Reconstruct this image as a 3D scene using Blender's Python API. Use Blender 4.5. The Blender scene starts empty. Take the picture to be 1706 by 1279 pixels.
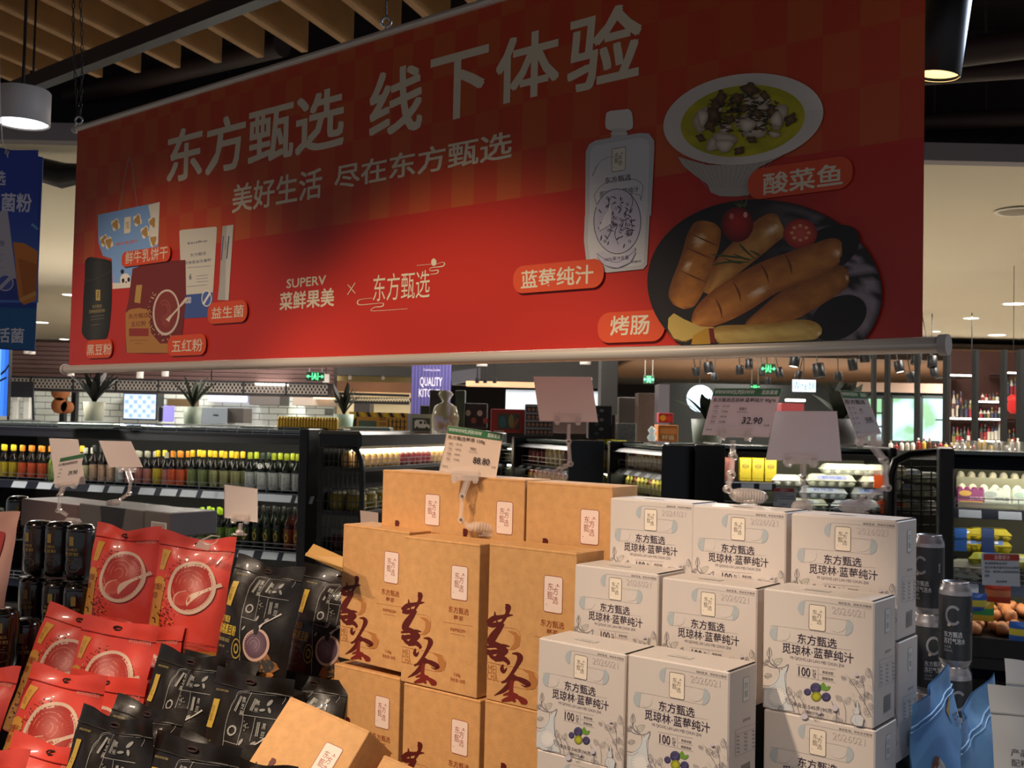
import bpy, math, random
import numpy as np
from mathutils import Vector, Matrix, Euler
random.seed(7)
C = bpy.context.scene.collection
SC = bpy.context.scene
PI = math.pi

# ------------------------------------------------------------------ camera
F, PITCH, ROLL, EYE = 1790.0, 0.0354, -0.0225, 1.5
DY = -0.676                    # yaw of the display rows and of the banner
FY = -0.363                    # yaw of the fridge line / shop grid
def cam_axes():
    cp, sp = math.cos(PITCH), math.sin(PITCH); cr, sr = math.cos(ROLL), math.sin(ROLL)
    fwd = Vector((0, cp, sp)); right = Vector((1, 0, 0)); down = Vector((0, sp, -cp))
    return cr*right + sr*down, -sr*right + cr*down, fwd
CR, CD, CF = cam_axes()
EYEP = Vector((0, 0, EYE))
cam = bpy.data.cameras.new('camera'); co = bpy.data.objects.new('camera', cam); C.objects.link(co)
cam.sensor_width = 36; cam.lens = 36*F/1706; cam.clip_start = 0.05; cam.clip_end = 200
m = Matrix((CR, -CD, -CF)).transposed().to_4x4(); m.translation = EYEP
co.matrix_world = m
SC.camera = co
cam.dof.use_dof = True; cam.dof.focus_distance = 1.75; cam.dof.aperture_fstop = 16.0

# ------------------------------------------------------------------ world, lights, exposure
w = bpy.data.worlds.new('shop_air'); SC.world = w; w.use_nodes = True
w.node_tree.nodes['Background'].inputs[0].default_value = (0.80, 0.82, 0.90, 1)
w.node_tree.nodes['Background'].inputs[1].default_value = 0.30
SC.view_settings.view_transform = 'Standard'; SC.view_settings.look = 'None'
SC.view_settings.exposure = 0.0; SC.view_settings.gamma = 1.0
def aim(o, tgt):
    o.rotation_euler = (Vector(tgt) - o.location).to_track_quat('-Z', 'Y').to_euler()
def area(loc, tgt, sx, sy, power, col):
    l = bpy.data.lights.new('ceiling_or_fill_lamp', 'AREA'); l.shape = 'RECTANGLE'; l.size = sx; l.size_y = sy
    l.energy = power; l.color = col
    o = bpy.data.objects.new('ceiling_or_fill_lamp', l); C.objects.link(o); o.location = loc; aim(o, tgt); return o
def spot(loc, tgt, power, col, ang=50, blend=.6, rad=.06):
    l = bpy.data.lights.new('spot_lamp', 'SPOT'); l.energy = power; l.color = col
    l.spot_size = math.radians(ang); l.spot_blend = blend; l.shadow_soft_size = rad
    o = bpy.data.objects.new('spot_lamp', l); C.objects.link(o); o.location = loc; aim(o, tgt); return o
WARM, NEUT, COOL = (1, .80, .58), (1, .93, .84), (.80, .90, 1)
spot((-1.35, .7, 3.15), (-.2, 1.95, .95), 235, WARM, 41, .45)         # track spots over the promotion stand
spot((-.5, .1, 3.15), (.08, 1.72, .85), 92, (1, .86, .70), 34, .5)
spot((1.5, .3, 3.15), (.45, 1.75, 1.0), 20, (.93, .93, 1), 40, .5)
spot((-2.3, 1.2, 3.15), (-1.0, 2.6, .95), 170, (1, .76, .58), 46, .5)
area((2.3, 3.2, 3.0), (.6, 1.6, 1.0), .8, .8, 48, (.66, .80, 1))
for X, Y in ((-4, 8), (0, 8.5), (3.8, 7.5), (-3, 12), (2, 12), (6, 13), (-5, 17), (4, 19), (0, 17), (8, 18), (-2, 24), (6, 26)):
    area((X, Y, 2.96 if Y < 16.5 or X < 1 else 2.6), (X, Y, 0), 1.2, 1.2, 165, NEUT)
area((6.2, 20.5, .9), (6.2, 20.5, 3), 7, 5, 260, (1, .84, .66))    # unseen fill light, added to brighten the slatted ceiling from below
area((-2.6, 10.6, .9), (-2.6, 11.5, 3), 6, .5, 60, NEUT)  # upward area light onto the kitchen bulkhead, not a ceiling lamp

# ------------------------------------------------------------------ helpers
def PX(px, py, Y):
    px, py = float(px), float(py)
    d = CF + ((px-853)/F)*CR + ((py-639.5)/F)*CD
    return EYEP + d*(Y/d.y)
def ray(px, py):
    px, py = float(px), float(py)
    return CF + ((px-853)/F)*CR + ((py-639.5)/F)*CD
def axes(yaw):
    return Vector((math.cos(yaw), math.sin(yaw), 0)), Vector((-math.sin(yaw), math.cos(yaw), 0))
DU, DV = axes(DY); FU, FV = axes(FY)
def on_v(px, py, v, ax=None):
    """pixel -> point on the vertical plane whose distance along the frame's away axis is v"""
    ax = ax or DV
    d = ray(px, py); return EYEP + d*((v)/d.dot(ax))
def dpt(u, v, z):
    p = DU*u + DV*v; return Vector((p.x, p.y, z))
def lin(c):
    if isinstance(c, str):
        c = c.lstrip('#'); c = tuple(int(c[i:i+2], 16)/255 for i in (0, 2, 4))
    return tuple((x/12.92 if x <= .04045 else ((x+.055)/1.055)**2.4) for x in c[:3])
MATS = {}
def mat(name, col, rough=.5, metal=0, emit=0, trans=0, ior=1.45, coat=0, noise=0, nscale=30, bump=0, bscale=60, alpha=1):
    if name in MATS: return MATS[name]
    m = bpy.data.materials.new(name); m.use_nodes = True; nt = m.node_tree; b = nt.nodes['Principled BSDF']
    c = lin(col) + (1,)
    b.inputs['Base Color'].default_value = c; b.inputs['Roughness'].default_value = rough
    b.inputs['Metallic'].default_value = metal; b.inputs['IOR'].default_value = ior
    if trans: b.inputs['Transmission Weight'].default_value = trans
    if coat: b.inputs['Coat Weight'].default_value = coat; b.inputs['Coat Roughness'].default_value = .08
    if alpha < 1: b.inputs['Alpha'].default_value = alpha
    if emit: b.inputs['Emission Color'].default_value = c; b.inputs['Emission Strength'].default_value = emit
    tc = nt.nodes.new('ShaderNodeTexCoord')
    if noise:
        n = nt.nodes.new('ShaderNodeTexNoise'); n.inputs['Scale'].default_value = nscale; n.inputs['Detail'].default_value = 4
        nt.links.new(tc.outputs['Object'], n.inputs['Vector'])
        mx = nt.nodes.new('ShaderNodeMix'); mx.data_type = 'RGBA'; mx.blend_type = 'MULTIPLY'
        rp = nt.nodes.new('ShaderNodeValToRGB'); rp.color_ramp.elements[0].position = .3; rp.color_ramp.elements[1].position = .7
        k = 1-noise; rp.color_ramp.elements[0].color = (k, k, k, 1); rp.color_ramp.elements[1].color = (1, 1, 1, 1)
        nt.links.new(n.outputs['Fac'], rp.inputs[0]); mx.inputs[0].default_value = 1
        mx.inputs[6].default_value = c; nt.links.new(rp.outputs[0], mx.inputs[7]); nt.links.new(mx.outputs[2], b.inputs['Base Color'])
    if bump:
        n2 = nt.nodes.new('ShaderNodeTexNoise'); n2.inputs['Scale'].default_value = bscale; n2.inputs['Detail'].default_value = 3
        nt.links.new(tc.outputs['Object'], n2.inputs['Vector'])
        bp_ = nt.nodes.new('ShaderNodeBump'); bp_.inputs['Strength'].default_value = bump; bp_.inputs['Distance'].default_value = .004
        nt.links.new(n2.outputs['Fac'], bp_.inputs['Height']); nt.links.new(bp_.outputs[0], b.inputs['Normal'])
    MATS[name] = m; return m
def print_mat(name, rough=.5, coat=0, spec=.5, metal=0, emit=0):
    if name in MATS: return MATS[name]
    m = bpy.data.materials.new(name); m.use_nodes = True; nt = m.node_tree; b = nt.nodes['Principled BSDF']
    a = nt.nodes.new('ShaderNodeVertexColor'); a.layer_name = 'ink'
    nt.links.new(a.outputs[0], b.inputs['Base Color']); b.inputs['Roughness'].default_value = rough
    b.inputs['Coat Weight'].default_value = coat; b.inputs['Specular IOR Level'].default_value = spec; b.inputs['Metallic'].default_value = metal
    if emit: nt.links.new(a.outputs[0], b.inputs['Emission Color']); b.inputs['Emission Strength'].default_value = emit
    MATS[name] = m; return m

def link(o, parent=None):
    C.objects.link(o)
    if parent is not None: o.parent = parent
    return o
def tag(o, label=None, cat=None, group=None, kind=None):
    if label: o['label'] = label
    if cat: o['category'] = cat
    if group: o['group'] = group
    if kind: o['kind'] = kind
    return o
def thing(name, label, cat, loc=(0, 0, 0), rot=None, group=None):
    o = bpy.data.objects.new(name, None); o.empty_display_size = .02; C.objects.link(o); o.location = loc
    if rot is not None: o.rotation_euler = rot
    return tag(o, label, cat, group)
def copy_tree(o, parent=None):
    c = o.copy(); C.objects.link(c)
    if parent is not None: c.parent = parent
    for ch in list(o.children): copy_tree(ch, c)
    return c

class MB:
    def __init__(s): s.v = []; s.f = []; s.m = []; s.sm = []
    def add(s, vs, fs, mi=0, smooth=False):
        b = len(s.v); s.v += [tuple(p) for p in vs]
        for f in fs: s.f.append(tuple(b+i for i in f)); s.m.append(mi); s.sm.append(smooth)
    def box(s, lo, hi, mi=0, ch=0):
        x0, y0, z0 = lo; x1, y1, z1 = hi
        if ch <= 0:
            vs = [(x0,y0,z0),(x1,y0,z0),(x1,y1,z0),(x0,y1,z0),(x0,y0,z1),(x1,y0,z1),(x1,y1,z1),(x0,y1,z1)]
            s.add(vs, [(3,2,1,0),(4,5,6,7),(0,1,5,4),(1,2,6,5),(2,3,7,6),(3,0,4,7)], mi); return
        vs = []; idx = {}
        for ix in (0, 1):
            for iy in (0, 1):
                for iz in (0, 1):
                    X, Y, Z = (x0, x1)[ix], (y0, y1)[iy], (z0, z1)[iz]
                    sx, sy, sz = (ch, -ch)[ix], (ch, -ch)[iy], (ch, -ch)[iz]
                    idx[ix, iy, iz] = (len(vs), len(vs)+1, len(vs)+2)
                    vs += [(X, Y+sy, Z+sz), (X+sx, Y, Z+sz), (X+sx, Y+sy, Z)]
        g = lambda a, k: idx[a][k]
        fs = []
        for k, ax in ((0, (1, 2)), (1, (0, 2)), (2, (0, 1))):
            for side in (0, 1):
                q = []
                for a, b_ in ((0, 0), (1, 0), (1, 1), (0, 1)):
                    t = [0, 0, 0]; t[k] = side; t[ax[0]] = a; t[ax[1]] = b_; q.append(g(tuple(t), k))
                fs.append(tuple(q))
        for k in range(3):
            o1, o2 = [i for i in range(3) if i != k]
            for a in (0, 1):
                for b_ in (0, 1):
                    t0 = [0, 0, 0]; t0[o1] = a; t0[o2] = b_; t1 = list(t0); t1[k] = 1; t0, t1 = tuple(t0), tuple(t1)
                    fs.append((g(t0, o1), g(t0, o2), g(t1, o2), g(t1, o1)))
        for k in idx: fs.append(idx[k])
        s.add(vs, fs, mi)
    def lathe(s, prof, n=16, c=(0, 0, 0), mi=0, smooth=True, cap=True, sx=1, sy=1):
        vs = []; fs = []
        for r, z in prof:
            for k in range(n):
                a = 2*PI*k/n; vs.append((c[0]+sx*r*math.cos(a), c[1]+sy*r*math.sin(a), c[2]+z))
        for i in range(len(prof)-1):
            for k in range(n): fs.append((i*n+k, i*n+(k+1) % n, (i+1)*n+(k+1) % n, (i+1)*n+k))
        s.add(vs, fs, mi, smooth)
        if cap:
            s.add(vs[:n], [tuple(range(n-1, -1, -1))], mi); s.add(vs[-n:], [tuple(range(n))], mi)
    def tube(s, pts, r, n=8, mi=0, smooth=True, closed=False):
        pts = [Vector(p) for p in pts]; vs = []; fs = []; N = len(pts)
        rr = r if isinstance(r, (list, tuple)) else [r]*N
        prev = None
        for i, p in enumerate(pts):
            if closed: t = pts[(i+1) % N]-pts[i-1]
            else: t = pts[min(i+1, N-1)]-pts[max(i-1, 0)]
            t.normalize()
            if prev is None: a = t.orthogonal().normalized()
            else: a = (prev - t*prev.dot(t)).normalized()
            prev = a; b = t.cross(a)
            for k in range(n):
                an = 2*PI*k/n; vs.append(p + rr[i]*(math.cos(an)*a + math.sin(an)*b))
        for i in range(N if closed else N-1):
            j = (i+1) % N
            for k in range(n): fs.append((i*n+k, i*n+(k+1) % n, j*n+(k+1) % n, j*n+k))
        s.add(vs, fs, mi, smooth)
        if not closed: s.add(vs[:n], [tuple(range(n-1, -1, -1))], mi); s.add(vs[-n:], [tuple(range(n))], mi)
    def bar(s, a, b, wx, wy, mi=0, up=(0, 0, 1)):
        a, b = Vector(a), Vector(b); t = (b-a).normalized(); u = Vector(up)
        if abs(t.dot(u)) > .98: u = Vector((0, 1, 0))
        x = t.cross(u).normalized()*wx/2; y = x.cross(t).normalized()*wy/2
        vs = [a-x-y, a+x-y, a+x+y, a-x+y, b-x-y, b+x-y, b+x+y, b-x+y]
        s.add(vs, [(0,1,2,3),(7,6,5,4),(0,4,5,1),(1,5,6,2),(2,6,7,3),(3,7,4,0)], mi)
    def slab(s, pts, nrm, th, mi=0):
        n = Vector(nrm)*th; k = len(pts); P = [Vector(p) for p in pts]
        vs = P + [p+n for p in P]
        s.add(vs, [tuple(range(k)), tuple(range(2*k-1, k-1, -1))] + [(i, i+k, (i+1) % k + k, (i+1) % k) for i in range(k)], mi)
    def mesh(s, name, mats):
        me = bpy.data.meshes.new(name); me.from_pydata(s.v, [], s.f)
        for m_ in (mats if isinstance(mats, (list, tuple)) else [mats]): me.materials.append(m_)
        me.polygons.foreach_set('material_index', s.m); me.polygons.foreach_set('use_smooth', s.sm); me.update(); return me
    def build(s, name, mats, parent=None, **kw):
        o = bpy.data.objects.new(name, s.mesh(name, mats)); link(o, parent); tag(o, **kw); return o

# ---- printed ink: flat shapes and lettering laid on a surface, each vertex carries its ink colour
GLY = {}
def glyphs(text, bold=0):
    k = (text, bold)
    if k in GLY: return GLY[k]
    c = bpy.data.curves.new('lettering', 'FONT'); c.body = text; c.offset = bold; c.resolution_u = 2
    o = bpy.data.objects.new('lettering', c); C.objects.link(o)
    dg = bpy.context.evaluated_depsgraph_get(); me = bpy.data.meshes.new_from_object(o.evaluated_get(dg))
    v = np.empty(len(me.vertices)*3); me.vertices.foreach_get('co', v); v = v.reshape(-1, 3)[:, :2].copy()
    fs = [tuple(p.vertices) for p in me.polygons]
    bpy.data.objects.remove(o); bpy.data.curves.remove(c); bpy.data.meshes.remove(me)
    GLY[k] = (v, fs); return GLY[k]
def homography(src, dst):
    A = []; b = []
    for (x, y), (u, v) in zip(src, dst):
        A += [[x, y, 1, 0, 0, 0, -u*x, -u*y], [0, 0, 0, x, y, 1, -v*x, -v*y]]; b += [u, v]
    h = np.linalg.solve(np.array(A, float), np.array(b, float))
    def f(x, y):
        d = h[6]*x+h[7]*y+1; return ((h[0]*x+h[1]*y+h[2])/d, (h[3]*x+h[4]*y+h[5])/d)
    return f
class Ink:
    """2D drawing; every coordinate passes through s.map (e.g. from a picture's pixels to metres on the surface)"""
    def __init__(s, mp=None): s.v = []; s.f = []; s.c = []; s.l = []; s.map = mp or (lambda x, y: (x, y)); s.layer = 0
    def raw(s, vs, fs, cols):
        b = len(s.v); s.v += vs; s.f += [tuple(b+i for i in f) for f in fs]; s.l += [s.layer]*len(vs)
        if isinstance(cols, list): s.c += cols
        else: s.c += [cols]*len(vs)
        s.layer += 1
    def poly(s, pts, col):
        s.raw([s.map(*p) for p in pts], [tuple(range(len(pts)))], lin(col))
    def grid(s, x0, y0, x1, y1, col, nx=1, ny=1, colf=None):
        vs = []; cs = []
        for j in range(ny+1):
            for i in range(nx+1):
                a, b = i/nx, j/ny; vs.append(s.map(x0+(x1-x0)*a, y0+(y1-y0)*b)); cs.append(lin(colf(a, b)) if colf else lin(col))
        s.raw(vs, [(j*(nx+1)+i, j*(nx+1)+i+1, (j+1)*(nx+1)+i+1, (j+1)*(nx+1)+i) for j in range(ny) for i in range(nx)], cs)
    def quad(s, a, b, c, d, col, nx=3, ny=8):
        vs = []
        for j in range(ny+1):
            for i in range(nx+1):
                u, v = i/nx, j/ny; vs.append(s.map(*[(a[e]*(1-u)+b[e]*u)*(1-v)+(d[e]*(1-u)+c[e]*u)*v for e in (0, 1)]))
        s.raw(vs, [(j*(nx+1)+i, j*(nx+1)+i+1, (j+1)*(nx+1)+i+1, (j+1)*(nx+1)+i) for j in range(ny) for i in range(nx)], lin(col))
    def rrect(s, x0, y0, x1, y1, r, col, n=5, outline=None, ow=0):
        """rounded rectangle given in surface units (after map) by two mapped corners"""
        (a0, b0), (a1, b1) = s.map(x0, y0), s.map(x1, y1)
        a0, a1 = min(a0, a1), max(a0, a1); b0, b1 = min(b0, b1), max(b0, b1)
        def pts(e, r):
            P = []
            for cx, cy, st in ((a1+e-r, b1+e-r, 0), (a0-e+r, b1+e-r, 1), (a0-e+r, b0-e+r, 2), (a1+e-r, b0-e+r, 3)):
                for k in range(n+1):
                    t = (st+k/n)*PI/2; P.append((cx+r*math.cos(t), cy+r*math.sin(t)))
            return P
        if outline: P = pts(ow, r+ow); s.raw(P, [tuple(range(len(P)))], lin(outline))
        P = pts(0, r); s.raw(P, [tuple(range(len(P)))], lin(col))
    def blob(s, cx, cy, rx, ry, col=None, nr=4, na=28, colf=None, rot=0, rf=None, a0=0, a1=2*PI, inner=0):
        vs = []; cs = []; ca, sa = math.cos(rot), math.sin(rot)
        for i in range(nr+1):
            q = inner + (1-inner)*i/nr
            for k in range(na+1):
                t = a0+(a1-a0)*k/na; g = rf(t) if rf else 1
                X, Y = q*g*rx*math.cos(t), q*g*ry*math.sin(t)
                vs.append(s.map(cx+X*ca-Y*sa, cy+X*sa+Y*ca)); cs.append(lin(colf(q, t)) if colf else lin(col))
        n = na+1
        s.raw(vs, [(i*n+k, i*n+k+1, (i+1)*n+k+1, (i+1)*n+k) for i in range(nr) for k in range(na)], cs)
    def line(s, pts, w, col, colf=None, nw=1, sm=0):
        """stroke; w number or list of widths (source units)"""
        if sm: pts, w = smooth_path(pts, w, sm)
        N = len(pts); W = w if isinstance(w, (list, tuple)) else [w]*N; vs = []; cs = []
        for i, (x, y) in enumerate(pts):
            xa, ya = pts[max(i-1, 0)]; xb, yb = pts[min(i+1, N-1)]; dx, dy = xb-xa, yb-ya; L = math.hypot(dx, dy) or 1
            nx_, ny_ = -dy/L, dx/L
            for k in range(nw+1):
                q = (k/nw-.5); vs.append(s.map(x+nx_*W[i]*q, y+ny_*W[i]*q)); cs.append(lin(colf(i/(N-1), k/nw)) if colf else lin(col))
        n = nw+1
        s.raw(vs, [(i*n+k, i*n+k+1, (i+1)*n+k+1, (i+1)*n+k) for i in range(N-1) for k in range(nw)], cs)
    def lines(s, L, w, col):
        l0 = s.layer
        for p in L: s.layer = l0; s.line(p, w, col)
        s.layer = l0+1
    def text(s, t, x0, y0, x1, y1, col, bold=0, rot=0, keep=False):
        """lettering fitted between mapped corner (x0,y0) bottom-left and (x1,y1) top-right"""
        v, f = glyphs(t, 0)
        if len(v) == 0: return
        lo, hi = v.min(0), v.max(0); (a0, b0), (a1, b1) = s.map(x0, y0), s.map(x1, y1)
        sx, sy = (a1-a0)/(hi[0]-lo[0]), (b1-b0)/(hi[1]-lo[1])
        if keep: sx = sy*(1 if sx*sy > 0 else -1)
        P0 = (v-lo)*[sx, sy]+[a0, b0]
        e = bold*.5; D = [(0, 0)] if not bold else ([(-e, 0), (e, 0), (0, e), (0, -e)] if bold < .025 else [(-e, -e), (e, -e), (e, e), (-e, e), (0, 0)])
        l0 = s.layer
        for gi, (ex, ey) in enumerate(D):
            s.layer = l0+.18*gi; s._glyph(P0+np.array([ex*abs(sx), ey*abs(sy)]), f, col, rot, (a0, b0, a1, b1))
        s.layer = l0+1
    def _glyph(s, P, f, col, rot, bx):
        a0, b0, a1, b1 = bx
        if rot:
            c = np.array([(a0+a1)/2, (b0+b1)/2]); R = np.array([[math.cos(rot), -math.sin(rot)], [math.sin(rot), math.cos(rot)]]); P = (P-c)@R.T+c
        s.raw([tuple(p) for p in P.tolist()], f, lin(col))
    def build(s, name, parent=None, warp=None, mtl=None, step=.00001, base=.0004, loc=None, rot=None):
        me = s.mesh(name, warp, mtl, step, base); o = bpy.data.objects.new(name, me); link(o, parent)
        if loc is not None: o.location = loc
        if rot is not None: o.rotation_euler = rot
        return o
    def mesh(s, name, warp=None, mtl=None, step=.00001, base=.0004):
        warp = warp or (lambda a, b, h: (a, -h, b))
        vs = [warp(a, b, base+step*l) for (a, b), l in zip(s.v, s.l)]
        me = bpy.data.meshes.new(name); me.from_pydata(vs, [], s.f); me.materials.append(mtl or print_mat('printed_ink'))
        ca = me.color_attributes.new('ink', 'FLOAT_COLOR', 'POINT'); arr = np.ones((len(vs), 4), np.float32); arr[:, :3] = np.array(s.c, np.float32)[:, :3]
        ca.data.foreach_set('color', arr.ravel()); me.update(); return me
def smooth_path(pts, w, n):
    W = list(w) if isinstance(w, (list, tuple)) else [w]*len(pts); P = [(*p, q) for p, q in zip(pts, W)]; out = []
    for i in range(len(P)-1):
        p0, p1, p2, p3 = P[max(i-1, 0)], P[i], P[i+1], P[min(i+2, len(P)-1)]
        for k in range(n):
            t = k/n; out.append(tuple(.5*(2*b + (c-a)*t + (2*a-5*b+4*c-d)*t*t + (3*b-a-3*c+d)*t**3) for a, b, c, d in zip(p0, p1, p2, p3)))
    out.append(P[-1]); return [(a, b) for a, b, c in out], [max(c, .01) for a, b, c in out]
def plaque(k, x0, y0, x1, y1, fill='#f3e6da', line='#8a4a3a', ink='#7a2d25', r=.0012, sp=(.2, .25)):
    """the little upright name plate printed on every pack; corners bottom-left / top-right in source units"""
    (a0, b0), (a1, b1) = k.map(x0, y0), k.map(x1, y1); mp = k.map; k.map = lambda x, y: (a0+(a1-a0)*x, b0+(b1-b0)*y)
    W = abs(a1-a0)
    k.rrect(0, 0, 1, 1, W*.09, fill, 3, outline=line, ow=W*.035)
    for ch, X, Y in (('东', .20, .60), ('方', .48, .49), ('甄', .18, .35), ('选', .48, .24)):
        k.text(ch, X, Y, X+.30, Y+.21, ink, 0)
    k.blob(.74, .78, .04, .022, ink, 1, 8); k.blob(.14, .2, .03, .012, ink, 1, 6); k.line([(.62, .74), (.86, .74)], .012, ink)
    k.map = mp

# ------------------------------------------------------------------ materials
KRAFT = mat('kraft_card', '#d6a066', .62, noise=.16, nscale=55, bump=.12, bscale=300, coat=.12)
WHITEC = mat('white_card', '#d9ccc4', .5, noise=.03, nscale=8, coat=.1)
DARKGAP = mat('dark_gap', '#14100e', .8)
BLACK = mat('black_metal', '#0c0d10', .35)
NAVY = mat('navy_enamel', '#151b2c', .32, metal=.2)
STEEL = mat('brushed_steel', '#a9aaac', .3, metal=.9)
WIRE = mat('chromed_wire', '#8f9193', .3, metal=.8)
CLEAR = mat('clear_plastic', '#f7e9de', .06, ior=1.5, alpha=.24, coat=1)
GLASS = mat('thin_glass', '#e6f2ee', .02, trans=1, ior=1.1)
ROD = mat('silver_rod', '#c9bfb4', .32, metal=.35)
INK = print_mat('printed_ink', .5)
GLOSS = print_mat('glossy_ink', .3, .3)
LAMP = mat('lamp_glow', '#fff6e6', .5, emit=9)
CLAMP = mat('cool_lamp_glow', '#f2f8ff', .5, emit=7)
WOODB = mat('baffle_wood', '#b98d58', .6, noise=.25, nscale=6)
CEIL = mat('ceiling_paint', '#cfc6b0', .9)
DCEIL = mat('dark_ceiling', '#241b1b', .9)

# ================================================================== THE SETTING
def struct(o, n=None): o['kind'] = 'structure'; return o
def quad_box(name, px0, py0, px1, py1, Y, depth, mtl, parent=None, ch=0):
    """a box whose camera-side face spans two picture corners at distance Y"""
    a, b = PX(px0, py1, Y), PX(px1, py0, Y); k = MB()
    k.box((a.x, Y, a.z), (b.x, Y+depth, b.z), 0, ch); return k.build(name, mtl, parent)
k = MB(); k.box((-16, -4, -.1), (16, 41, 0)); struct(k.build('floor', mat('floor_tile', '#b8b0a4', .25, noise=.2, nscale=2)))
k = MB(); k.box((-16, 6.0, 3.0), (16, 40.0, 3.1)); struct(k.build('ceiling', CEIL))
k = MB(); k.box((-14, 5.9, 3.0), (14, 6.0, 3.10)); struct(k.build('trim_1', mat('fascia_paint', '#8a8488', .8)))
k = MB(); k.box((-14, -4, 3.85), (14, 6.3, 3.95)); k.box((-14, 6.2, 3.1), (14, 6.3, 3.9)); struct(k.build('ceiling_1', DCEIL))
k = MB(); k.box((-16, 40, 0), (16, 40.2, 3.6)); struct(k.build('wall_back', mat('far_wall', '#4a413c', .8)))
# ducts and pipes in the dark open ceiling
for i, (pa, pb, z, r, nm, lb) in enumerate((
        ((60, 175), (470, 75), 3.35, .06, 'ceiling_pipe', 'dark round duct running above the left end of the banner'),
        ((60, 215), (480, 118), 3.42, .035, 'ceiling_pipe', 'thin dark pipe below the round duct above the banner'),
        ((1500, 100), (1790, 62), 3.3, .07, 'ceiling_pipe', 'brown duct in the dark ceiling right of the banner, higher one'),
        ((1500, 128), (1790, 108), 3.3, .05, 'ceiling_pipe', 'brown duct in the dark ceiling right of the banner, middle one'),
        ((1500, 205), (1790, 192), 3.25, .05, 'ceiling_pipe', 'dark duct just above the pale ceiling edge on the right'))):
    A = EYEP + ray(*pa)*((z-EYE)/ray(*pa).z); B = EYEP + ray(*pb)*((z-EYE)/ray(*pb).z)
    k = MB(); k.tube([A, B], r, 12)
    for q in (.2, .5, .8):
        P = A.lerp(B, q); k.tube([P, P+Vector((0, 0, 3.86-z))], .006, 6)
    tag(k.build(nm, mat('duct_brown', '#33231f', .6)), lb, 'duct')
# wood baffles
E0 = EYEP + ray(104.6, 137)*((1.65)/ray(104.6, 137).z); E4 = EYEP + ray(364, 105)*((1.65)/ray(364, 105).z)
st = (E4-E0)/4; bd = Vector((FV.x*.93, FV.y, 0)).normalized()
bm_ = MB(); bm_.box((-.018, -3.4, 0), (.018, 0, .21), 0, .002); bme = bm_.mesh('ceiling_baffle', [WOODB])
ban_ = math.atan2(-bd.x, bd.y)
for i in range(-3, 13):
    o = bpy.data.objects.new('ceiling_baffle', bme); link(o); p = E0 + st*i; o.location = p; o.rotation_euler = (0, 0, ban_)
    tag(o, 'long wooden ceiling baffle board hung on edge above the banner', 'ceiling baffle', 'row of wooden ceiling baffles')
k = MB(); q0 = E0+st*-3.5+bd*-1.1; q1 = E0+st*12.5+bd*-1.1
for t in (0, -1.6):
    k.bar(q0+bd*t+Vector((0, 0, .24)), q1+bd*t+Vector((0, 0, .24)), .04, .04)
    for s_ in range(0, 16, 3):
        P = E0+st*s_+bd*(-1.1+t); k.tube([P+Vector((0, 0, .2)), P+Vector((0, 0, .72))], .004, 6)
tag(k.build('baffle_rail', BLACK), 'black steel rail carrying the wooden ceiling baffles', 'rail')
# track beam parallel to the banner
def on_z(px, py, z): d = ray(px, py); return EYEP + d*((z-EYE)/d.z)
A, B = on_z(-200, 238, 2.86), on_z(470, -24, 2.86)
k = MB(); k.bar(A, B, .05, .06); bmk = k.build('track_beam', mat('track_black', '#1d1d22', .4)); tag(bmk, 'black square lighting track crossing in front of the wooden baffles', 'lighting track')
k = MB()
for q in (.1, .5, .9):
    P = A.lerp(B, q); k.tube([P+Vector((0, 0, .03)), P+Vector((0, 0, .98))], .005, 6)
k.build('hanger_rod', BLACK, bmk)
def drum(name, px, py, Y, r, h, lb, mt=None, lamp=None, tilt=(0, 0), grp=None, dark=False, sus=0, cat='ceiling light'):
    """cylinder lamp: the centre of its glowing lower end sits at the pixel"""
    p = PX(px, py, Y); t = thing(name, lb, cat, p, (tilt[0], tilt[1], 0), grp)
    k = MB(); k.lathe([(r*.93, .012), (r*.96, 0), (r, .003), (r, h-.006), (r*.96, h)], 24, cap=False); k.lathe([(r*.96, h), (.001, h)], 24, cap=False)
    k.build('housing', mt or mat('lamp_white', '#b5aeaa', .5), t)
    k = MB(); k.lathe([(.0005, .008 if not dark else .05), (r*.93, .008 if not dark else .05)], 24, cap=False); k.build('diffuser', lamp or CLAMP, t)
    if dark: k = MB(); k.lathe([(r*.93, .05), (r*.95, .003)], 24, cap=False); k.build('reflector', mat('reflector_cream', '#e6cfa0', .35, emit=.7), t)
    if sus: top_ = 3.0 if Y > 6 else 3.85; sus = max(.02, top_-p.z-h)
    if sus: k = MB(); k.tube([(0, 0, h), (0, 0, h+sus)], .006, 6); k.build('stem', BLACK, t)
    return t
drum('drum_light', 36, 207, 3.9, .098, .125, 'big white drum ceiling light left of the banner', sus=.8)
drum('spotlight', 1560, 128, 2.7, .058, .26, 'black cylinder spotlight at the right end of the banner', BLACK, mat('spot_glow', '#ffe9b0', .5, emit=5), (.05, .12), dark=True, sus=.5)
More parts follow.
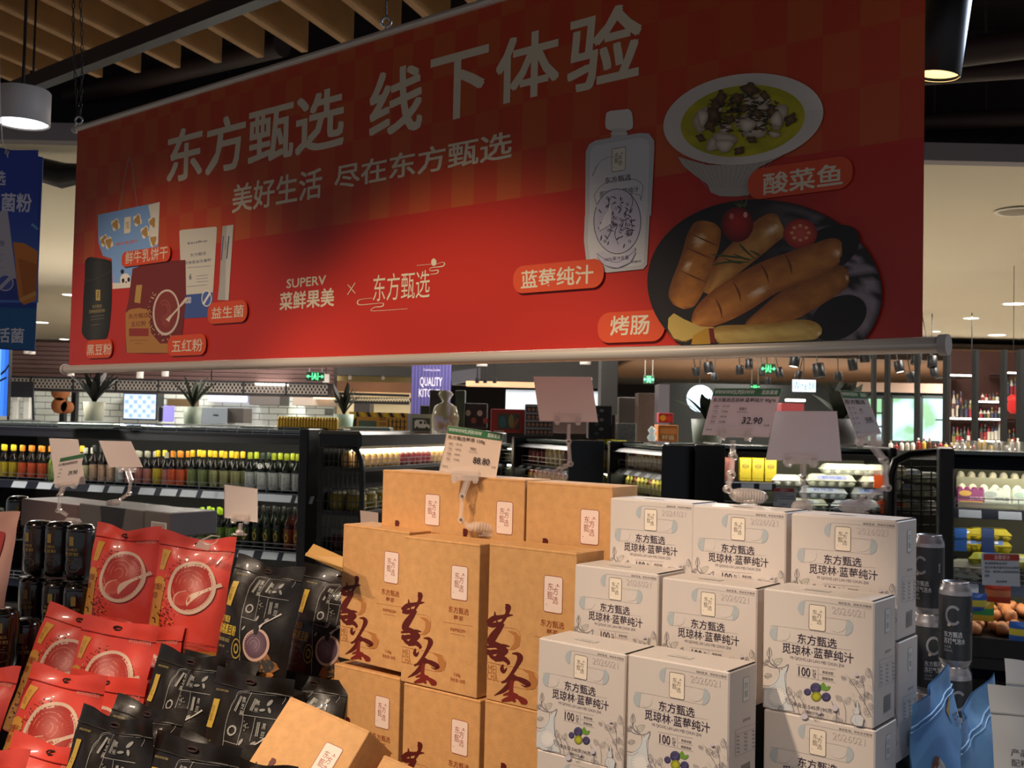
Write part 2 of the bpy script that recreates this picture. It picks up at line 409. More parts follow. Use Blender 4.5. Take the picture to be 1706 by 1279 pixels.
# recessed downlights in the pale ceiling
for i, (px, py, s_) in enumerate(((118, 491, 1), (68, 537, 1.2), (107, 565, 1), (1690, 506, 1.2), (1618, 530, .9), (1661, 558, 1.2), (1615, 592, 1), (1052, 597, 1), (1054, 623, 1), (728, 607, 1), (592, 610, 1), (665, 606, 1), (560, 612, .8), (1560, 552, .6))):
    d = ray(px, py); z = 2.998; p = EYEP + d*((z-EYE)/d.z)
    t = thing('downlight', 'small round glowing downlight set in the pale ceiling', 'downlight', p, None, 'downlights in the pale ceiling')
    k = MB(); k.lathe([(.10*s_, 0), (.12*s_, -.006), (.135*s_, 0)], 20, cap=False); k.build('trim_ring', mat('ring_white', '#ddd8cc', .5), t)
    k = MB(); k.lathe([(.0005, -.001), (.10*s_, -.001)], 20, cap=False); k.build('lens', LAMP, t)
p = on_z(1695, 352, 2.99); t = thing('ceiling_speaker', 'round grey ceiling speaker at the right edge of the pale ceiling', 'speaker', p)
k = MB(); k.lathe([(.0005, -.012), (.1, -.012), (.12, 0)], 20, cap=False); k.build('grille', mat('grille_grey', '#8f8878', .7), t)
k = MB(); k.lathe([(.12, -.002), (.135, -.01), (.145, 0)], 20, cap=False); k.build('rim', mat('ring_white', '#ddd8cc'), t)
# shutter / speaker dark object in the pale ceiling at left
k = MB(); a = PX(68, 308, 6.1); b = PX(134, 262, 6.1)
k.tube([(a.x-.3, 6.1, b.z-.05), (a.x, 6.12, a.z+.09), (a.x+.12, 6.12, a.z+.06), (b.x, 6.1, a.z+.07), (b.x+.3, 6.1, b.z-.04)], [.06, .07, .075, .06, .05], 8)
tag(k.build('air_duct', mat('duct_black', '#15120f', .5, bump=.5, bscale=40)), 'black ribbed flexible air duct left of the banner under the pale ceiling', 'duct')

# ------------------------------------------------------------------ back of the shop
YB = 12.0
plum = mat('plum_board', '#4b3432', .7, noise=.12, nscale=3)
bl = quad_box('wall_kitchen', -60, 576, 556, 648, YB+.06, .3, mat('bulkhead_dark', '#2c1e1d', .8)); struct(bl)
for j in range(8):
    y0 = 574+j*7.4
    for (x0, x1) in ((-60, 150), (150, 352), (352, 556)):
        a, b = PX(x0, y0+j*.1+7.0+(x0)*.0225*0, YB), PX(x1, y0, YB); k = MB(); k.box((a.x+.005, YB, PX(250, y0+7.2, YB).z+.004), (b.x-.005, YB+.06, PX(250, y0, YB).z), 0, .004); k.build('plank', plum, bl)
tw = quad_box('wall_tiled', -60, 640, 556, 760, 14.0, .2, mat('grout', '#7f8582', .8)); struct(tw)
tm = MB(); tm.box((0, 0, 0), (.235, .02, .075), 0, .004); tme = tm.mesh('tile', [mat('white_tile', '#dfe8e4', .18)])
aa = PX(-20, 720, 13.98); bb = PX(552, 642, 13.98); nrow = int((bb.z-aa.z)/.082); ncol = int((bb.x-aa.x)/.243)
cnt = 0
for r_ in range(nrow):
    for c_ in range(ncol):
        if cnt >= 298: break
        o = bpy.data.objects.new('tile', tme); link(o, tw); o.location = (aa.x + c_*.243 + (r_ % 2)*.12, 13.975, aa.z + r_*.082); cnt += 1
# expanded metal strip with black frame
t = thing('mesh_screen', 'expanded metal mesh strip in a black frame above the open kitchen', 'mesh screen', PX(270, 641, YB-.1))
o0 = PX(270, 641, YB-.1); k = MB(); a, b = PX(-20, 652, YB-.1)-o0, PX(548, 633, YB-.1)-o0; zt, zb = PX(270, 633, YB-.1).z-o0.z, PX(270, 653, YB-.1).z-o0.z
n = 90; dx = (b.x-a.x)/n
for i in range(n):
    x = a.x+i*dx; h = zt-zb
    for q in range(2):
        z0 = zb+h*q/2; z1 = z0+h/2
        k.bar((x, 0, z0), (x+dx, 0, z1), .008, .008); k.bar((x+dx, 0, z0), (x, 0, z1), .008, .008)
o = k.build('wire_mesh', mat('mesh_metal', '#97918a', .4, metal=.5), t); o['kind'] = 'stuff'
k = MB()
for z in (zt, zb): k.bar((a.x, 0, z), (b.x, 0, z), .02, .02)
for x in np.linspace(a.x, b.x, 9): k.bar((x, 0, zb), (x, 0, zt), .02, .02)
k.build('frame', BLACK, t)
for px, py in ((118, 626), (233, 630), (275, 627), (543, 637), (45, 589), (53, 590)):
    drum('pendant_can', px, py, 11.6, .036, .09 if px > 100 else .03, 'small white can light hung under the dark kitchen bulkhead', mat('lamp_white', '#b5aeaa'), LAMP, grp='can lights along the kitchen bulkhead', sus=.1)
def panel_thing(name, x0, y0, x1, y1, Y, d, mtl, lb, cat, grp=None, extra=None, ch=.004, mats=None):
    a, b = PX(x0, y1, Y), PX(x1, y0, Y); c = Vector(((a.x+b.x)/2, Y, a.z)); t = thing(name, lb, cat, c, None, grp)
    k = MB(); k.box((a.x-c.x, 0, 0), (b.x-c.x, d, b.z-a.z), 0, min(ch, abs(b.x-a.x)/8)); k.build('body', mtl, t)
    if extra: extra(t, (b.x-a.x), (b.z-a.z))
    return t
def ink_on(t, fn, y=-.002, mtl=None, w=1, h=1, name='print'):
    k = Ink(lambda x, y_: ((x-.5)*w, y_*h)); fn(k); o = k.build(name, t, mtl=mtl); o.location = (0, y, 0); return o
EM = print_mat('backlit_ink', .5, emit=1.3)
def menu(t, w, h):
    def f(k):
        k.grid(.03, .05, .97, .95, '#9fb6e6')
        for i in range(7):
            for j in range(5): k.grid(.06+i*.13, .1+j*.17, .06+i*.13+.1, .1+j*.17+.09+.03*((i+j) % 2), ('#dfe8ff', '#7b93cf')[(i*3+j) % 2])
    ink_on(t, f, mtl=EM, w=w, h=h)
panel_thing('menu_screen', 204, 655, 262, 699, 13.7, .32, BLACK, 'pale blue lit menu board on the tiled kitchen wall', 'screen', extra=menu)
panel_thing('menu_screen', -40, 578, 16, 692, 7.3, .05, BLACK, 'tall blue checkered lit screen at the left edge behind the fridge', 'screen',
    extra=lambda t, w, h: ink_on(t, lambda k: ([k.grid(i/8, j/14, (i+1)/8, (j+1)/14, ('#3f7de0', '#6fa8ff', '#2f66cc')[(i*5+j*3) % 3]) for i in range(8) for j in range(14)],
        k.line([(.75, .6), (.9, .66), (1, .74)], .04, '#101820'), k.line([(.7, .5), (.95, .56)], .03, '#101820')), mtl=EM, w=w, h=h))
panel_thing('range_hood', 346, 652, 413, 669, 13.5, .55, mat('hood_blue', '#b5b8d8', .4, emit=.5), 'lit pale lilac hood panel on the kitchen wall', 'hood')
panel_thing('cabinet_block', 415, 642, 467, 674, 13.4, .65, mat('grey_cab', '#4d4846', .6), 'dark grey cabinet on the tiled wall beside the lilac hood', 'cabinet')
panel_thing('range_hood', 487, 660, 556, 675, 13.2, .85, mat('hood_tan', '#8a7f76', .4), 'tan steel hood with a lamp at the right end of the kitchen', 'hood')
panel_thing('strip_lamp', 425, 637, 478, 641, 11.9, .1, LAMP, 'long glowing strip lamp below the kitchen bulkhead', 'lamp')
panel_thing('strip_lamp', 522, 660, 556, 664, 13.1, .1, mat('warm_strip', '#ffd9a0', emit=3), 'short warm lamp under the tan kitchen hood', 'lamp')
panel_thing('steel_box', 333, 679, 377, 706, 9.0, .3, mat('steel_blue', '#9aa3ad', .35, metal=.3), 'pale steel box with a dark mark beside the second potted plant', 'box',
    extra=lambda t, w, h: ink_on(t, lambda k: [k.grid(.5+i*.07, .5, .55+i*.07, .6, '#2a2d36') for i in range(3)], w=w, h=h))
panel_thing('steel_box', 377, 680, 406, 704, 9.05, .3, mat('grey_cab', '#4d4846'), 'dark grey side of the pale steel box', 'box')  # dark side of the steel box, set as a separate darker block
panel_thing('tablet_screen', 271, 676, 289, 702, 9.2, .03, mat('tablet_violet', '#7b74d8', .4, emit=.8), 'small violet lit tablet standing on the kitchen counter', 'screen')
panel_thing('tablet_screen', 264, 678, 270, 702, 9.25, .03, BLACK, 'narrow dark stand left of the violet tablet', 'stand')
panel_thing('counter_block', 278, 665, 320, 676, 13.0, .3, mat('brown_cab', '#5d4a30', .6), 'brown wooden block on the kitchen counter behind the pot', 'box')
# kitchen shelves and wall decor at left
t = thing('tool_rack', 'black wire rack with grey panels at the left end of the kitchen', 'rack', PX(34, 702, 11.5)); o0 = t.location
k = MB()
for x in (14, 56):
    k.bar(PX(x, 704, 11.5)-o0, PX(x-2, 640, 11.5)-o0, .02, .02)
for y in (641, 655): k.bar(PX(14, y, 11.5)-o0, PX(56, y+1, 11.5)-o0, .03, .08)
k.build('frame', BLACK, t)
for x in (18, 37):
    a, b = PX(x, 698, 11.6)-o0, PX(x+13, 660, 11.6)-o0; k = MB(); k.box((a.x, .1, a.z), (b.x, .16, b.z), 0, .01); k.build('side_panel', mat('panel_grey', '#a9aaa6', .5), t)
for px, cx in ((103, 0), (122, 1)):
    panel_thing('kitchen_pillar', px-5, 650, px+5, 702, 13.5, .1, BLACK, ('black post on the tiled wall left of the first potted plant', 'black post on the tiled wall behind the first potted plant')[cx], 'post')
t = thing('bread_board', 'round brown wooden boards hanging on the tiled wall', 'board', PX(104, 662, 13.3))
for dx, dz, r in ((-.02, .08, .12), (-.03, -.1, .1), (.07, -.12, .08)):
    k = MB(); k.lathe([(.001, 0), (r, 0), (r, .02), (.001, .02)], 16, cap=False); o = k.build('board', mat('board_wood', '#9a5c33', .6), t); o.location = (dx, 0, dz); o.rotation_euler = (PI/2, 0, 0)

# ---- middle background
wm = quad_box('wall_middle', 548, 632, 700, 780, 15.5, .2, mat('wood_wall', '#6b4b33', .6, noise=.2, nscale=3)); struct(wm)
for y in (622, 655, 672):
    quad_box('plank', 548, y, 700, y+5, 15.3, .2, mat('pale_plank', '#b8a684', .6), wm)
struct(quad_box('trim_2', 552, 612, 690, 624, 13.0, .3, mat('trim_black', '#15110f', .7)))
struct(quad_box('trim_3', 556, 623, 690, 634, 13.4, .2, mat('fringe', '#6e5f3c', .9)))
t = thing('mesh_screen', 'cream mesh screen strip above the pale counter left of the purple sign', 'mesh screen', PX(620, 661, 12.5)); o0 = t.location
k = MB(); 
for i in range(26):
    x0, x1 = 560+i*4.7, 564.7+i*4.7
    k.bar(PX(x0, 656, 12.5)-o0, PX(x1, 669, 12.5)-o0, .01, .01); k.bar(PX(x1, 656, 12.5)-o0, PX(x0, 669, 12.5)-o0, .01, .01)
o = k.build('wire_mesh', mat('mesh_cream', '#b9ae90', .5), t); o['kind'] = 'stuff'
k = MB(); k.bar(PX(558, 655, 12.5)-o0, PX(682, 659, 12.5)-o0, .03, .03); k.bar(PX(558, 669, 12.5)-o0, PX(682, 672, 12.5)-o0, .03, .03); k.build('frame', BLACK, t)
panel_thing('cream_counter', 560, 670, 690, 700, 13.5, .5, mat('cream_counter', '#b3a583', .6), 'long cream counter behind the black and yellow taped box', 'counter')
panel_thing('dark_cabinet', 589, 671, 616, 700, 12.9, .4, mat('dark_cab', '#2a2220', .5), 'dark square cabinet in front of the cream counter', 'cabinet')
def hazard(t, w, h):
    def f(k):
        k.grid(0, .0, 1, 1, '#c98f35')
        for i in range(10): k.poly([(i*.1, .78), (i*.1+.06, .78), (i*.1+.02, 1), (i*.1-.04+.0, 1)], ('#d9b916', '#14110e')[i % 2])
        for j in range(9):
            k.line([(.5 if j % 3 else .7, .06+j*.085), (.62 if j % 3 else .98, .08+j*.085)], .035, '#15100d')
        for i in range(5): k.line([(.66+i*.07, .1+.1*(i % 2)), (.66+i*.07, .7)], .02, '#15100d')
        k.grid(.0, 0, .1, .75, '#14110e'); k.grid(.14, .05, .45, .6, '#59685c')
        k.poly([(.0, .5), (.09, .75), (.09, 1), (0, 1)], '#d9b916')
        k.poly([(.6, 0), (.66, 0), (.66, .3), (.6, .25)], '#d9b916')
    ink_on(t, f, w=w, h=h)
panel_thing('striped_case', 584, 688, 680, 721, 8.0, .3, BLACK, 'case with black and yellow warning tape standing behind the fridge', 'case', extra=hazard)
for px in (583, 638):
    drum('wall_washer', px, 632, 13.1, .02, .06, 'small pale spotlight washing the brown wood wall', mat('lamp_white', '#b5aeaa'), LAMP, grp='spotlights on the brown wood wall')
spot(PX(583, 634, 14.6), PX(600, 656, 15.4), 12, (1, .55, .25), 70); spot(PX(645, 638, 14.6), PX(655, 660, 15.4), 12, (1, .55, .25), 70)
# purple hanging sign
def qk(t, w, h):
    def f(k):
        k.grid(0, 0, 1, 1, '#3a3464')
        for i in range(12):
            k.line([(.04+i*.085, 0), (.045+i*.085, 1)], .014, '#5b5597'); k.line([(.06+i*.085, .0), (.07+i*.085, 1)], .008, '#2b2650')
        k.text('Cooking Studio', .3, .85, .72, .885, '#b9b4c9', .01)
        k.text('QUALITY', .22, .63, .78, .77, '#c9c6d2', .01); k.text('KITCHEN', .2, .5, .8, .61, '#c9c6d2', .01)
    ink_on(t, f, w=w, h=h)
t = panel_thing('hanging_sign', 683, 601, 752, 722, 9.5, .02, mat('sign_purple', '#3a3464', .6), 'purple hanging kitchen sign with white capital letters', 'sign', extra=qk, ch=.002)
k = MB(); p = t.location
for sx in (-.15, .15): k.tube([(sx, .01, .64), (sx, .01, 1.55)], .003, 6)
k.build('cord', BLACK, t)
# dark bulkhead in the middle
struct(quad_box('trim_4', 752, 598, 1000, 640, 10.5, .3, mat('bulkhead_black', '#15110f', .7)))
k = MB(); a, b, c, d = PX(752, 642, 10.2), PX(752, 617, 10.2), PX(800, 617, 10.4), PX(1010, 640, 10.4)
k.slab([PX(752, 640, 10.2), PX(752, 619, 10.2), PX(800, 612, 10.2), PX(800, 630, 10.2)], (0, 1, 0), .2); struct(k.build('trim_5', mat('beam_grey', '#34343c', .6)))
panel_thing('beam_lamp', 776, 637, 902, 643, 10.1, .1, mat('peach_strip', '#d7a27c', emit=.5), 'peach lit light box strip in the dark middle bulkhead', 'lamp')
for px, py in ((838, 602), (865, 602), (803, 610), (975, 607), (885, 600)):
    drum('pendant_can', px, py, 9.8, .05, .06, 'white can light hung in front of the black middle bulkhead', mat('lamp_white', '#b5aeaa'), CLAMP, grp='can lights on the black middle bulkhead', sus=.1)
for px in (795, 808, 824):
    drum('black_can_light', px, 638, 9.9, .018, .05, 'tiny black can light below the peach light strip', BLACK, LAMP, grp='tiny black lights below the peach strip', sus=1)
panel_thing('column_dark', 1000, 596, 1030, 690, 9.0, .3, mat('col_black', '#181614', .6), 'black square column left of the far exit sign', 'column')
panel_thing('wall_cabinet', 868, 655, 1000, 720, 11.0, .3, mat('cab_brown', '#35221d', .6), 'dark brown cabinet wall behind the blank white card', 'cabinet')
panel_thing('light_panel', 842, 652, 1000, 684, 10.6, .05, mat('panel_white', '#c8d4e2', .4, emit=.35), 'pale blue white panel behind the blank card', 'panel')
panel_thing('brick_pier', 1062, 655, 1096, 740, 11.0, .3, mat('pier_brown', '#3e2d24', .8, noise=.3, nscale=20), 'dark brown rough pier behind the orange carton', 'pier')
panel_thing('grey_pillar', 1096, 640, 1116, 745, 10.5, .3, mat('pier_grey', '#4c4850', .6), 'grey upright pillar left of the round white sign', 'pillar')
panel_thing('dark_locker', 1030, 662, 1062, 745, 11.5, .4, mat('dark_cab', '#2a2220', .5), 'dark cabinet beside the brown pier', 'cabinet')
# exit signs: green running figure with arrows
def exit_sign(px, py, Y, w, h, lb, arrows=True):
    p = PX(px, py, Y); t = thing('exit_sign', lb, 'exit sign', p)
    k = MB(); k.box((-w/2, 0, -h/2), (w/2, .03, h/2), 0, .004); k.build('case', mat('exit_case', '#1c3a2a', .5), t)
    def f(q):
        q.blob(.5, .72, .05, .1, '#5dff9a', 1, 8); q.line([(.5, .62), (.47, .4)], .09, '#5dff9a'); q.line([(.47, .42), (.4, .2)], .04, '#5dff9a'); q.line([(.48, .42), (.58, .3), (.56, .15)], .04, '#5dff9a')
        q.line([(.5, .58), (.6, .5)], .04, '#5dff9a'); q.line([(.49, .58), (.4, .48)], .04, '#5dff9a')
        q.lines([[(.34, .1), (.34, .9), (.66, .9), (.66, .1)]], .03, '#5dff9a')
        q.line([(.72, .5), (.9, .5)], .08, '#5dff9a'); q.poly([(.86, .3), (.98, .5), (.86, .7)], '#5dff9a')
        if arrows: q.line([(.28, .5), (.1, .5)], .08, '#5dff9a'); q.poly([(.14, .3), (.02, .5), (.14, .7)], '#5dff9a')
    k = Ink(lambda x, y: ((x-.5)*w, (y-.5)*h)); f(k); k.build('pictogram', t, mtl=print_mat('exit_ink', emit=2.2)).location = (0, -.003, 0)
    k = MB()
    for sx in (-w*.35, w*.35): k.tube([(sx, .015, h/2), (sx, .015, 3.0-p.z)], .005, 6)
    k.build('hanger', mat('hanger_white', '#7c7c78', .6), t)
exit_sign(525, 627, 9.0, .15, .075, 'green lit exit sign with arrows hung on the dark kitchen bulkhead')
exit_sign(1081, 632, 13.0, .13, .10, 'green lit exit sign in the pale ceiling bay left of the slatted ceiling')
exit_sign(1280, 614, 11.0, .15, .10, 'green lit exit sign under the wood slatted ceiling')
exit_sign(1258, 644, 15.0, .13, .06, 'far green exit sign just above the green headed price card')
# slatted wood ceiling on the right and black spotlights
sc_ = quad_box('ceiling_2', 1100, 588, 1606, 590, 17.0, .05, mat('slat_dark', '#2e2118', .8)); struct(sc_)
slat = mat('slat_wood', '#7a5a3e', .6, noise=.2, nscale=2)
k = MB(); k.box((2.3, 17, 2.84), (13.5, 29, 2.9)); o = k.build('ceiling_panel', mat('slat_dark', '#2e2118'), sc_)
sm_ = MB(); sm_.box((2.35, 0, 2.76), (13.4, .14, 2.83), 0, .01); sme = sm_.mesh('slat', [slat])
for i in range(55):
    o = bpy.data.objects.new('slat', sme); link(o, sc_); o.location = (0, 17.05+i*.215, 0)
for i, (px, py, s_, gl) in enumerate(((1182, 622, 1.2, 1), (1161, 626, .9, 0), (1233, 624, 1, 1), (1248, 614, 1, 0), (1270, 625, .8, 0), (1300, 628, 1, 0), (1322, 611, 1.3, 1), (1366, 629, 1.5, 0), (1329, 630, .8, 0), (1279, 641, .8, 0), (1422, 616, 1.2, 1), (1441, 603, 1.3, 1), (1500, 620, 1.2, 1), (1525, 607, 1.3, 0), (1553, 612, 1.2, 0), (1397, 635, 1, 0), (1520, 637, 1.1, 0), (1558, 628, 1, 0), (1619, 612, 1.2, 0), (1190, 634, .8, 0))):
    drum('track_spot', px, py, 13.5, .05*s_, .12*s_, 'black cylinder spotlight hanging under the wood slatted ceiling', BLACK, LAMP if gl else mat('dim_lens', '#3a332c', .4), (random.uniform(-.2, .2), random.uniform(-.25, .25)), grp='black spotlights under the slatted ceiling', sus=.14)
# window wall on the right
Yw = 19.0
wt = quad_box('wall_right', 1100, 648, 1600, 770, Yw, .2, mat('dark_teal', '#0e1212', .8)); struct(wt)
struct(quad_box('trim_6', 1430, 640, 1600, 652, Yw-.1, .1, mat('peach_trim', '#9c8372', .7)))
outside = bpy.data.materials.new('daylight_outside'); outside.use_nodes = True; nt = outside.node_tree; b_ = nt.nodes['Principled BSDF']
tc = nt.nodes.new('ShaderNodeTexCoord'); nz = nt.nodes.new('ShaderNodeTexNoise'); nz.inputs['Scale'].default_value = 2.2; nt.links.new(tc.outputs['Object'], nz.inputs['Vector'])
rp = nt.nodes.new('ShaderNodeValToRGB'); e = rp.color_ramp.elements; e[0].position = .38; e[0].color = (.28, .55, .30, 1); e[1].position = .62; e[1].color = (.75, .97, 1, 1); e2 = e.new(.5); e2.color = (.55, .85, .85, 1)
nt.links.new(nz.outputs['Fac'], rp.inputs[0]); nt.links.new(rp.outputs[0], b_.inputs['Emission Color']); b_.inputs['Emission Strength'].default_value = 1.5; b_.inputs['Base Color'].default_value = (0, 0, 0, 1)
for i, (x0, x1, sub) in enumerate(((1443, 1472, 2), (1484, 1526, 2), (1534, 1579, 2))):
    wn = quad_box('window_%d' % (i+1), x0, 662, x1, 736, Yw-.06, .05, outside); struct(wn)
    a, b = PX(x0, 736, Yw-.1), PX(x1, 662, Yw-.1); k = MB()
    k.bar((a.x, Yw-.1, a.z), (a.x, Yw-.1, b.z), .05, .05); k.bar((b.x, Yw-.1, a.z), (b.x, Yw-.1, b.z), .05, .05); k.bar((a.x, Yw-.1, b.z), (b.x, Yw-.1, b.z), .05, .05); k.bar((a.x, Yw-.1, a.z), (b.x, Yw-.1, a.z), .05, .05)
    if i == 0:
        for q in (.35, .65): k.bar((a.x, Yw-.1, a.z+(b.z-a.z)*q), (b.x, Yw-.1, a.z+(b.z-a.z)*q), .03, .03)
        k.bar(((a.x+b.x)/2, Yw-.1, a.z), ((a.x+b.x)/2, Yw-.1, b.z), .05, .05)
    k.build('window_frame', mat('frame_teal', '#15201f', .5), wn)
# black posts of the glazed partition
for i, (px, wd) in enumerate(((1458, 6), (1481, 7), (1531, 6), (1580, 8), (1628, 7), (1676, 6), (1704, 9))):
    panel_thing('partition_post', px-wd/2, 582, px+wd/2, 752, 8.6, .08, mat('post_black', '#050606', .95), 'slim black post of the glazed partition in front of the windows', 'post', 'black posts of the glazed partition')
# liquor shelf wall on the right
t = thing('bottle_cabinet', 'dark red brown display cabinet with lit shelves behind the black posts', 'cabinet', PX(1660, 760, 10.0)); o0 = t.location
k = MB(); a, b = PX(1583, 760, 10.4)-o0, PX(1760, 588, 10.4)-o0; k.box((a.x, .4, a.z), (b.x, .5, b.z)); k.build('back_panel', mat('cab_red', '#4a2a22', .6, noise=.2, nscale=4), t)
zz = []
for py, x0, x1 in ((626, 1583, 1623), (622, 1676, 1696), (670, 1630, 1664), (698, 1583, 1622), (699, 1629, 1670), (698, 1702, 1740), (736, 1629, 1670), (749, 1674, 1740), (745, 1583, 1625)):
    a, b = PX(x0, py, 10.0)-o0, PX(x1, py-3, 10.0)-o0
    k = MB(); k.box((a.x, 0, a.z-.012), (b.x, .35, a.z)); k.build('shelf', mat('shelf_dark', '#1a1412', .5), t)
    k = MB(); k.box((a.x, .0, a.z), (b.x, .03, a.z+.014)); k.build('light_strip', LAMP, t)
bp_m = {}
def simple_bottle(r, h, body, cap, lab=None, n=10, squat=0):
    key = (r, h, body, cap, lab, squat)
    if key in bp_m: return bp_m[key]
    k = MB(); s_ = .62 if not squat else .8
    k.lathe([(r*.9, 0), (r, .01), (r, h*s_), (r*.85, h*(s_+.06)), (r*.4, h*(s_+.14)), (r*.38, h*.86)], n, mi=0)
    k.lathe([(r*(.46 if not squat else .8), h*.84), (r*(.46 if not squat else .8), h*.99), (r*.3, h)], n, mi=1)
    if lab: k.lathe([(r*1.02, h*.1), (r*1.02, h*s_*.88)], n, mi=2, cap=False)
    me = k.mesh('bottle', [mat('b_'+body, '#'+body, .2), mat('c_'+cap, '#'+cap, .4)] + ([mat('l_'+lab, '#'+lab, .5)] if lab else [])); bp_m[key] = me; return me
def put(me, name, loc, lb, cat, grp, rz=0, sc=None, parent=None):
    o = bpy.data.objects.new(name, me); link(o, parent); o.location = loc; o.rotation_euler = (0, 0, rz)
    if sc: o.scale = sc
    if parent is None: tag(o, lb, cat, grp)
    return o
cols = ['5b2c2c', '2d3a2a', 'b9b2a0', '8a1f24', '26222a', '7d6b3a', 'c7c4bb', '8c2030', '3a3a52']
for py, x0, x1, h in ((698, 1585, 1620, .2), (745, 1586, 1622, .22), (736, 1632, 1668, .2), (699, 1631, 1668, .13), (670, 1634, 1664, .1), (748, 1678, 1706, .22), (698, 1586, 1604, .28), (660, 1676, 1700, .2)):
    n = int((x1-x0)/6)
    for i in range(n):
        p = PX(x0+(i+.5)*(x1-x0)/n, py, 10.12)
        put(simple_bottle(.016, h*random.uniform(.8, 1), random.choice(cols), random.choice(cols), random.choice(cols)), 'liquor_bottle', (p.x, p.y, p.z), 'small dark bottle on a lit shelf of the red brown cabinet', 'bottle', 'bottles in the lit red brown cabinet')
p = PX(1688, 672, 9.6); t = thing('paper_lantern', 'red lantern decoration hanging in the lit cabinet', 'lantern', p); k = MB(); k.lathe([(.02, -.09), (.06, -.05), (.045, .02), (.06, .05), (.02, .08)], 10); k.build('body', mat('lantern_red', '#c01f1c', .6), t)
k = MB(); k.tube([(0, 0, .08), (0, 0, 3.0-t.location.z)], .003, 5); k.build('cord', BLACK, t)
# round white sign, blue cube lights, right pot plants, small goods
t = thing('round_sign', 'pale blue round lit sign with a blank face', 'sign', PX(1166, 664, 12)); k = MB(); k.lathe([(.001, 0), (.14, 0), (.15, .01), (.15, .04), (.001, .04)], 28, cap=False); o = k.build('disc', mat('round_glow', '#cfe8ff', emit=.9), t); o.rotation_euler = (PI/2, 0, 0)
k = MB(); k.tube([(0, .02, .14), (0, .02, 3.0-t.location.z)], .006, 6); k.build('bracket', BLACK, t)
def wnl(t, w, h):
    ink_on(t, lambda k: (k.grid(0, 0, 1, 1, '#cfe6ff'), k.text('Wine', .05, .15, .62, .85, '#2e5fa8', .02), k.text('酒窖', .66, .2, .97, .8, '#2e5fa8', .02)), mtl=EM, w=w, h=h)
t = panel_thing('wine_sign', 1320, 633, 1359, 652, 12, .04, BLACK, 'blue white lit sign under the slatted ceiling', 'sign', extra=wnl)
k = MB(); k.tube([(0, .02, .12), (0, .02, 3.0-t.location.z)], .005, 6); k.build('cord', BLACK, t)
panel_thing('red_case', 1302, 672, 1340, 692, 10.5, .2, mat('case_red', '#8d2a2e', .5), 'red framed case behind the tilted blank card', 'case')
panel_thing('strip_lamp', 1310, 665, 1342, 668, 10.6, .05, LAMP, 'short white strip lamp above the red framed case', 'lamp')
panel_thing('orange_carton', 1096, 708, 1130, 735, 7.6, .2, mat('carton_orange', '#b06a32', .6), 'orange carton standing on the black fridge top', 'carton',
   extra=lambda t, w, h: ink_on(t, lambda k: (k.grid(.1, .45, .9, .8, '#d98a4c'), k.text('好运', .2, .12, .8, .4, '#f3dfc0', .02)), w=w, h=h))
panel_thing('toy_box', 1097, 688, 1122, 704, 7.7, .1, mat('toy_red', '#9c2f33', .5), 'small red and yellow toy box above the orange carton', 'box', extra=lambda t, w, h: ink_on(t, lambda k: (k.blob(.3, .5, .2, .3, '#d6a62c'), k.blob(.7, .5, .2, .3, '#cc3333')), w=w, h=h))
def leaf_plant(px, py, Y, pot_h, pot_r, nleaf, ll, lb, potc='#b9b8a4', col='#23201b', spread=.6, seed=1, broad=.16):
    rnd = random.Random(seed); t = thing('potted_plant', lb, 'plant', PX(px, py, Y))
    k = MB(); k.lathe([(pot_r*.8, 0), (pot_r*.86, .01), (pot_r, pot_h), (pot_r*.92, pot_h), (pot_r*.9, pot_h*.92)], 20, cap=False); k.lathe([(.001, pot_h*.9), (pot_r*.92, pot_h*.9)], 20, cap=False, mi=1)
    k.build('pot', [mat('pot_'+potc, potc, .5), mat('soil', '#2b1f17', .9)], t)
    for i in range(nleaf):
        a = rnd.uniform(0, 2*PI); L = ll*rnd.uniform(.7, 1.1); sp = spread*rnd.uniform(.3, 1.1); k = MB(); n = 6; vs = []
        dx, dy = math.cos(a), math.sin(a)
        for j in range(n+1):
            q = j/n; r_ = sp*L*q**1.3; z = pot_h*.9 + L*q*(1-.25*sp*q); wd = L*broad*math.sin(PI*min(1, q*.92+.06))**.8
            cx, cy = dx*r_, dy*r_; vs += [(cx-dy*wd/2, cy+dx*wd/2, z), (cx, cy, z-.01*L), (cx+dy*wd/2, cy-dx*wd/2, z)]
        k.add(vs, [(j*3+c, j*3+c+1, j*3+c+4, j*3+c+3) for j in range(n) for c in (0, 1)], 0, True); k.build('leaf', mat('leaf_'+col, col, .75), t)
    return t
leaf_plant(156, 701, 7.9, .14, .078, 30, .25, 'dark leaved plant in a cream pot, leftmost plant on the fridge top', seed=3, col='#1c1815', spread=.8, broad=.2)
leaf_plant(320, 706, 7.9, .125, .068, 13, .25, 'spiky dark green plant in a grey green pot beside the steel box', potc='#9ba796', seed=5, col='#27301f', spread=.8)
leaf_plant(572, 718, 7.6, .12, .072, 13, .24, 'spiky dark plant in a pale green pot near the yellow bottles', potc='#8fa79a', seed=8, col='#232820', spread=.7)
leaf_plant(1178, 738, 7.2, .16, .11, 14, .22, 'bushy green plant in a grey green planter behind the price card', potc='#848d84', seed=11, col='#26331f', broad=.35, spread=1.1)
leaf_plant(1400, 740, 7.2, .17, .12, 18, .30, 'big leaved dark plant behind the tilted blank card', potc='#5c5c60', seed=14, col='#1c261b', broad=.3, spread=1.0)

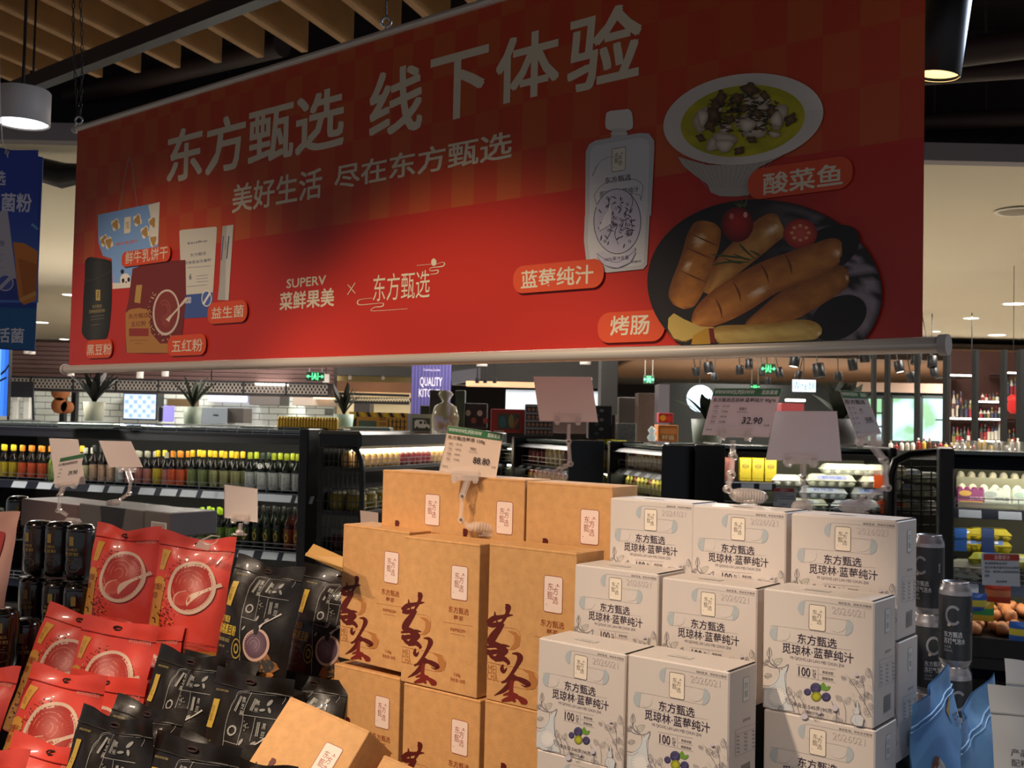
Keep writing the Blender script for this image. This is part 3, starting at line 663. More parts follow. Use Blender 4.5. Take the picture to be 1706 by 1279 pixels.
# ================================================================== CHILLED CABINETS
class Frame:
    def __init__(s, px, Y, yaw):
        p = PX(px, 700, Y); s.o = Vector((p.x, p.y, 0)); s.yaw = yaw; s.u, s.v = axes(yaw)
    def loc(s, px, py, b=0):          # pixel -> (a, z) on the plane b
        d = ray(px, py); t = ((s.o + s.v*b - EYEP).dot(s.v))/d.dot(s.v); P = EYEP + d*t
        return (P-s.o).dot(s.u), P.z
    def w(s, a, b, z): p = s.o + s.u*a + s.v*b; return Vector((p.x, p.y, z))
FA = Frame(508, 7.0, FY)
blueblack = mat('enamel_blue_black', '#10131f', .3, metal=.1)
tagm = mat('shelf_tag', '#aeb6c0', .5)
def wire_rail(k, a0, a1, z, y, n, h=.05):
    for q in (0, .45, 1): k.bar((a0, y, z+h*q), (a1, y, z+h*q), .004, .004)
    for i in range(n+1): k.bar((a0+(a1-a0)*i/n, y, z), (a0+(a1-a0)*i/n, y, z+h), .004, .004)
def cabinet(name, lb, fr, a0, a1, ztop, zcan, shelves, depth=.75, ends=(1, 1), tags=(), grille=True, base=.12, back=None, led=8, canopy_col=None, step=.0):
    """open fronted multideck; shelves = list of (z of deck, rail height)"""
    t = thing(name, lb, 'display fridge', fr.o, (0, 0, fr.yaw))
    k = MB(); k.box((a0, depth-.04, base), (a1, depth, ztop)); k.build('back_panel', back or mat('fridge_back', '#1b1a1a', .6), t)
    k = MB(); k.box((a0, -.02, 0), (a1, depth, base), 0, .01); k.build('plinth', BLACK, t)
    k = MB(); k.box((a0, .02, ztop-.02), (a1, depth, ztop), 0, .004); k.build('top_panel', mat('top_glass', '#5e6a66', .12, metal=.4), t)
    k = MB(); k.add([(a0, -.02, ztop-.035), (a1, -.02, ztop-.035), (a1, -.05, zcan), (a0, -.05, zcan), (a0, .06, ztop-.02), (a1, .06, ztop-.02), (a1, .05, zcan-.0), (a0, .05, zcan)],
        [(0, 3, 2, 1), (0, 1, 5, 4), (3, 7, 6, 2), (4, 5, 6, 7), (0, 4, 7, 3), (1, 2, 6, 5)]); k.build('canopy', canopy_col or blueblack, t)
    if grille:
        k = MB(); n = max(1, int((a1-a0)/.12))
        for z in (ztop-.03, ztop-.018, ztop-.006, ztop+.012): k.bar((a0+.01, -.035, z), (a1-.01, -.035, z), .004, .004)
        for i in range(n+1): k.bar((a0+.01+(a1-a0-.02)*i/n, -.035, ztop-.035), (a0+.01+(a1-a0-.02)*i/n, -.035, ztop+.012), .004, .004)
        k.build('wire_guard', WIRE, t)
    if led:
        k = MB(); k.box((a0+.03, .03, zcan+.005), (a1-.03, .06, zcan+.02)); k.build('light_strip', mat('led_strip%d' % led, '#fff8e0', emit=led), t)
    for i, (zs, zr) in enumerate(shelves):
        k = MB(); k.box((a0, .0, zs-.02), (a1, depth-.04, zs), 0, .003); sh = k.build('shelf', NAVY, t)
        k = MB(); k.add([(a0, -.005, zs), (a1, -.005, zs), (a1, -.035, zs-zr), (a0, -.035, zs-zr), (a0, .01, zs), (a1, .01, zs), (a1, .01, zs-zr), (a0, .01, zs-zr)],
              [(0, 3, 2, 1), (0, 1, 5, 4), (3, 7, 6, 2), (0, 4, 7, 3), (1, 2, 6, 5)]); k.build('price_rail', NAVY, sh)
        k = MB(); wire_rail(k, a0+.005, a1-.005, zs, -.006, max(2, int((a1-a0)/.25))); k.build('wire_fence', WIRE, sh)
        for (ta, tw_) in (tags[i] if i < len(tags) else ()):
            k = MB(); k.slab([(ta, -.009, zs-.006), (ta+tw_, -.009, zs-.006), (ta+tw_, -.0345, zs-zr+.004), (ta, -.0345, zs-zr+.004)][::-1], (0, -.9, -.3), .002); k.build('price_tag', tagm, sh)
        if led and i > 0:
            k = MB(); k.box((a0+.03, .03, shelves[i-1][0]-.035), (a1-.03, .045, shelves[i-1][0]-.022)); k.build('light_strip', mat('led_strip_dim%d' % led, '#fff8e0', emit=led*.9), t)
    for side, e in zip((a0, a1), ends):
        if e:
            s_ = -1 if side == a0 else 1; W = e if e != 1 else .06
            k = MB(); k.box((min(side, side+s_*W), -.06, 0), (max(side, side+s_*W), depth, ztop+.01), 0, .006); k.build('end_panel', BLACK, t)
    return t
# --- cabinet A (sauces)
a_l = FA.loc(-60, 740)[0]
zt_ = FA.loc(500, 716)[1]; zc_ = FA.loc(500, 741)[1]; zs1 = FA.loc(500, 824)[1]; zr1 = zs1-FA.loc(500, 838)[1]; zs2 = FA.loc(500, 921)[1]
tg1 = [(FA.loc(x, 800+.05*x)[0], .13) for x in (25, 67, 152, 185, 236, 272, 305, 340, 362, 432, 460, 496)]
tg2 = [(FA.loc(x, 920)[0], .12) for x in (400, 440, 475)]
cabinet('display_fridge', 'long black open fridge of sauce bottles along the left side', FA, a_l, -.004, zt_, zc_, [(zs1, zr1), (zs2, zr1), (zs2-.33, zr1)], ends=(1, .07), tags=(tg1, tg2), led=26)
BOT = {}
def bottle(kind):
    """(body, cap, label, radius, height) -> thing with parts body, cap, label"""
    if kind in BOT: return BOT[kind]
    body, cap, lab, r, h, logo = kind; ms = []
    k = MB(); k.lathe([(r*.9, 0), (r, .006), (r, h*.56), (r*.92, h*.62), (r*.5, h*.72), (r*.40, h*.78), (r*.40, h*.86)], 12); b = k.mesh('bottle', [mat('glass_'+body, '#'+body, .12, coat=.3)])
    k = MB(); k.lathe([(r*.52, h*.83), (r*.54, h*.97), (r*.42, h)], 10); c = k.mesh('cap', [mat('cap_'+cap, '#'+cap, .4)])
    k = MB(); k.lathe([(r*1.02, h*.08), (r*1.02, h*.50)], 14, cap=False); l = k.mesh('label', [mat('lab_'+lab, '#'+lab, .5, noise=.35, nscale=60)])
    lg = None
    if logo:
        q = Ink(); 
        if logo == '0': q.blob(0, h*.30, r*.42, h*.10, '#c9b13a', 1, 20, inner=.65); q.line([(r*.05, h*.41), (r*.3, h*.47)], r*.25, '#7a9a35')
        elif logo == 'ring': q.blob(0, h*.66, r*.6, r*.6, '#d8d8d0', 1, 16, inner=.6); q.line([(-r*.3, h*.66), (r*.3, h*.66)], r*.3, '#d8d8d0')
        else:
            q.grid(-r*.55, h*.14, r*.55, h*.46, '#'+logo)
            for i in range(3): q.grid(-r*.35, h*(.19+i*.08), r*.35, h*(.22+i*.08), '#3c342c')
        lg = q.mesh('emblem', warp=lambda a, b_, o: (r*1.03*math.sin(a/r), -r*1.03*math.cos(a/r)-o, b_))
    BOT[kind] = (b, c, l, lg); return BOT[kind]
def place_bottle(kind, loc, lb, grp, rz=0):
    b, c, l, lg = bottle(kind); o = bpy.data.objects.new('sauce_bottle', b); link(o); o.location = loc; o.rotation_euler = (0, 0, rz); tag(o, lb, 'bottle', grp)
    for nm, me in (('cap', c), ('label', l), ('emblem', lg)):
        if me: link(bpy.data.objects.new(nm, me), o)
    return o
Y1 = ('1a1210', 'd8c020', 'b8a020', .030, .25, 'c9b43a'); Y2 = ('1c1410', 'd6861f', 'c2542c', .030, .25, 'b8452a')
G1 = ('141813', 'e0b820', '6f7a4a', .031, .26, '8f9a66'); T1 = ('17150f', 'e0b820', '8a8a5c', .031, .26, 'a49c72')
W1 = ('10160f', '9aa61e', 'aab0ac', .031, .26, 'c2c4c4'); R1 = ('161314', 'a3a08c', 'a86a60', .030, .24, 'b06a60'); TN = ('201812', '2a2a2a', 'b89a80', .027, .27, 'b89a80')
O1 = ('151c10', '15130f', '1d2613', .031, .28, '0'); O2 = ('3a160c', '15130f', '8a3a20', .031, .28, '0'); GW = ('12160f', 'a8d020', '6a8a2e', .027, .25, 'c0c8b8')
DK = ('181614', 'c8b070', '58181c', .029, .22, None); CL = ('3a3c3a', '787878', '8f9a94', .028, .20, None); RD = ('6e1d22', '4a4a46', 'a03038', .030, .15, None); WR = ('10160f', '2e3a22', 'b0b4b0', .031, .26, 'ring')
up = [(-9, Y1), (7, Y1), (22, Y1), (37, Y2), (53, Y2), (70, Y2), (88, ('6a8a30', 'd5d8c8', '88a048', .032, .23, 'b9c8a0')), (106, ('23301a', 'd8d8d0', 'b8b8b0', .030, .24, 'c8c8c0')), (123, G1), (141, ('2a2a20', 'c0c0b0', 'c0b890', .030, .25, 'd0c8a0')),
      (156, TN), (170, TN), (184, TN), (200, W1), (216, R1), (232, R1), (246, R1), (262, Y1), (277, R1), (287, Y2), (301, Y2), (320, G1), (338, G1), (357, T1), (374, T1), (393, T1), (416, W1), (437, WR), (456, W1), (477, W1), (496, W1)]
for i, (px, kd) in enumerate(up):
    a, z = FA.loc(px, 790, .07)
    nm = ('sauce bottle with a yellow cap and yellow label' if kd is Y1 else 'sauce bottle with an orange cap and red label' if kd is Y2 else 'dark sauce bottle with a golden cap and green label' if kd is G1 else
          'dark bottle with a golden cap and olive tan label' if kd is T1 else 'dark bottle with a green cap and pale grey label' if kd is W1 else 'dark bottle with a dusty rose label' if kd is R1 else
          'slim tall bottle with a long tan label' if kd is TN else 'dark bottle with a white ring emblem on its neck' if kd is WR else 'carton like bottle in pale green' if px == 88 else 'pale capped dark bottle with a cream label')+', upper shelf of the left fridge'
    for row in (0, 1):
        place_bottle(kd, FA.w(a, .07+row*.075, zs1+.001), nm, 'top shelf: '+nm[:34], FY)
lo = [(-12, RD), (2, RD), (15, RD), (31, RD), (47, CL), (62, CL), (78, RD), (92, DK), (108, RD), (122, RD), (136, RD), (150, RD), (164, RD), (180, CL), (194, CL), (208, CL), (222, CL), (236, CL), (253, CL), (270, DK), (286, DK), (303, DK), (320, CL), (336, GW), (353, GW), (367, GW), (383, GW),
      (411, O1), (428, O1), (446, O1), (463, O1), (481, O2), (497, O2)]
for px, kd in lo:
    a, z = FA.loc(px, 880, .07)
    lb_ = ('dark oil bottle with a yellow zero emblem' if kd is O1 else 'red brown oil bottle with a yellow zero emblem' if kd is O2 else 'yellow green capped bottle with a white and green label' if kd is GW else
           'low red jar with a dark lid' if kd is RD else 'grey glass bottle with a pale label' if kd is CL else 'dark bottle with a tan cap')+', lower shelf of the left fridge'
    for row in (0, 1): place_bottle(kd, FA.w(a, .07+row*.075, zs2+.001), lb_, 'lower shelf: '+lb_[:34], FY)
# things standing on top of cabinet A
yb = simple_bottle(.0165, .085, 'b87f1c', 'e6cf30', 'd9a92a', 10, 1)
for i in range(20):
    for j in (0, 1):
        a, z = FA.loc(466+i*4.9, 710, .2+.15*j); put(yb, 'sample_bottle', FA.w(a, .2+.15*j, zt_+.001), 'small yellow sample bottle crowded on the fridge top', 'bottle', 'yellow sample bottles on the fridge top')
panel_thing('tray', 462, 713, 565, 715, 7.15, .25, mat('tray_black', '#1a1512', .3), 'black tray edge under the small yellow bottles', 'tray')
for i, (x0, x1) in enumerate(((95, 190), (210, 235), (400, 455), (560, 650))):
    panel_thing('foil_tray', x0, 706+i*2, x1, 711+i*2, 7.45+(.0), .2, mat('foil', '#8d9a94', .25, metal=.6), ('long metal tray on the fridge top under the cream potted plant', 'small metal tray on the fridge top', 'metal tray on the fridge top right of the steel box', 'blue grey tray in front of the striped case')[i], 'tray')
# --- island B: end with wire grid and long side with jars
jar_y = simple_bottle(.034, .10, 'b08a4a', 'd8c9a0', 'c9a26a', 10, 1); jar_r = simple_bottle(.034, .10, '7a4a3a', 'c9b890', '8a3038', 10, 1)
jar_big = simple_bottle(.062, .115, '8a7a2c', 'cfc9a8', None, 14, 1); jar_red = simple_bottle(.055, .09, '4a1218', '6a5048', None, 12, 1)
FB = Frame(604, 6.62, FY+PI/2)    # along the long side, away from the camera
tB = thing('gondola_fridge', 'black island fridge with a wire grid end and rows of jars behind the kraft boxes', 'display fridge', FB.o, (0, 0, FB.yaw))
# local: x runs away, y runs to the left (into the unit)
L = 2.5; Wd = .31; zB = FA.loc(560, 722)[1]+.02
k = MB(); k.box((-.02, .0, zB-.11), (L, Wd, zB), 0, .02); k.build('canopy', BLACK, tB)
k = MB(); k.box((0, .27, 0), (L, .30, zB-.1)); k.build('back_panel', mat('fridge_back', '#1b1a1a'), tB)
k = MB(); k.box((0, .0, 0), (L, Wd, .3), 0, .01); k.build('plinth', BLACK, tB)
k = MB(); k.tube([(0, -.005, .3), (0, -.01, zB-.25), (0, .0, zB-.18), (0, .03, zB-.12), (0, .08, zB-.09), (0, .14, zB-.08)], .017, 8); k.build('side_tube', BLACK, tB)
k = MB(); k.box((0, .02, zB-.05), (L, .05, zB-.1)); k.box((.05, .06, zB-.125), (L-.1, .10, zB-.11)); k.build('light_strip', mat('led_strip', '#fff8e0', emit=6), tB)
zj1 = FB.loc(640, 777, .0)[1]; zj2 = zj1-.27; zj3 = zj2-.25
for zz_ in (zj1, zj2, zj3):
    k = MB(); k.box((0, .01, zz_-.025), (L, .27, zz_), 0, .003); sh = k.build('shelf', mat('shelf_grey', '#2a2a2a', .5), tB)
    k = MB(); wire_rail(k, .03, L, zz_, -.0, 12, .05); k.build('wire_fence', WIRE, sh)
k = MB()
for i in range(9): k.bar((-.015, .02+i*.033, .3), (-.015, .02+i*.033, zB-.05), .005, .005)
for i in range(14): k.bar((-.015, .0, .33+i*.082), (-.015, .30, .33+i*.082), .005, .005)
k.build('wire_grid', mat('grid_black', '#0c0c0c', .5), tB)
rnd = random.Random(4)
for i in range(26):
    for j in range(2):
        put(jar_r if 6 < i < 13 else jar_y, 'jar', FB.w(.07+i*.08, .05+j*.09, zj1+.001), 'small jar on the top shelf of the wire grid island fridge', 'jar', 'jars on the island top shelf')
for i in range(9):
    for j in range(2): put(jar_big, 'pickle_jar', FB.w(.10+i*.14, .08+j*.13, zj2+.001), 'round yellow pickle jar behind the wire grid, middle shelf', 'jar', 'pickle jars behind the wire grid')
for j in range(2): put(jar_red, 'pickle_jar', FB.w(.12, .09+j*.12, zj3+.001), 'dark red jar behind the wire grid, lowest shelf', 'jar', 'dark red jars behind the wire grid')
# --- units C (behind the blank card), D and E
def unit(name, lb, px0, px1, Y0, Y1, ytop_px, canopy_h, rails, curved=True, back='#3a3a34', depth=.5, tags=0, led=5, end_r=.0):
    """cabinet whose front runs between two pixels at two distances"""
    A = PX(px0, 700, Y0); B = PX(px1, 700, Y1); d = Vector((B.x-A.x, B.y-A.y, 0)); Ln = d.length; yaw = math.atan2(d.y, d.x)
    fr = Frame(px0, Y0, yaw); zt = fr.loc(px0+(px1-px0)*.5, ytop_px)[1]
    zs = [(fr.loc((px0+px1)/2, r0)[1], fr.loc((px0+px1)/2, r0)[1]-fr.loc((px0+px1)/2, r1)[1]) for r0, r1 in rails]
    tg = [[(Ln*(q+.1)/tags, Ln*.45/tags) for q in range(tags)] for _ in zs] if tags else ()
    t = cabinet(name, lb, fr, 0, Ln, zt, zt-canopy_h, zs, depth=depth, ends=(.05, end_r or .05), tags=tg, grille=False, led=led, back=mat('back'+back, back, .6), canopy_col=BLACK)
    return fr, Ln, [z for z, _ in zs], zt
fr, Ln, zs, zt = unit('drinks_rack', 'narrow black fridge of ready meals left of the blank white card stand', 836, 868, 7.2, 7.1, 742, .03, [(768, 773), (792, 798), (815, 820)], back='#5a6a5c', depth=.12, end_r=.01)
for i in range(5):
    for r_ in range(2): put(simple_bottle(.035, .05, '9aa890', 'b8c0b0', None, 8, 1), 'meal_tub', fr.w(.03+i*Ln/5.2, .06, zs[r_]+.001), 'pale tub in the narrow fridge of ready meals', 'tub', 'tubs in the narrow fridge')
fr, Ln, zs, zt = unit('drinks_rack', 'black fridge of orange and green capped bottles behind the blank white card', 872, 962, 6.9, 6.1, 733, .05, [(777, 785), (812, 820)], back='#3a2520', tags=6, end_r=.03, depth=.16, led=10)
for i in range(11):
    kd = [('3a1c18', 'd98a30', '7a3030', .024, .14, None)]*4+[('b8a878', '2f9a50', 'c8b890', .024, .14, None)]*4+[('8a3030', '2f9a50', '5a2028', .024, .14, None)]*3
    put(simple_bottle(.024, .15, kd[i][0], kd[i][1], kd[i][2]), 'drink_bottle', fr.w(.04+i*(Ln-.06)/11, .05, zs[0]+.001), 'small drink bottle with a bright cap behind the blank white card', 'bottle', 'drink bottles behind the blank card')
    put(simple_bottle(.024, .13, '4a2018', 'e0b050', 'a88040'), 'drink_bottle', fr.w(.04+i*(Ln-.06)/11, .05, zs[1]+.001), 'small dark drink bottle on the lower shelf behind the blank white card', 'bottle', 'lower drink bottles behind the blank card')
panel_thing('black_column', 962, 738, 985, 900, 6.2, .05, BLACK, 'black upright end panel right of the clear card stand', 'panel')
fr, Ln, zs, zt = unit('drinks_rack', 'narrow fridge of yellow noodle packs beside the black upright panel', 985, 1030, 7.0, 6.9, 740, .02, [(784, 788), (812, 817)], back='#8a8a52', led=8)
def pack_mesh(w, h, d, col, col2, nm='pack'):
    key = (w, h, d, col, col2)
    if key in bp_m: return bp_m[key]
    k = MB(); vs = []; nx, nz = 6, 6
    for sgn in (-1, 1):
        for j in range(nz+1):
            for i in range(nx+1):
                u, v = i/nx, j/nz; b = d/2*(math.sin(PI*u)*math.sin(PI*v))**.4 if 0 < u < 1 and 0 < v < 1 else .001
                vs.append(((u-.5)*w, sgn*b, v*h))
    n = (nx+1)*(nz+1)
    for s_ in (0, 1):
        for j in range(nz):
            for i in range(nx):
                q = [s_*n+j*(nx+1)+i, s_*n+j*(nx+1)+i+1, s_*n+(j+1)*(nx+1)+i+1, s_*n+(j+1)*(nx+1)+i]
                k.f.append(tuple(q if s_ == 0 else q[::-1])); k.m.append(1 if (s_ == 0 and 2 <= j <= 3) else 0); k.sm.append(True)
    k.v = vs; me = k.mesh(nm, [mat('pk'+col, col, .35), mat('pk'+col2, col2, .4)]); bp_m[key] = me; return me
for i in range(3):
    for j in range(2):
        put(pack_mesh(.09, .20, .05, '#d2cf3c', '#e8e8c0'), 'noodle_pack', fr.w(.06+i*(Ln-.08)/2.6, .05+j*.08, zs[0]+.001), 'crumpled yellow noodle pack in the narrow middle fridge', 'pack', 'yellow noodle packs', FY+.3*i)
    put(pack_mesh(.09, .09, .05, '#c9cc8a', '#8aa060'), 'noodle_pack', fr.w(.06+i*(Ln-.08)/2.6, .05, zs[1]+.001), 'pale noodle pack on the lower shelf of the narrow middle fridge', 'pack', 'pale noodle packs')
fr, Ln, zs, zt = unit('drinks_rack', 'black fridge with sloping canopy and rows of small sauce bottles, left of the yellow cartons', 1033, 1120, 6.6, 5.8, 741, .05, [(785, 795), (828, 836)], back='#6a6a4c', tags=5, end_r=.02, led=12, depth=.16)
for i in range(13):
    c_ = (['c9c4b0', '5a7a9a', 'b0502c'][i % 3] if i < 4 else ['a9a070', 'c8c4a0', 'b87a40'][i % 3])
    put(simple_bottle(.021, .14, c_, '3a8a4a' if i > 4 else 'd8a030', 'd8d2bc'), 'sauce_bottle', fr.w(.03+i*(Ln-.05)/13, .05, zs[0]+.001), 'small sauce bottle in the sloping canopy fridge', 'bottle', 'small sauce bottles, upper shelf')
    put(simple_bottle(.021, .12, ['b8a840', '8a8a3a', '6a3a20', 'c8b060'][i % 4], '3fae5a', 'c9c07a'), 'sauce_bottle', fr.w(.03+i*(Ln-.05)/13, .05, zs[1]+.001), 'small yellow sauce bottle below in the sloping canopy fridge', 'bottle', 'small sauce bottles, lower shelf')
fr, Ln, zs, zt = unit('drinks_rack', 'dim black fridge of milk bottles left of the yellow cartons', 1130, 1172, 6.0, 5.8, 742, .05, [(790, 796), (832, 840)], back='#3a3a2c', end_r=.02, led=3, depth=.14)
for i in range(6):
    for r_ in (0, 1): put(simple_bottle(.024, .15, ['a9a07a', '8a8a7c'][r_], 'c9c4b0', 'b8a070'), 'milk_bottle', fr.w(.03+i*(Ln-.04)/6, .06, zs[r_]+.001), 'dim pale bottle in the dark fridge left of the yellow cartons', 'bottle', 'dim bottles left of the yellow cartons')
# egg and carton island
FE = Frame(1200, 6.1, FY*.2)
aR = FE.loc(1478, 760)[0]
zE = FE.loc(1300, 744)[1]
zsE = [FE.loc(1250, 803)[1], FE.loc(1350, 853)[1]]
cabinet('egg_fridge', 'wide black fridge of egg boxes behind the white juice boxes', FE, 0, aR, zE, zE-.065, [(zsE[1], .04)], depth=.55, ends=(.04, .04), grille=False, led=22, back=mat('back_cream', '#5c5a48', .6), canopy_col=blueblack)
def carton(t, w, h):
    ink_on(t, lambda k: (k.grid(0, 0, 1, 1, '#b9a41e'), k.grid(0, .86, 1, 1, '#d9d021'), k.blob(.5, .66, .3, .1, '#5a4410', 1, 14, inner=.7), k.line([(.35, .66), (.65, .66)], .05, '#5a4410'), k.grid(.1, .1, .9, .16, '#8a7a14')), w=w, h=h)
for i, x in enumerate((1205, 1233, 1254, 1275)):
    a, z = FE.loc(x, 800, .1); t = thing('yellow_carton', 'yellow milk carton with a dark oval print on the egg fridge shelf' if i else 'partly hidden reddish carton beside the yellow cartons', 'carton', FE.w(a+.03, .1, zsE[0]+.001), (0, 0, FE.yaw), 'yellow cartons' if i else None)
    k = MB(); cc = mat('carton_yellow', '#c4b020', .4) if i else mat('carton_dusky', '#7a4038', .5)
    k.box((-.033, 0, 0), (.033, .06, .13), 0, .003); k.add([(-.033, 0, .13), (.033, 0, .13), (.033, .06, .13), (-.033, .06, .13), (-.033, .03, .155), (.033, .03, .155)], [(0, 1, 5, 4), (3, 4, 5, 2), (0, 4, 3), (1, 2, 5)]); k.box((-.033, .028, .154), (.033, .032, .165)); k.build('body', cc, t)
    if i: ink_on(t, lambda k: (k.grid(.05, .02, .95, .98, '#b9a41e'), k.blob(.5, .66, .3, .1, '#5a4410', 1, 14, inner=.7), k.line([(.35, .66), (.65, .66)], .05, '#5a4410'), k.grid(.1, .1, .9, .14, '#8a7a14')), w=.066, h=.13)
aY = FE.loc(1292, 800)[0]; t = thing('carton_shelf', 'short shelf with a blue black rail carrying the yellow cartons', 'shelf', FE.o, (0, 0, FE.yaw)); k = MB(); k.box((.0, .0, zsE[0]-.02), (aY, .4, zsE[0]), 0, .003); k.build('board', NAVY, t); k = MB(); k.box((.0, -.02, zsE[0]-.045), (aY, 0, zsE[0]-.002), 0, .003); k.build('price_rail', NAVY, t)
for q_ in (.12, .22): k = MB(); k.box((q_, -.0225, zsE[0]-.04), (q_+.07, -.02, zsE[0]-.008)); k.build('price_tag', tagm, t)
EGGC = {}
def egg_box(w, h, d, col, lab=None, band=None):
    """moulded egg carton: tray with bumps, lid with rounded shoulders"""
    key = (w, h, d, col, lab, band)
    if key in EGGC: return EGGC[key]
    k = MB()
    def lidring(z, ins): return [(-w/2+ins, 0+ins, z), (w/2-ins, 0+ins, z), (w/2-ins, d-ins, z), (-w/2+ins, d-ins, z)]
    lev = [(0, .022), (h*.40, .004), (h*.45, 0), (h*.52, 0), (h*.56, .006), (h*.9, .02), (h, .034)]
    vs = []; [vs.extend(lidring(z, i_)) for z, i_ in lev]
    fs = [(a*4+b, a*4+(b+1) % 4, (a+1)*4+(b+1) % 4, (a+1)*4+b) for a in range(len(lev)-1) for b in range(4)]+[(3, 2, 1, 0), tuple(range(len(vs)-4, len(vs)))]
    k.add(vs, fs)
    n = max(3, int(w/.05))
    for i in range(n): k.lathe([(.012, 0), (.024, h*.25), (.022, h*.42)], 8, (-w/2+(i+.5)*w/n, .022, 0))
    body = k.mesh('egg_box', [mat('pulp'+col, col, .85, noise=.1, nscale=40)]); parts = []
    if lab:
        q = Ink(); q.grid(-w*.3, h*.58, w*.3, h*.9, lab); q.text('鲜鸡蛋', -w*.2, h*.64, w*.2, h*.84, '#2c4a8a' if lab != '#2d5fb0' else '#ffffff', .02)
        parts.append(q.mesh('label', warp=lambda a, b_, o: (a, (b_-h*.56)/(h*.34)*.014+.005-o-.0012, b_)))
    if band:
        k = MB(); k.box((-w*.18, -.003, h*.0), (w*.10, d*.5, h*1.02)); parts.append(k.mesh('paper_band', [mat('band'+band, band, .5)]))
    EGGC[key] = (body, parts); return EGGC[key]
def put_egg(kd, loc, rz, lb, grp, tilt=0):
    b, ps = egg_box(*kd); o = bpy.data.objects.new('egg_box', b); link(o); o.location = loc; o.rotation_euler = (tilt, 0, rz); tag(o, lb, 'egg box', grp)
    for m_ in ps: link(bpy.data.objects.new('label', m_), o)
    return o
for kd, px, layer, lb in (
    ((.27, .07, .12, '#b7bda4', '#c9d3c8', None), 1340, 0, 'pale green egg box at the bottom left of the egg box stack'),
    ((.27, .07, .12, '#b9c3c4', '#8d93b0', None), 1425, 0, 'bottom egg box with a lilac label behind the rightmost white box'),
    ((.27, .07, .12, '#a89c86', '#b23a22', '#a8431c'), 1480, 0, 'bottom egg box with a red orange band near the wire grid'),
    ((.27, .07, .12, '#b9c3c4', '#aeb9cc', None), 1372, 1, 'bluish egg box on the second layer right of the clear stand pole'),
    ((.25, .07, .12, '#b5bdba', '#7d93c0', None), 1455, 1, 'egg box with a blue label on the second layer'),
    ((.27, .07, .12, '#c6c9ae', '#8f93b6', None), 1385, 2, 'egg box with a lilac label on the third layer, just right of the clear stand'),
    ((.24, .07, .12, '#cdc7b0', '#e6e6da', '#d9541c'), 1468, 2, 'third layer egg box with an orange paper band'),
    ((.18, .06, .12, '#dcddd0', None, None), 1312, 2, 'white foam egg box peeping out left of the stack'),
    ((.28, .06, .12, '#cfd1bd', '#dfe4d6', None), 1412, 3, 'topmost pale egg box with a small printed label under the fridge canopy'),
    ((.24, .06, .12, '#c8c5b0', None, None), 1478, 3, 'topmost plain cream egg box beside the sideways price card')):
    a, z = FE.loc(px, 800, .08); put_egg(kd, FE.w(a, .06+.012*(layer % 2), zsE[1]+.001+.0705*layer), FE.yaw+random.uniform(-.05, .05), lb, None)
# red topped notice standing before the egg fridge
def notice(name, corners, Y, lb, big=True):
    p = [PX(x, y, Y) for x, y in corners]; c = (p[2]+p[3])/2; t = thing(name, lb, 'notice', c)
    k = MB(); k.slab([q-c for q in p], (0, 1, 0), .003); k.build('board', mat('notice_board', '#b8bcc2', .5), t)
    W = p[1].x-p[0].x; H = p[0].z-p[3].z
    def f(q):
        q.grid(.02, .8, .98, .99, '#a8332c'); q.text('温馨提示', .3, .83, .72, .96, '#d9b8b0', .02)
        for i, s_ in enumerate(('敬请顾客朋友您好', '我们所售鸡蛋均为当日新鲜', '鸡蛋，请您放心选购轻拿轻放', '谢谢')):
            q.text(s_, .05, .66-i*.13, .05+(.6, .92, .92, .12)[i], .74-i*.13, '#3a3c42', .015)
        q.text('菜鲜果美', .35, .1, .65, .17, '#3a3c42', .01)
    q = Ink(lambda x, y: (p[3].x-c.x+(x*W), y*H)); f(q); q.build('print', t).location = (0, -.002, 0)
notice('notice_sign', ((1293, 811), (1328, 813), (1325, 846), (1288, 842)), 5.9, 'small notice with a red header between the clear card stands')
notice('notice_sign', ((1635, 921), (1697, 923), (1700, 977), (1637, 974)), 4.9, 'large notice with a red header hung on the right egg shelf')
# wire grid end right of the egg fridge
t = thing('wire_rack_end', 'black wire grid end of the egg fridge beside the tall black panel', 'wire grid', PX(1522, 900, 5.95)); o0 = t.location
k = MB()
for x in np.linspace(1486, 1568, 6): k.bar(PX(x, 771 if x < 1550 else 785, 5.9)-o0, PX(x-1, 900, 5.9)-o0, .006, .006)
for y in np.linspace(778, 894, 7): k.bar(PX(1486, y, 5.9)-o0, PX(1568, y, 5.9)-o0, .006, .006)
k.build('wire_grid', mat('grid_black', '#0c0c0c'), t)
k = MB(); k.tube([PX(1484, 905, 5.9)-o0, PX(1485, 790, 5.9)-o0, PX(1492, 768, 5.9)-o0, PX(1515, 757, 5.9)-o0, PX(1575, 752, 5.9)-o0], .025, 8); k.build('side_tube', BLACK, t)
for i, (px, py) in enumerate(((1515, 790), (1545, 795), (1510, 815), (1540, 818), (1515, 840), (1545, 843))):
    p = PX(px, py+9, 6.15); put_egg((.17, .06, .1, '#8f928c', ('#9aa4c0', None)[i % 2], None), p, 0, 'dim egg box behind the black wire grid', 'egg boxes behind the wire grid')
panel_thing('rack_shelf', 1488, 850, 1572, 856, 6.05, .3, BLACK, 'shelf behind the black wire grid', 'shelf')
panel_thing('blackout_sheet', 1484, 765, 1572, 1000, 6.4, .03, mat('rack_blackout', '#0f0e0e', .7), 'added dark sheet hiding the bright view behind the wire grid and its egg boxes', 'panel')  # added sheet that darkens the open view behind the wire grid
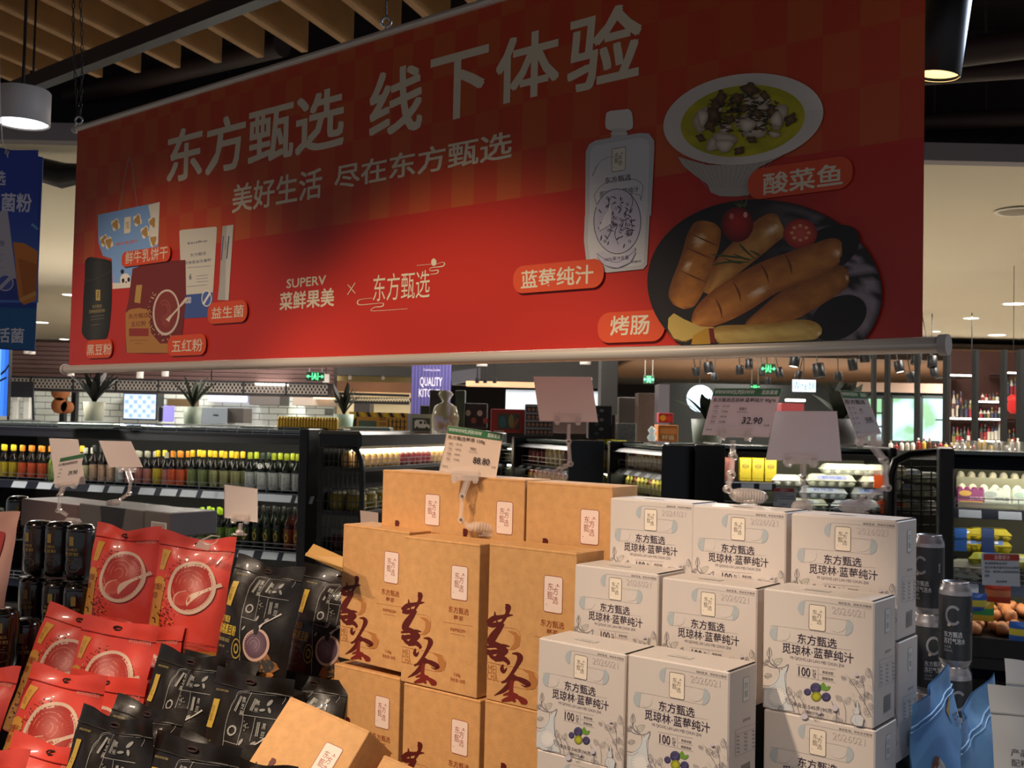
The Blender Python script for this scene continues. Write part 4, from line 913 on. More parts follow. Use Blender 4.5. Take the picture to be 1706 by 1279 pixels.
# --- right fridge with eggs
FR = Frame(1590, 5.2, FY)
zR = FR.loc(1600, 751)[1]; r1 = FR.loc(1600, 846)[1]; r2 = FR.loc(1600, 968)[1]
tgr = [(FR.loc(x, 850)[0], .10) for x in (1597, 1663)]; tgr2 = [(FR.loc(x, 970)[0], .10) for x in (1592,)]
cabinet('display_fridge', 'black open fridge of eggs at the right edge', FR, 0, 1.4, zR, zR-.085, [(r1, .045), (r2, .05), (FR.loc(1640, 1112)[1], .05)], depth=.6, ends=(.07, .05), tags=(tgr, tgr2), led=24, back=mat('back_cream', '#5c5a48'), grille=False)
egm = MB(); egm.lathe([(.001, -.026), (.012, -.023), (.019, -.012), (.021, 0), (.018, .014), (.011, .024), (.001, .028)], 12, cap=False)
EGW = egm.mesh('egg', [mat('egg_white', '#e4dcc0', .5)]); EGB = egm.mesh('egg', [mat('egg_brown', '#b8784c', .5)])
for r_ in range(3):
    for i in range(26):
        a = .04+i*.05; z = r1+.03+(.055*(2-r_)); 
        put(EGW, 'egg', FR.w(a, .22-.08*r_+.1*(r_ == 0), z), 'white egg in a clear tray on the top shelf of the right egg fridge', 'egg', 'white eggs on the top shelf')
for r_ in range(3):
    k = MB(); k.box((.02, .18-.08*r_+.1*(r_ == 0), r1+.002+.055*(2-r_)), (1.36, .25-.08*r_+.1*(r_ == 0), r1+.010+.055*(2-r_)), 0); k.box((.02, .175-.08*r_+.1*(r_ == 0), r1+.002), (1.36, .18-.08*r_+.1*(r_ == 0), r1+.03+.055*(2-r_)))
    o = k.build('egg_tray', mat('tray_clear', '#d9d6b8', .15, alpha=.45), None); o.location = FR.o; o.rotation_euler = (0, 0, FR.yaw); tag(o, ('top', 'middle', 'front')[r_]+' clear tray of white eggs on the right fridge shelf', 'tray')
for i, (px, c1, c2, lb) in enumerate(((1592, '#8a2f6a', '#c99a30', 'purple egg carton with a yellow patch on the right fridge shelf'), (1634, '#c6cdbd', '#9aa49a', 'pale egg carton with grey print in the middle of the right shelf'), (1684, '#c9cfc0', '#a8c0b0', 'pale egg carton at the right edge of the shelf'))):
    a, z = FR.loc(px, 830, .03); t = thing('egg_carton', lb, 'egg carton', FR.w(a+.07, .02, r1+.001), (-.45, 0, FY))
    k = MB(); k.box((-.065, 0, 0), (.065, .03, .10), 0, .006)
    for q in range(4): k.lathe([(.015, 0), (.012, .014), (.003, .018)], 8, (-.05+q*.033, .015, .098))
    k.build('body', mat('ec'+c1, c1, .5), t); ink_on(t, lambda q: (q.blob(.3, .75, .22, .15, c2), q.grid(.1, .3, .9, .36, c2), q.grid(.1, .15, .6, .2, c2), q.text('鲜鸡蛋', .45, .42, .92, .6, '#5a5a5a' if i else '#d9a8c0', .02)), w=.13, h=.1)
for i, (px, py, kd, lb) in enumerate(((1604, 906, (.2, .065, .14, '#c9b41c', '#2d5fb0', '#2d5fb0'), 'yellow and blue egg box, left one of the upper row'), (1650, 908, (.2, .065, .14, '#b0a22c', '#2d5fb0', '#243a6a'), 'yellow and dark blue egg box, second in the upper row'),
       (1604, 888, (.2, .055, .14, '#c9b41c', '#2d5fb0', '#2d5fb0'), 'yellow egg box on top of the left stack'), (1650, 888, (.2, .055, .14, '#a89a2c', None, '#2a3c66'), 'dim yellow egg box on top of the second stack'),
       (1612, 944, (.16, .07, .14, '#b8b6a2', None, None), 'grey pulp egg box at the lower left of the right fridge'), (1655, 930, (.22, .06, .14, '#a8ac3c', '#9ab04c', '#2f57a8'), 'green yellow egg box with a blue band above the notice'), (1700, 934, (.16, .06, .14, '#c2bf6a', '#d9d8b0', None), 'pale yellow egg box at the right edge'), (1600, 960, (.18, .07, .14, '#a9ac96', None, None), 'lowest grey green egg box on the second shelf'))):
    a, z = FR.loc(px, py+14, .05); put_egg(kd, FR.w(a, .05+(.02 if i > 3 else .06), z), FY, lb, None)
# basket of brown eggs
t = thing('egg_basket', 'black basket holding loose brown eggs on the right fridge', 'basket', FR.w(0, 0, 0), (0, 0, FY)); zb = FR.loc(1640, 1075)[1]; zt2 = FR.loc(1640, 1052)[1]
k = MB(); k.box((.0, -.16, zb-.03), (1.3, -.14, zt2), 0, .004); k.box((.0, -.14, zb-.03), (1.3, .2, zb-.02)); k.box((0, -.16, zb-.08), (1.3, -.13, zb-.03)); k.build('front_panel', BLACK, t)
rnd = random.Random(9)
for i in range(130):
    a = rnd.uniform(.05, 1.1); b_ = rnd.uniform(-.1, .2); z = zt2+.006+(b_+.1)*.38+rnd.uniform(0, .02)
    o = put(EGB, 'egg', FR.w(a, b_, z), 'loose brown egg heaped in the black basket', 'egg', 'loose brown eggs in the basket', 0, (1.25, 1.25, 1.25)); o.rotation_euler = (rnd.uniform(0, 3), rnd.uniform(0, 3), 0)
k = MB(); k.add([(.0, -.13, zt2-.03), (1.2, -.13, zt2-.03), (1.2, .25, zt2+.1), (.0, .25, zt2+.1)], [(0, 1, 2, 3)]); k.build('liner', mat('liner_dark', '#3a2418', .8), t)
for i, (px, py, c1, lb) in enumerate(((1622, 1006, '#2f57a8', 'blue and yellow printed bag of eggs behind the brown eggs'), (1634, 1020, '#c9a020', 'yellow printed bag in front of the blue egg bag'), (1703, 1055, '#2d62b8', 'blue and yellow egg bag at the right edge of the basket'), (1662, 990, '#b03a20', 'red netted bag of eggs behind the brown eggs'))):
    p = PX(px, py+14, 4.95 if i < 3 else 5.05); put(pack_mesh(.11, .09, .05, c1, ('#c9b83c', '#2f8a4a', '#d9c83c', '#c87850')[i]), 'egg_bag', p, lb, 'egg bag', None, FY)
for i in range(22):
    put(EGW, 'egg', FR.w(.03+i*.045, .1, FR.loc(1640, 1112)[1]+.03), 'pale egg on the lowest lit shelf of the right fridge', 'egg', 'pale eggs on the lowest lit shelf')
# glassware rack on the right fridge top, goods before the windows
for i in range(24):
    p = PX(1484+i*9.2, 750+.02*i, 8.0); put(simple_bottle(.016, random.uniform(.05, .1), random.choice(['8a2a2a', 'c9a040', 'd8d4c8', '5a3a2a', 'b8b0a0']), random.choice(cols), None), 'small_goods', p, 'tiny colourful bottle on the sill before the windows', 'bottle', 'tiny bottles before the windows')
t = thing('glass_rack', 'clear glassware row on the right fridge top', 'glassware', PX(1600, 752, 6.0)); k = MB()
for i in range(11): k.lathe([(.02, 0), (.022, .06), (.02, .062)], 10, (i*.05, 0, 0), cap=False)
k.build('glasses', mat('glassy', '#dfe2dc', .1, alpha=.5), t)['kind'] = 'stuff'
# gift baskets and boxes on the island behind the green headed card
def van(t, w, h):
    ink_on(t, lambda k: (k.grid(.0, 0, 1, 1, '#a8a89a'), k.grid(.1, .12, .92, .8, '#4c5148'), k.poly([(.2, .3), (.2, .62), (.28, .7), (.66, .7), (.78, .5), (.9, .45), (.9, .3)], '#e8e6dc'), k.poly([(.62, .66), (.66, .66), (.75, .5), (.62, .5)], '#3a4048'), k.grid(.42, .5, .55, .64, '#2a2a2a'), k.blob(.32, .3, .05, .07, '#23211e'), k.blob(.76, .3, .05, .07, '#23211e'), k.grid(.2, .03, .9, .09, '#7a4a3a')), w=w, h=h)
panel_thing('toy_van_box', 683, 690, 720, 722, 6.9, .15, mat('van_box', '#a8a89a', .5), 'boxed white toy van at the foot of the purple sign', 'toy box', extra=van)
t = thing('gift_basket', 'clear wrapped gift basket with a pale bow behind the green headed card', 'gift basket', PX(741, 722, 6.8))
k = MB(); k.lathe([(.05, 0), (.08, .03), (.09, .10), (.07, .17), (.02, .20), (.05, .25), (.03, .27)], 14); k.build('wrap', mat('cello', '#b8ae90', .15, alpha=.55), t)
for i, (dx, dz, c1) in enumerate(((-.03, .05, '#a86a40'), (.02, .05, '#c9a060'), (0, .11, '#8a8a5a'), (.04, .1, '#a04a30'))):
    k = MB(); k.lathe([(.001, -.03), (.028, 0), (.001, .03)], 10, (dx, -.01, dz), cap=False); k.build('treat', mat('tr'+c1, c1, .5), t)
for i, (x0, y0, x1, y1, c1, lb) in enumerate(((715, 650, 745, 690, '#3a332c', 'dark wrapped gift basket behind the toy van box'), (757, 650, 775, 722, '#3d4a38', 'narrow green grey package right of the gift basket'), (762, 672, 812, 712, '#2a2426', 'dark tray of packed meat cuts behind the green headed card'), (700, 676, 742, 692, '#4a4c38', 'dark olive package above the toy van box'))):
    panel_thing('gift_package', x0, y0, x1, y1, 7.2+.05*i, .15, mat('gp'+c1, c1, .4, noise=.5, nscale=25), lb, 'package', extra=(lambda t, w, h: ink_on(t, lambda k: [k.blob(.15+.2*q, .3+.3*(q % 2), .09, .12, ('#8a4a44', '#a8a098')[q % 2]) for q in range(5)], w=w, h=h)) if i == 2 else None)
panel_thing('red_gift_box', 817, 682, 875, 720, 7.0, .12, mat('gift_red', '#9c2a20', .4), 'red framed gift box with a window behind the blank card', 'gift box',
   extra=lambda t, w, h: ink_on(t, lambda k: (k.grid(.2, .15, .85, .8, '#4a4a3a'), k.blob(.35, .45, .1, .25, '#3c6a6a'), k.blob(.6, .5, .08, .28, '#8a7a4a'), k.line([(.65, .2), (.8, .6)], .07, '#a8522c'), k.grid(.1, .03, .4, .08, '#d9c9b0')), w=w, h=h))
def eggs_disp(t, w, h):
    def f(k):
        for r_ in range(4):
            k.grid(.05, .04+r_*.24, .95, .2+r_*.24, '#241d1a')
            for i in range(6): k.blob(.14+i*.15, .11+r_*.24, .06, .06, '#a87a66')
            k.grid(.05, .2+r_*.24, .95, .235+r_*.24, '#a9a6a2')
    ink_on(t, f, w=w, h=h)
panel_thing('pastry_rack', 874, 674, 922, 725, 6.9, .15, mat('rack_grey', '#77747a', .4), 'grey rack of small pastries behind the blank card stand', 'rack', extra=eggs_disp)
panel_thing('black_gift_stand', 980, 676, 1020, 730, 6.9, .2, mat('gift_black', '#1c1a18', .4), 'black upright gift display right of the blank card', 'display', extra=lambda t, w, h: ink_on(t, lambda k: [k.blob(.35+.2*(i % 2), .15+i*.14, .1, .05, ('#3d5a48', '#8a8a80')[i % 2]) for i in range(6)], w=w, h=h))
panel_thing('white_gift_pack', 1028, 705, 1060, 733, 6.8, .15, mat('gift_white', '#a8b0a6', .3, noise=.4, nscale=40), 'clear pack with green and white wrapping on the black fridge top', 'package')
t = thing('lantern_glass', 'two stacked glass balls glowing on the black fridge top', 'ornament', PX(1086, 735, 6.8)); k = MB(); k.lathe([(.02, 0), (.032, .025), (.015, .05), (.028, .07), (.005, .095)], 12); k.build('glass', mat('glow_glass', '#cfd8d0', .1, emit=.4), t)

# ================================================================== THE RED BANNER
BY = -.6952
BO = Vector((-1.2391, 3.0, 1.6313)); BU, BV = axes(BY); BW, BH = 2.3548, .6622
def bp(px, py):
    d = ray(px, py); P = EYEP + d*((BO-EYEP).dot(BV)/d.dot(BV)); q = P-BO; return (q.dot(BU), q.z)
tb = thing('banner', 'long red hanging banner with big white lettering and food pictures', 'banner', BO, (0, 0, BY))
clothm = bpy.data.materials.new('banner_cloth'); clothm.use_nodes = True; nt = clothm.node_tree; bs = nt.nodes['Principled BSDF']; bs.inputs['Roughness'].default_value = .36; bs.inputs['Coat Weight'].default_value = .0
tc = nt.nodes.new('ShaderNodeTexCoord'); sx = nt.nodes.new('ShaderNodeSeparateXYZ'); nt.links.new(tc.outputs['Object'], sx.inputs[0])
def mth(op, a, b=None, c=None):
    n = nt.nodes.new('ShaderNodeMath'); n.operation = op
    for i, q in enumerate((a, b, c)):
        if q is None: continue
        if isinstance(q, (int, float)): n.inputs[i].default_value = q
        else: nt.links.new(q, n.inputs[i])
    return n.outputs[0]
cellx = mth('FLOOR', mth('DIVIDE', sx.outputs[0], .058)); cellz = mth('FLOOR', mth('DIVIDE', mth('SUBTRACT', sx.outputs[2], .281), .0875))
chk = mth('MODULO', mth('ADD', mth('ADD', cellx, cellz), 100), 2)
wn = nt.nodes.new('ShaderNodeTexWhiteNoise'); wn.noise_dimensions = '2D'; cb = nt.nodes.new('ShaderNodeCombineXYZ'); nt.links.new(cellx, cb.inputs[0]); nt.links.new(cellz, cb.inputs[1]); nt.links.new(cb.outputs[0], wn.inputs['Vector'])
upm = mth('GREATER_THAN', sx.outputs[2], .281)
fac = mth('MULTIPLY', upm, mth('ADD', .25, mth('MULTIPLY', chk, mth('ADD', .20, mth('MULTIPLY', wn.outputs[0], .2)))))
mxn = nt.nodes.new('ShaderNodeMix'); mxn.data_type = 'RGBA'; mxn.inputs[6].default_value = lin('#b52a1c')+(1,); mxn.inputs[7].default_value = lin('#b85f2a')+(1,)
nt.links.new(fac, mxn.inputs[0]); nt.links.new(mxn.outputs[2], bs.inputs['Base Color'])
k = MB(); nx = 40
vs = []
for side, y in ((0, 0), (1, .0012)):
    for j in range(9):
        for i in range(nx+1):
            a, b = i/nx, j/8; ed = math.exp(-a*30)*.0 ; vs.append((a*BW, y, b*BH))
n = 9*(nx+1); fs = []
for s_ in (0, 1):
    for j in range(8):
        for i in range(nx):
            q = (s_*n+j*(nx+1)+i, s_*n+j*(nx+1)+i+1, s_*n+(j+1)*(nx+1)+i+1, s_*n+(j+1)*(nx+1)+i); fs.append(q if s_ == 0 else q[::-1])
k.add(vs, fs, 0, True); k.build('cloth', clothm, tb)
for nm, z, r_, x0, x1 in (('bottom_rail', -.012, .0115, -.018, BW+.03), ('top_rail', BH+.004, .0085, -.012, BW+.03)):
    k = MB(); k.tube([(x0, 0, z), (x1, 0, z)], r_, 16); o = k.build(nm, ROD, tb)
    for x in (x0, x1): k = MB(); k.tube([(x-.006, 0, z), (x+.006, 0, z)], r_*1.3, 16); k.build('end_cap', mat('cap_grey', '#b5aca6', .4), o)
hn = random.Random(2)
def vnoise(x, y, s=0):
    def h(a, b): return (math.sin(a*127.1+b*311.7+s*74.7)*43758.5453) % 1
    xi, yi = math.floor(x), math.floor(y); fx, fy = x-xi, y-yi; fx = fx*fx*(3-2*fx); fy = fy*fy*(3-2*fy)
    return (h(xi, yi)*(1-fx)+h(xi+1, yi)*fx)*(1-fy)+(h(xi, yi+1)*(1-fx)+h(xi+1, yi+1)*fx)*fy
def mixc(a, b, t):
    t = max(0, min(1, t)); f = lambda c: c if isinstance(c, tuple) else tuple(int(c.lstrip('#')[i:i+2], 16)/255 for i in (0, 2, 4))
    a, b = f(a), f(b); return tuple(x+(y-x)*t for x, y in zip(a, b))
k = Ink(bp); WT = '#cfc2a8'
for s_, x0, y0, x1, y1 in (('东方甄选', 278.5, 306, 574, 141), ('线', 615.6, 232, 704.5, 103), ('下', 717, 205.5, 813, 75.6), ('体', 827, 174, 931.4, 43), ('验', 946.5, 155, 1068, 0)):
    k.text(s_, x0, y0, x1, y1, WT, .035)
for s_, x0, y0, x1, y1 in (('美好生活', 387, 355, 537, 279), ('尽在东方甄选', 557.8, 316, 853, 217)): k.text(s_, x0, y0, x1, y1, WT, .028)
k.build('lettering', tb, mtl=print_mat('banner_ink', .42))
k = Ink(bp)
k.text('SUPERV', 477.7, 480, 543.2, 458.5, WT, .03); k.text('菜鲜果美', 466.3, 516.6, 557, 479.5, WT, .04)
k.lines([[(579, 491), (592, 471)], [(579.5, 474), (592, 488.5)]], 1.3, WT)
k.text('东方甄选', 621.4, 502.8, 717, 448.6, WT, .0)
P2 = lambda L: [(426+x/3.967, 320+y/3.967) for x, y in L]
k.line(P2([(1065, 485), (1165, 475)]), .7, WT); k.blob(426+1178/3.967, 320+463/3.967, 4.4, 6.2, WT, 1, 20)
for L in ([(1190, 478), (1235, 463), (1250, 473), (1235, 490), (1180, 497), (1155, 503), (1152, 518), (1175, 522)], [(1150, 510), (1160, 520), (1200, 515), (1208, 525), (1195, 538), (1155, 543)],
          [(770, 700), (700, 708), (677, 718), (675, 735), (695, 745), (800, 735), (840, 733)], [(700, 744), (830, 733), (845, 742), (835, 755), (790, 760), (772, 770), (780, 785), (1005, 770)]):
    k.line(P2(L), [.6, .8, 1.6, 1.8, 1.2, .9, .8, .6][:len(L)], WT, sm=4)
k.build('logo_line', tb, mtl=print_mat('banner_ink', .42))
# product pictures, left
k = Ink(bp); Z5 = lambda L: [(x/3.967, 320+y/3.967) for x, y in L]
k.line(Z5([(775, 180), (800, 60), (835, -150), (858, -225), (880, -130), (895, 0), (918, 150)]), .9, '#8d9a84', sm=4)
k.poly(Z5([(648, 150), (1057, 65), (1045, 380), (880, 520), (870, 625), (745, 640), (740, 440), (680, 420), (650, 330)]), '#7fa6d6')
k.poly(Z5([(980, 85), (1057, 65), (1045, 340), (1000, 350), (985, 250), (1000, 180)]), '#dcd6c4')
for x, y in ((765, 215), (910, 185), (960, 265), (690, 320), (720, 335), (1010, 200), (1015, 320)):
    k.blob(x/3.967, 320+y/3.967, 7, 10, '#e6dcc4', 1, 14, rf=lambda t: 1+.2*math.sin(4*t)); k.blob(x/3.967, 320+y/3.967, 5, 8, '#b08a4c', 1, 12, rf=lambda t: 1+.25*math.sin(3*t+x))
k.rrect(820/3.967, 320+275/3.967, 866/3.967, 320+160/3.967, .004, '#e9ddc0'); k.text('东方甄选', 830/3.967, 320+245/3.967, 857/3.967, 320+190/3.967, '#8a6a3c', 0)
k.text('鲜牛乳饼干', 770/3.967, 320+355/3.967, 915/3.967, 320+312/3.967, '#d8604a', .03)
k.blob(830/3.967, 320+580/3.967, 9, 11, '#e4dccc', 1, 16); k.blob(815/3.967, 320+585/3.967, 2.4, 4, '#22201e', 1, 10); k.blob(852/3.967, 320+578/3.967, 2.4, 4, '#22201e', 1, 10); k.blob(835/3.967, 320+595/3.967, 1.4, 1.4, '#22201e', 1, 8); k.blob(810/3.967, 320+525/3.967, 3, 4, '#22201e', 1, 8)
k.poly(Z5([(745, 600), (870, 600), (870, 630), (745, 640)]), '#dcd6c4')
k.poly(Z5([(1187, 258), (1200, 250), (1425, 228), (1436, 235), (1400, 815), (1385, 825), (1215, 835), (1205, 820)]), '#c9c4b4')
k.poly(Z5([(1212, 680), (1408, 662), (1400, 815), (1385, 825), (1215, 835)]), '#3f568f'); k.text('EastBuy', 1243/3.967, 320+350/3.967, 1374/3.967, 320+312/3.967, '#35405f', .02)
k.text('东方甄选', 1258/3.967, 320+428/3.967, 1364/3.967, 320+392/3.967, '#35405f', .01); k.text('即食型益生菌粉', 1222/3.967, 320+480/3.967, 1398/3.967, 320+436/3.967, '#35405f', .01)
k.text('6', 1252/3.967, 320+578/3.967, 1268/3.967, 320+540/3.967, '#35405f', .03); k.lines([Z5([(1240, 500), (1395, 488)]), Z5([(1300, 555), (1380, 547)]), Z5([(1300, 575), (1375, 567)]), Z5([(1300, 595), (1380, 588)]), Z5([(1240, 625), (1370, 612)])], .9, '#7c7f8c')
k.text('600', 1222/3.967, 320+738/3.967, 1265/3.967, 320+690/3.967, '#e8e6e0', .02); k.blob(1367/3.967, 320+703/3.967, 8.5, 13.5, '#d9d6cc', 1, 24); k.blob(1367/3.967, 320+703/3.967, 7.2, 11.8, '#4a62a0', 1, 24); k.line(Z5([(1345, 740), (1390, 665)]), 3.2, '#e0ddd2')
k.poly(Z5([(1472, 225), (1545, 215), (1512, 715), (1440, 712), (1452, 600)]), '#a7a59c'); k.poly(Z5([(1500, 222), (1545, 215), (1512, 715), (1490, 714)]), '#c3bfb2'); k.text('EastBuy', 1478/3.967, 320+365/3.967, 1512/3.967, 320+345/3.967, '#35405f', .01, rot=-1.5)
k.line(Z5([(1478, 290), (1465, 450)]), 1.6, '#4a5470'); k.line(Z5([(1515, 290), (1500, 440)]), 2.0, '#4a5470')
# dark cup
k.line(Z5([(655, 437), (653, 452), (652, 480), (650, 560), (646, 700), (638, 850), (626, 940), (618, 975), (616, 985)]), [28, 42, 45, 44.5, 47, 46, 43, 30, 14], None, nw=10, sm=3, colf=lambda s, t: mixc('#17150f', '#3c3b33', (1-abs(t-.5)*2)*.7+.3*vnoise(s*9, t*4)))
k.line(Z5([(560, 575), (600, 582), (690, 548), (742, 515)]), .8, '#4a4a42', sm=3); k.grid(635/3.967, 320+715/3.967, 664/3.967, 320+645/3.967, '#b59b58'); k.text('黑', 642/3.967, 320+705/3.967, 657/3.967, 320+655/3.967, '#3a3018', 0)
k.text('东方甄选', 612/3.967, 320+768/3.967, 675/3.967, 320+740/3.967, '#9c8a56', .01); k.text('芝麻核桃黑豆粉', 590/3.967, 320+802/3.967, 695/3.967, 320+770/3.967, '#9c8a56', .01)
k.lines([Z5([(600, 825), (690, 812)]), Z5([(600, 845), (690, 832)]), Z5([(605, 880), (665, 872)])], .9, '#6e6a5c')
# brown pouch
k.poly(Z5([(878, 505), (1000, 470), (1100, 455), (1228, 448), (1232, 700), (1210, 900), (1190, 1060), (1000, 1068), (835, 1060), (832, 800), (850, 720)]), '#6f2622')
k.poly(Z5([(832, 800), (860, 775), (920, 765), (985, 775), (990, 830), (1000, 930), (1060, 1000), (1140, 1000), (1190, 1062), (840, 1062), (834, 950)]), '#a8753a')
k.poly(Z5([(903, 615), (942, 612), (928, 735), (890, 728)]), '#b08a48'); k.text('东方甄选', 852/3.967, 320+838/3.967, 984/3.967, 320+795/3.967, '#6a2a1a', .02); k.text('五红粉', 868/3.967, 320+890/3.967, 968/3.967, 320+848/3.967, '#6a2a1a', .02)
k.grid(855/3.967, 320+952/3.967, 985/3.967, 320+900/3.967, '#8a3226'); k.lines([Z5([(862, 980), (980, 978)]), Z5([(895, 1002), (945, 1000)])], .8, '#7a4a2a')
for i in range(60):
    t = hn.uniform(1.2, 4.0); r_ = hn.uniform(1.05, 1.3); k.blob((1102+95*r_*math.cos(t))/3.967, 320+(795+150*r_*math.sin(t))/3.967, 1.1, 1.1, ('#c9a878', '#3a201a')[i % 2], 1, 5)
k.blob(1102/3.967, 320+795/3.967, 22.5, 38.5, '#c9b4a4', 1, 34, rot=.06); k.blob(1102/3.967, 320+793/3.967, 19.5, 34.5, '#7d3229', 1, 34, rot=.06)
for r_ in (.35, .55): k.line([(1092/3.967+17*r_*math.cos(t), 320+780/3.967+30*r_*math.sin(t)) for t in np.linspace(-2.4, 1.2, 16)], .9, '#a85c4c')
k.blob(1100/3.967, 320+850/3.967, 7.5, 11, '#8d3b30', 1, 18); k.line(Z5([(1110, 850), (1135, 818), (1175, 775), (1240, 700)]), [7, 3.4, 3.0, 5], '#cdbba8', sm=4)
# right pouch with spout
Z7 = lambda L: [(852+x/3.967, y/3.967) for x, y in L]
cream = '#cfc8c0'
k.line(Z7([(715, 728), (716, 740), (716, 760), (716, 800), (716, 830), (716, 850), (716, 862)]), [30, 40, 44, 46, 46, 43, 30], cream, sm=3); k.line(Z7([(716, 850), (716, 900)]), 25, '#bcb6ae'); k.line(Z7([(716, 880), (716, 888)]), 29, cream); k.line(Z7([(716, 893), (716, 915)]), 27, '#b5b0aa')
S5 = lambda L: [(960+x/3.281, 100+y/3.281) for x, y in L]; S6 = lambda L: [(960+x/3.281, 340+y/3.281) for x, y in L]
body = S5([(52, 853), (54, 560), (56, 500), (75, 460), (110, 440), (350, 400), (400, 402), (428, 440), (430, 480), (412, 853)])+S6([(405, 60), (390, 330), (370, 355), (170, 375), (60, 330), (45, 200), (50, 60)])
k.poly(body, '#b3b0b2'); k.poly(S5([(75, 853), (78, 560), (82, 500), (100, 470), (350, 425), (395, 440), (405, 480), (390, 853)])+S6([(385, 60), (372, 318), (355, 335), (180, 352), (80, 318), (66, 200), (72, 60)]), '#c4c1c2')
plaque(k, 960+198/3.281, 100+612/3.281, 960+272/3.281, 100+476/3.281, '#d6cdb8', '#4c3c36', '#3a2a26')
PU = '#4a3d56'
k.text('东方甄选', 960+160/3.281, 100+678/3.281, 960+303/3.281, 100+622/3.281, '#3b3040', .02); k.text('觅琼林·蓝莓纯汁', 960+130/3.281, 100+752/3.281, 960+345/3.281, 100+690/3.281, '#3b3040', .02)
for dx in (0, 5): k.line(S5([(88+dx, 635), (130, 560), (190, 530), (250, 540)]), .5, PU, sm=3)
k.line(S5([(100, 740), (150, 680), (240, 655), (330, 655), (370, 690)]), .7, PU, sm=4); k.line(S5([(118, 800), (135, 770), (230, 735), (340, 735), (355, 760)]), .7, PU, sm=4); k.line(S5([(100, 740), (118, 800)]), .7, PU); k.line(S5([(370, 690), (355, 770)]), .7, PU)
cxo, cyo = 960+228/3.281, 340+95/3.281
k.blob(cxo, cyo, 40, 55, None, 3, 40, colf=lambda q, t: mixc('#aaa5b8', '#b9b4c2', q), rf=lambda t: 1 if math.sin(t) < .6 else .96)
k.line([(cxo+39*math.cos(t), cyo+54*math.sin(t)) for t in np.linspace(-2.6, 6.0-2.6+.2, 60)], 1.2, PU)
rl = random.Random(6)
for i in range(70):
    a = rl.uniform(0, 2*PI); q = rl.uniform(.1, .88); x, y = cxo+38*q*math.cos(a), cyo+52*q*math.sin(a); an = rl.uniform(0, PI); l_ = rl.uniform(3, 6)
    if i % 3: k.line([(x-l_*math.cos(an), y-l_*math.sin(an)), (x, y), (x+l_*math.cos(an), y+l_*math.sin(an))], [.2, 2.2, .2], PU, sm=3)
    else: k.blob(x, y, 2.1, 2.4, PU, 1, 12, inner=.7)
for x0, y0, bend in ((-18, 30, 8), (2, 38, -6), (16, 26, 9), (-8, -10, -7), (20, -16, 6)):
    k.line([(cxo+x0, cyo+y0), (cxo+x0+bend, cyo+y0-16), (cxo+x0+bend*.3, cyo+y0-32)], .7, PU, sm=4)
k.poly([(cxo-22, cyo-8), (cxo-15, cyo-18), (cxo-12, cyo-32), (cxo-9, cyo-18), (cxo-10, cyo+4), (cxo-22, cyo+12), (cxo-31, cyo+16)], '#c9c4cc')
k.poly(S6([(115, 270), (150, 258), (240, 295), (320, 235), (330, 265), (300, 320), (230, 350), (160, 335), (120, 290)]), '#b9b4c2'); k.line(S6([(115, 270), (160, 300), (235, 318), (320, 260), (328, 240)]), .8, PU, sm=3); k.line(S6([(120, 290), (160, 335), (230, 350), (300, 320), (330, 265)]), .8, PU, sm=3)
k.text('100%果汁含量', 960+158/3.281, 340+315/3.281, 960+292/3.281, 340+280/3.281, PU, .02); k.text('净含量90克', 960+305/3.281, 340+322/3.281, 960+358/3.281, 340+305/3.281, PU, .0)
# fish bowl
def c3(x, y): return (960+x/3.281, 100+y/3.281)
k.poly([c3(*p) for p in ((560, 530), (720, 575), (900, 575), (1080, 520), (1200, 450), (1120, 530), (1000, 590), (960, 640), (950, 740), (880, 748), (790, 745), (740, 725), (720, 680), (650, 630), (590, 580))], '#a39a8e')
for i in range(16): k.line([c3(600+i*32, 570+(i % 3)*5-abs(8-i)*3), c3(720+i*15, 700)], .8, '#8d8478')
k.blob(*c3(918, 325), 134, 75, None, 5, 60, rot=-.13, colf=lambda q, t: mixc('#a89e92', '#cdc4ba', .55*q+.45*vnoise(t*2, q*3)))
k.blob(*c3(915, 335), 104, 59, None, 8, 60, rot=-.13, colf=lambda q, t: mixc('#8f8c10', '#b5a514', vnoise(q*6+t, t*4)))
rl = random.Random(12)
for i in range(150):
    a = rl.uniform(0, 2*PI); q = math.sqrt(rl.uniform(0, .75)); x, y = c3(920+260*q*math.cos(a), 335+150*q*math.sin(a)-30); k.blob(x, y, rl.uniform(2, 5), rl.uniform(1.5, 3.5), rl.choice(['#3c3016', '#5a4a1c', '#6e6a1c', '#4a2c1a', '#80781e', '#2c2412']), 1, 8, rot=rl.uniform(0, 3), rf=lambda t: 1+.3*math.sin(5*t+a))
for (x, y, rx, ry, ro) in ((690, 330, 12, 22, .3), (760, 465, 14, 11, -.4), (820, 440, 20, 13, .2), (930, 350, 17, 14, .6), (985, 380, 20, 16, -.3), (1020, 225, 16, 9, .2), (1110, 310, 15, 22, .3), (950, 240, 9, 18, -.1), (1020, 290, 12, 18, .7), (820, 375, 12, 9, 0), (1090, 410, 10, 5, .2), (775, 275, 9, 6, 0)):
    X, Y = c3(x, y); k.blob(X, Y, rx, ry, None, 4, 18, rot=ro, rf=lambda t: 1+.14*math.sin(3*t+x), colf=lambda q, t: mixc('#cbb9a6', '#8a7862', q*q*.8+.2*vnoise(t*3, q*4)))
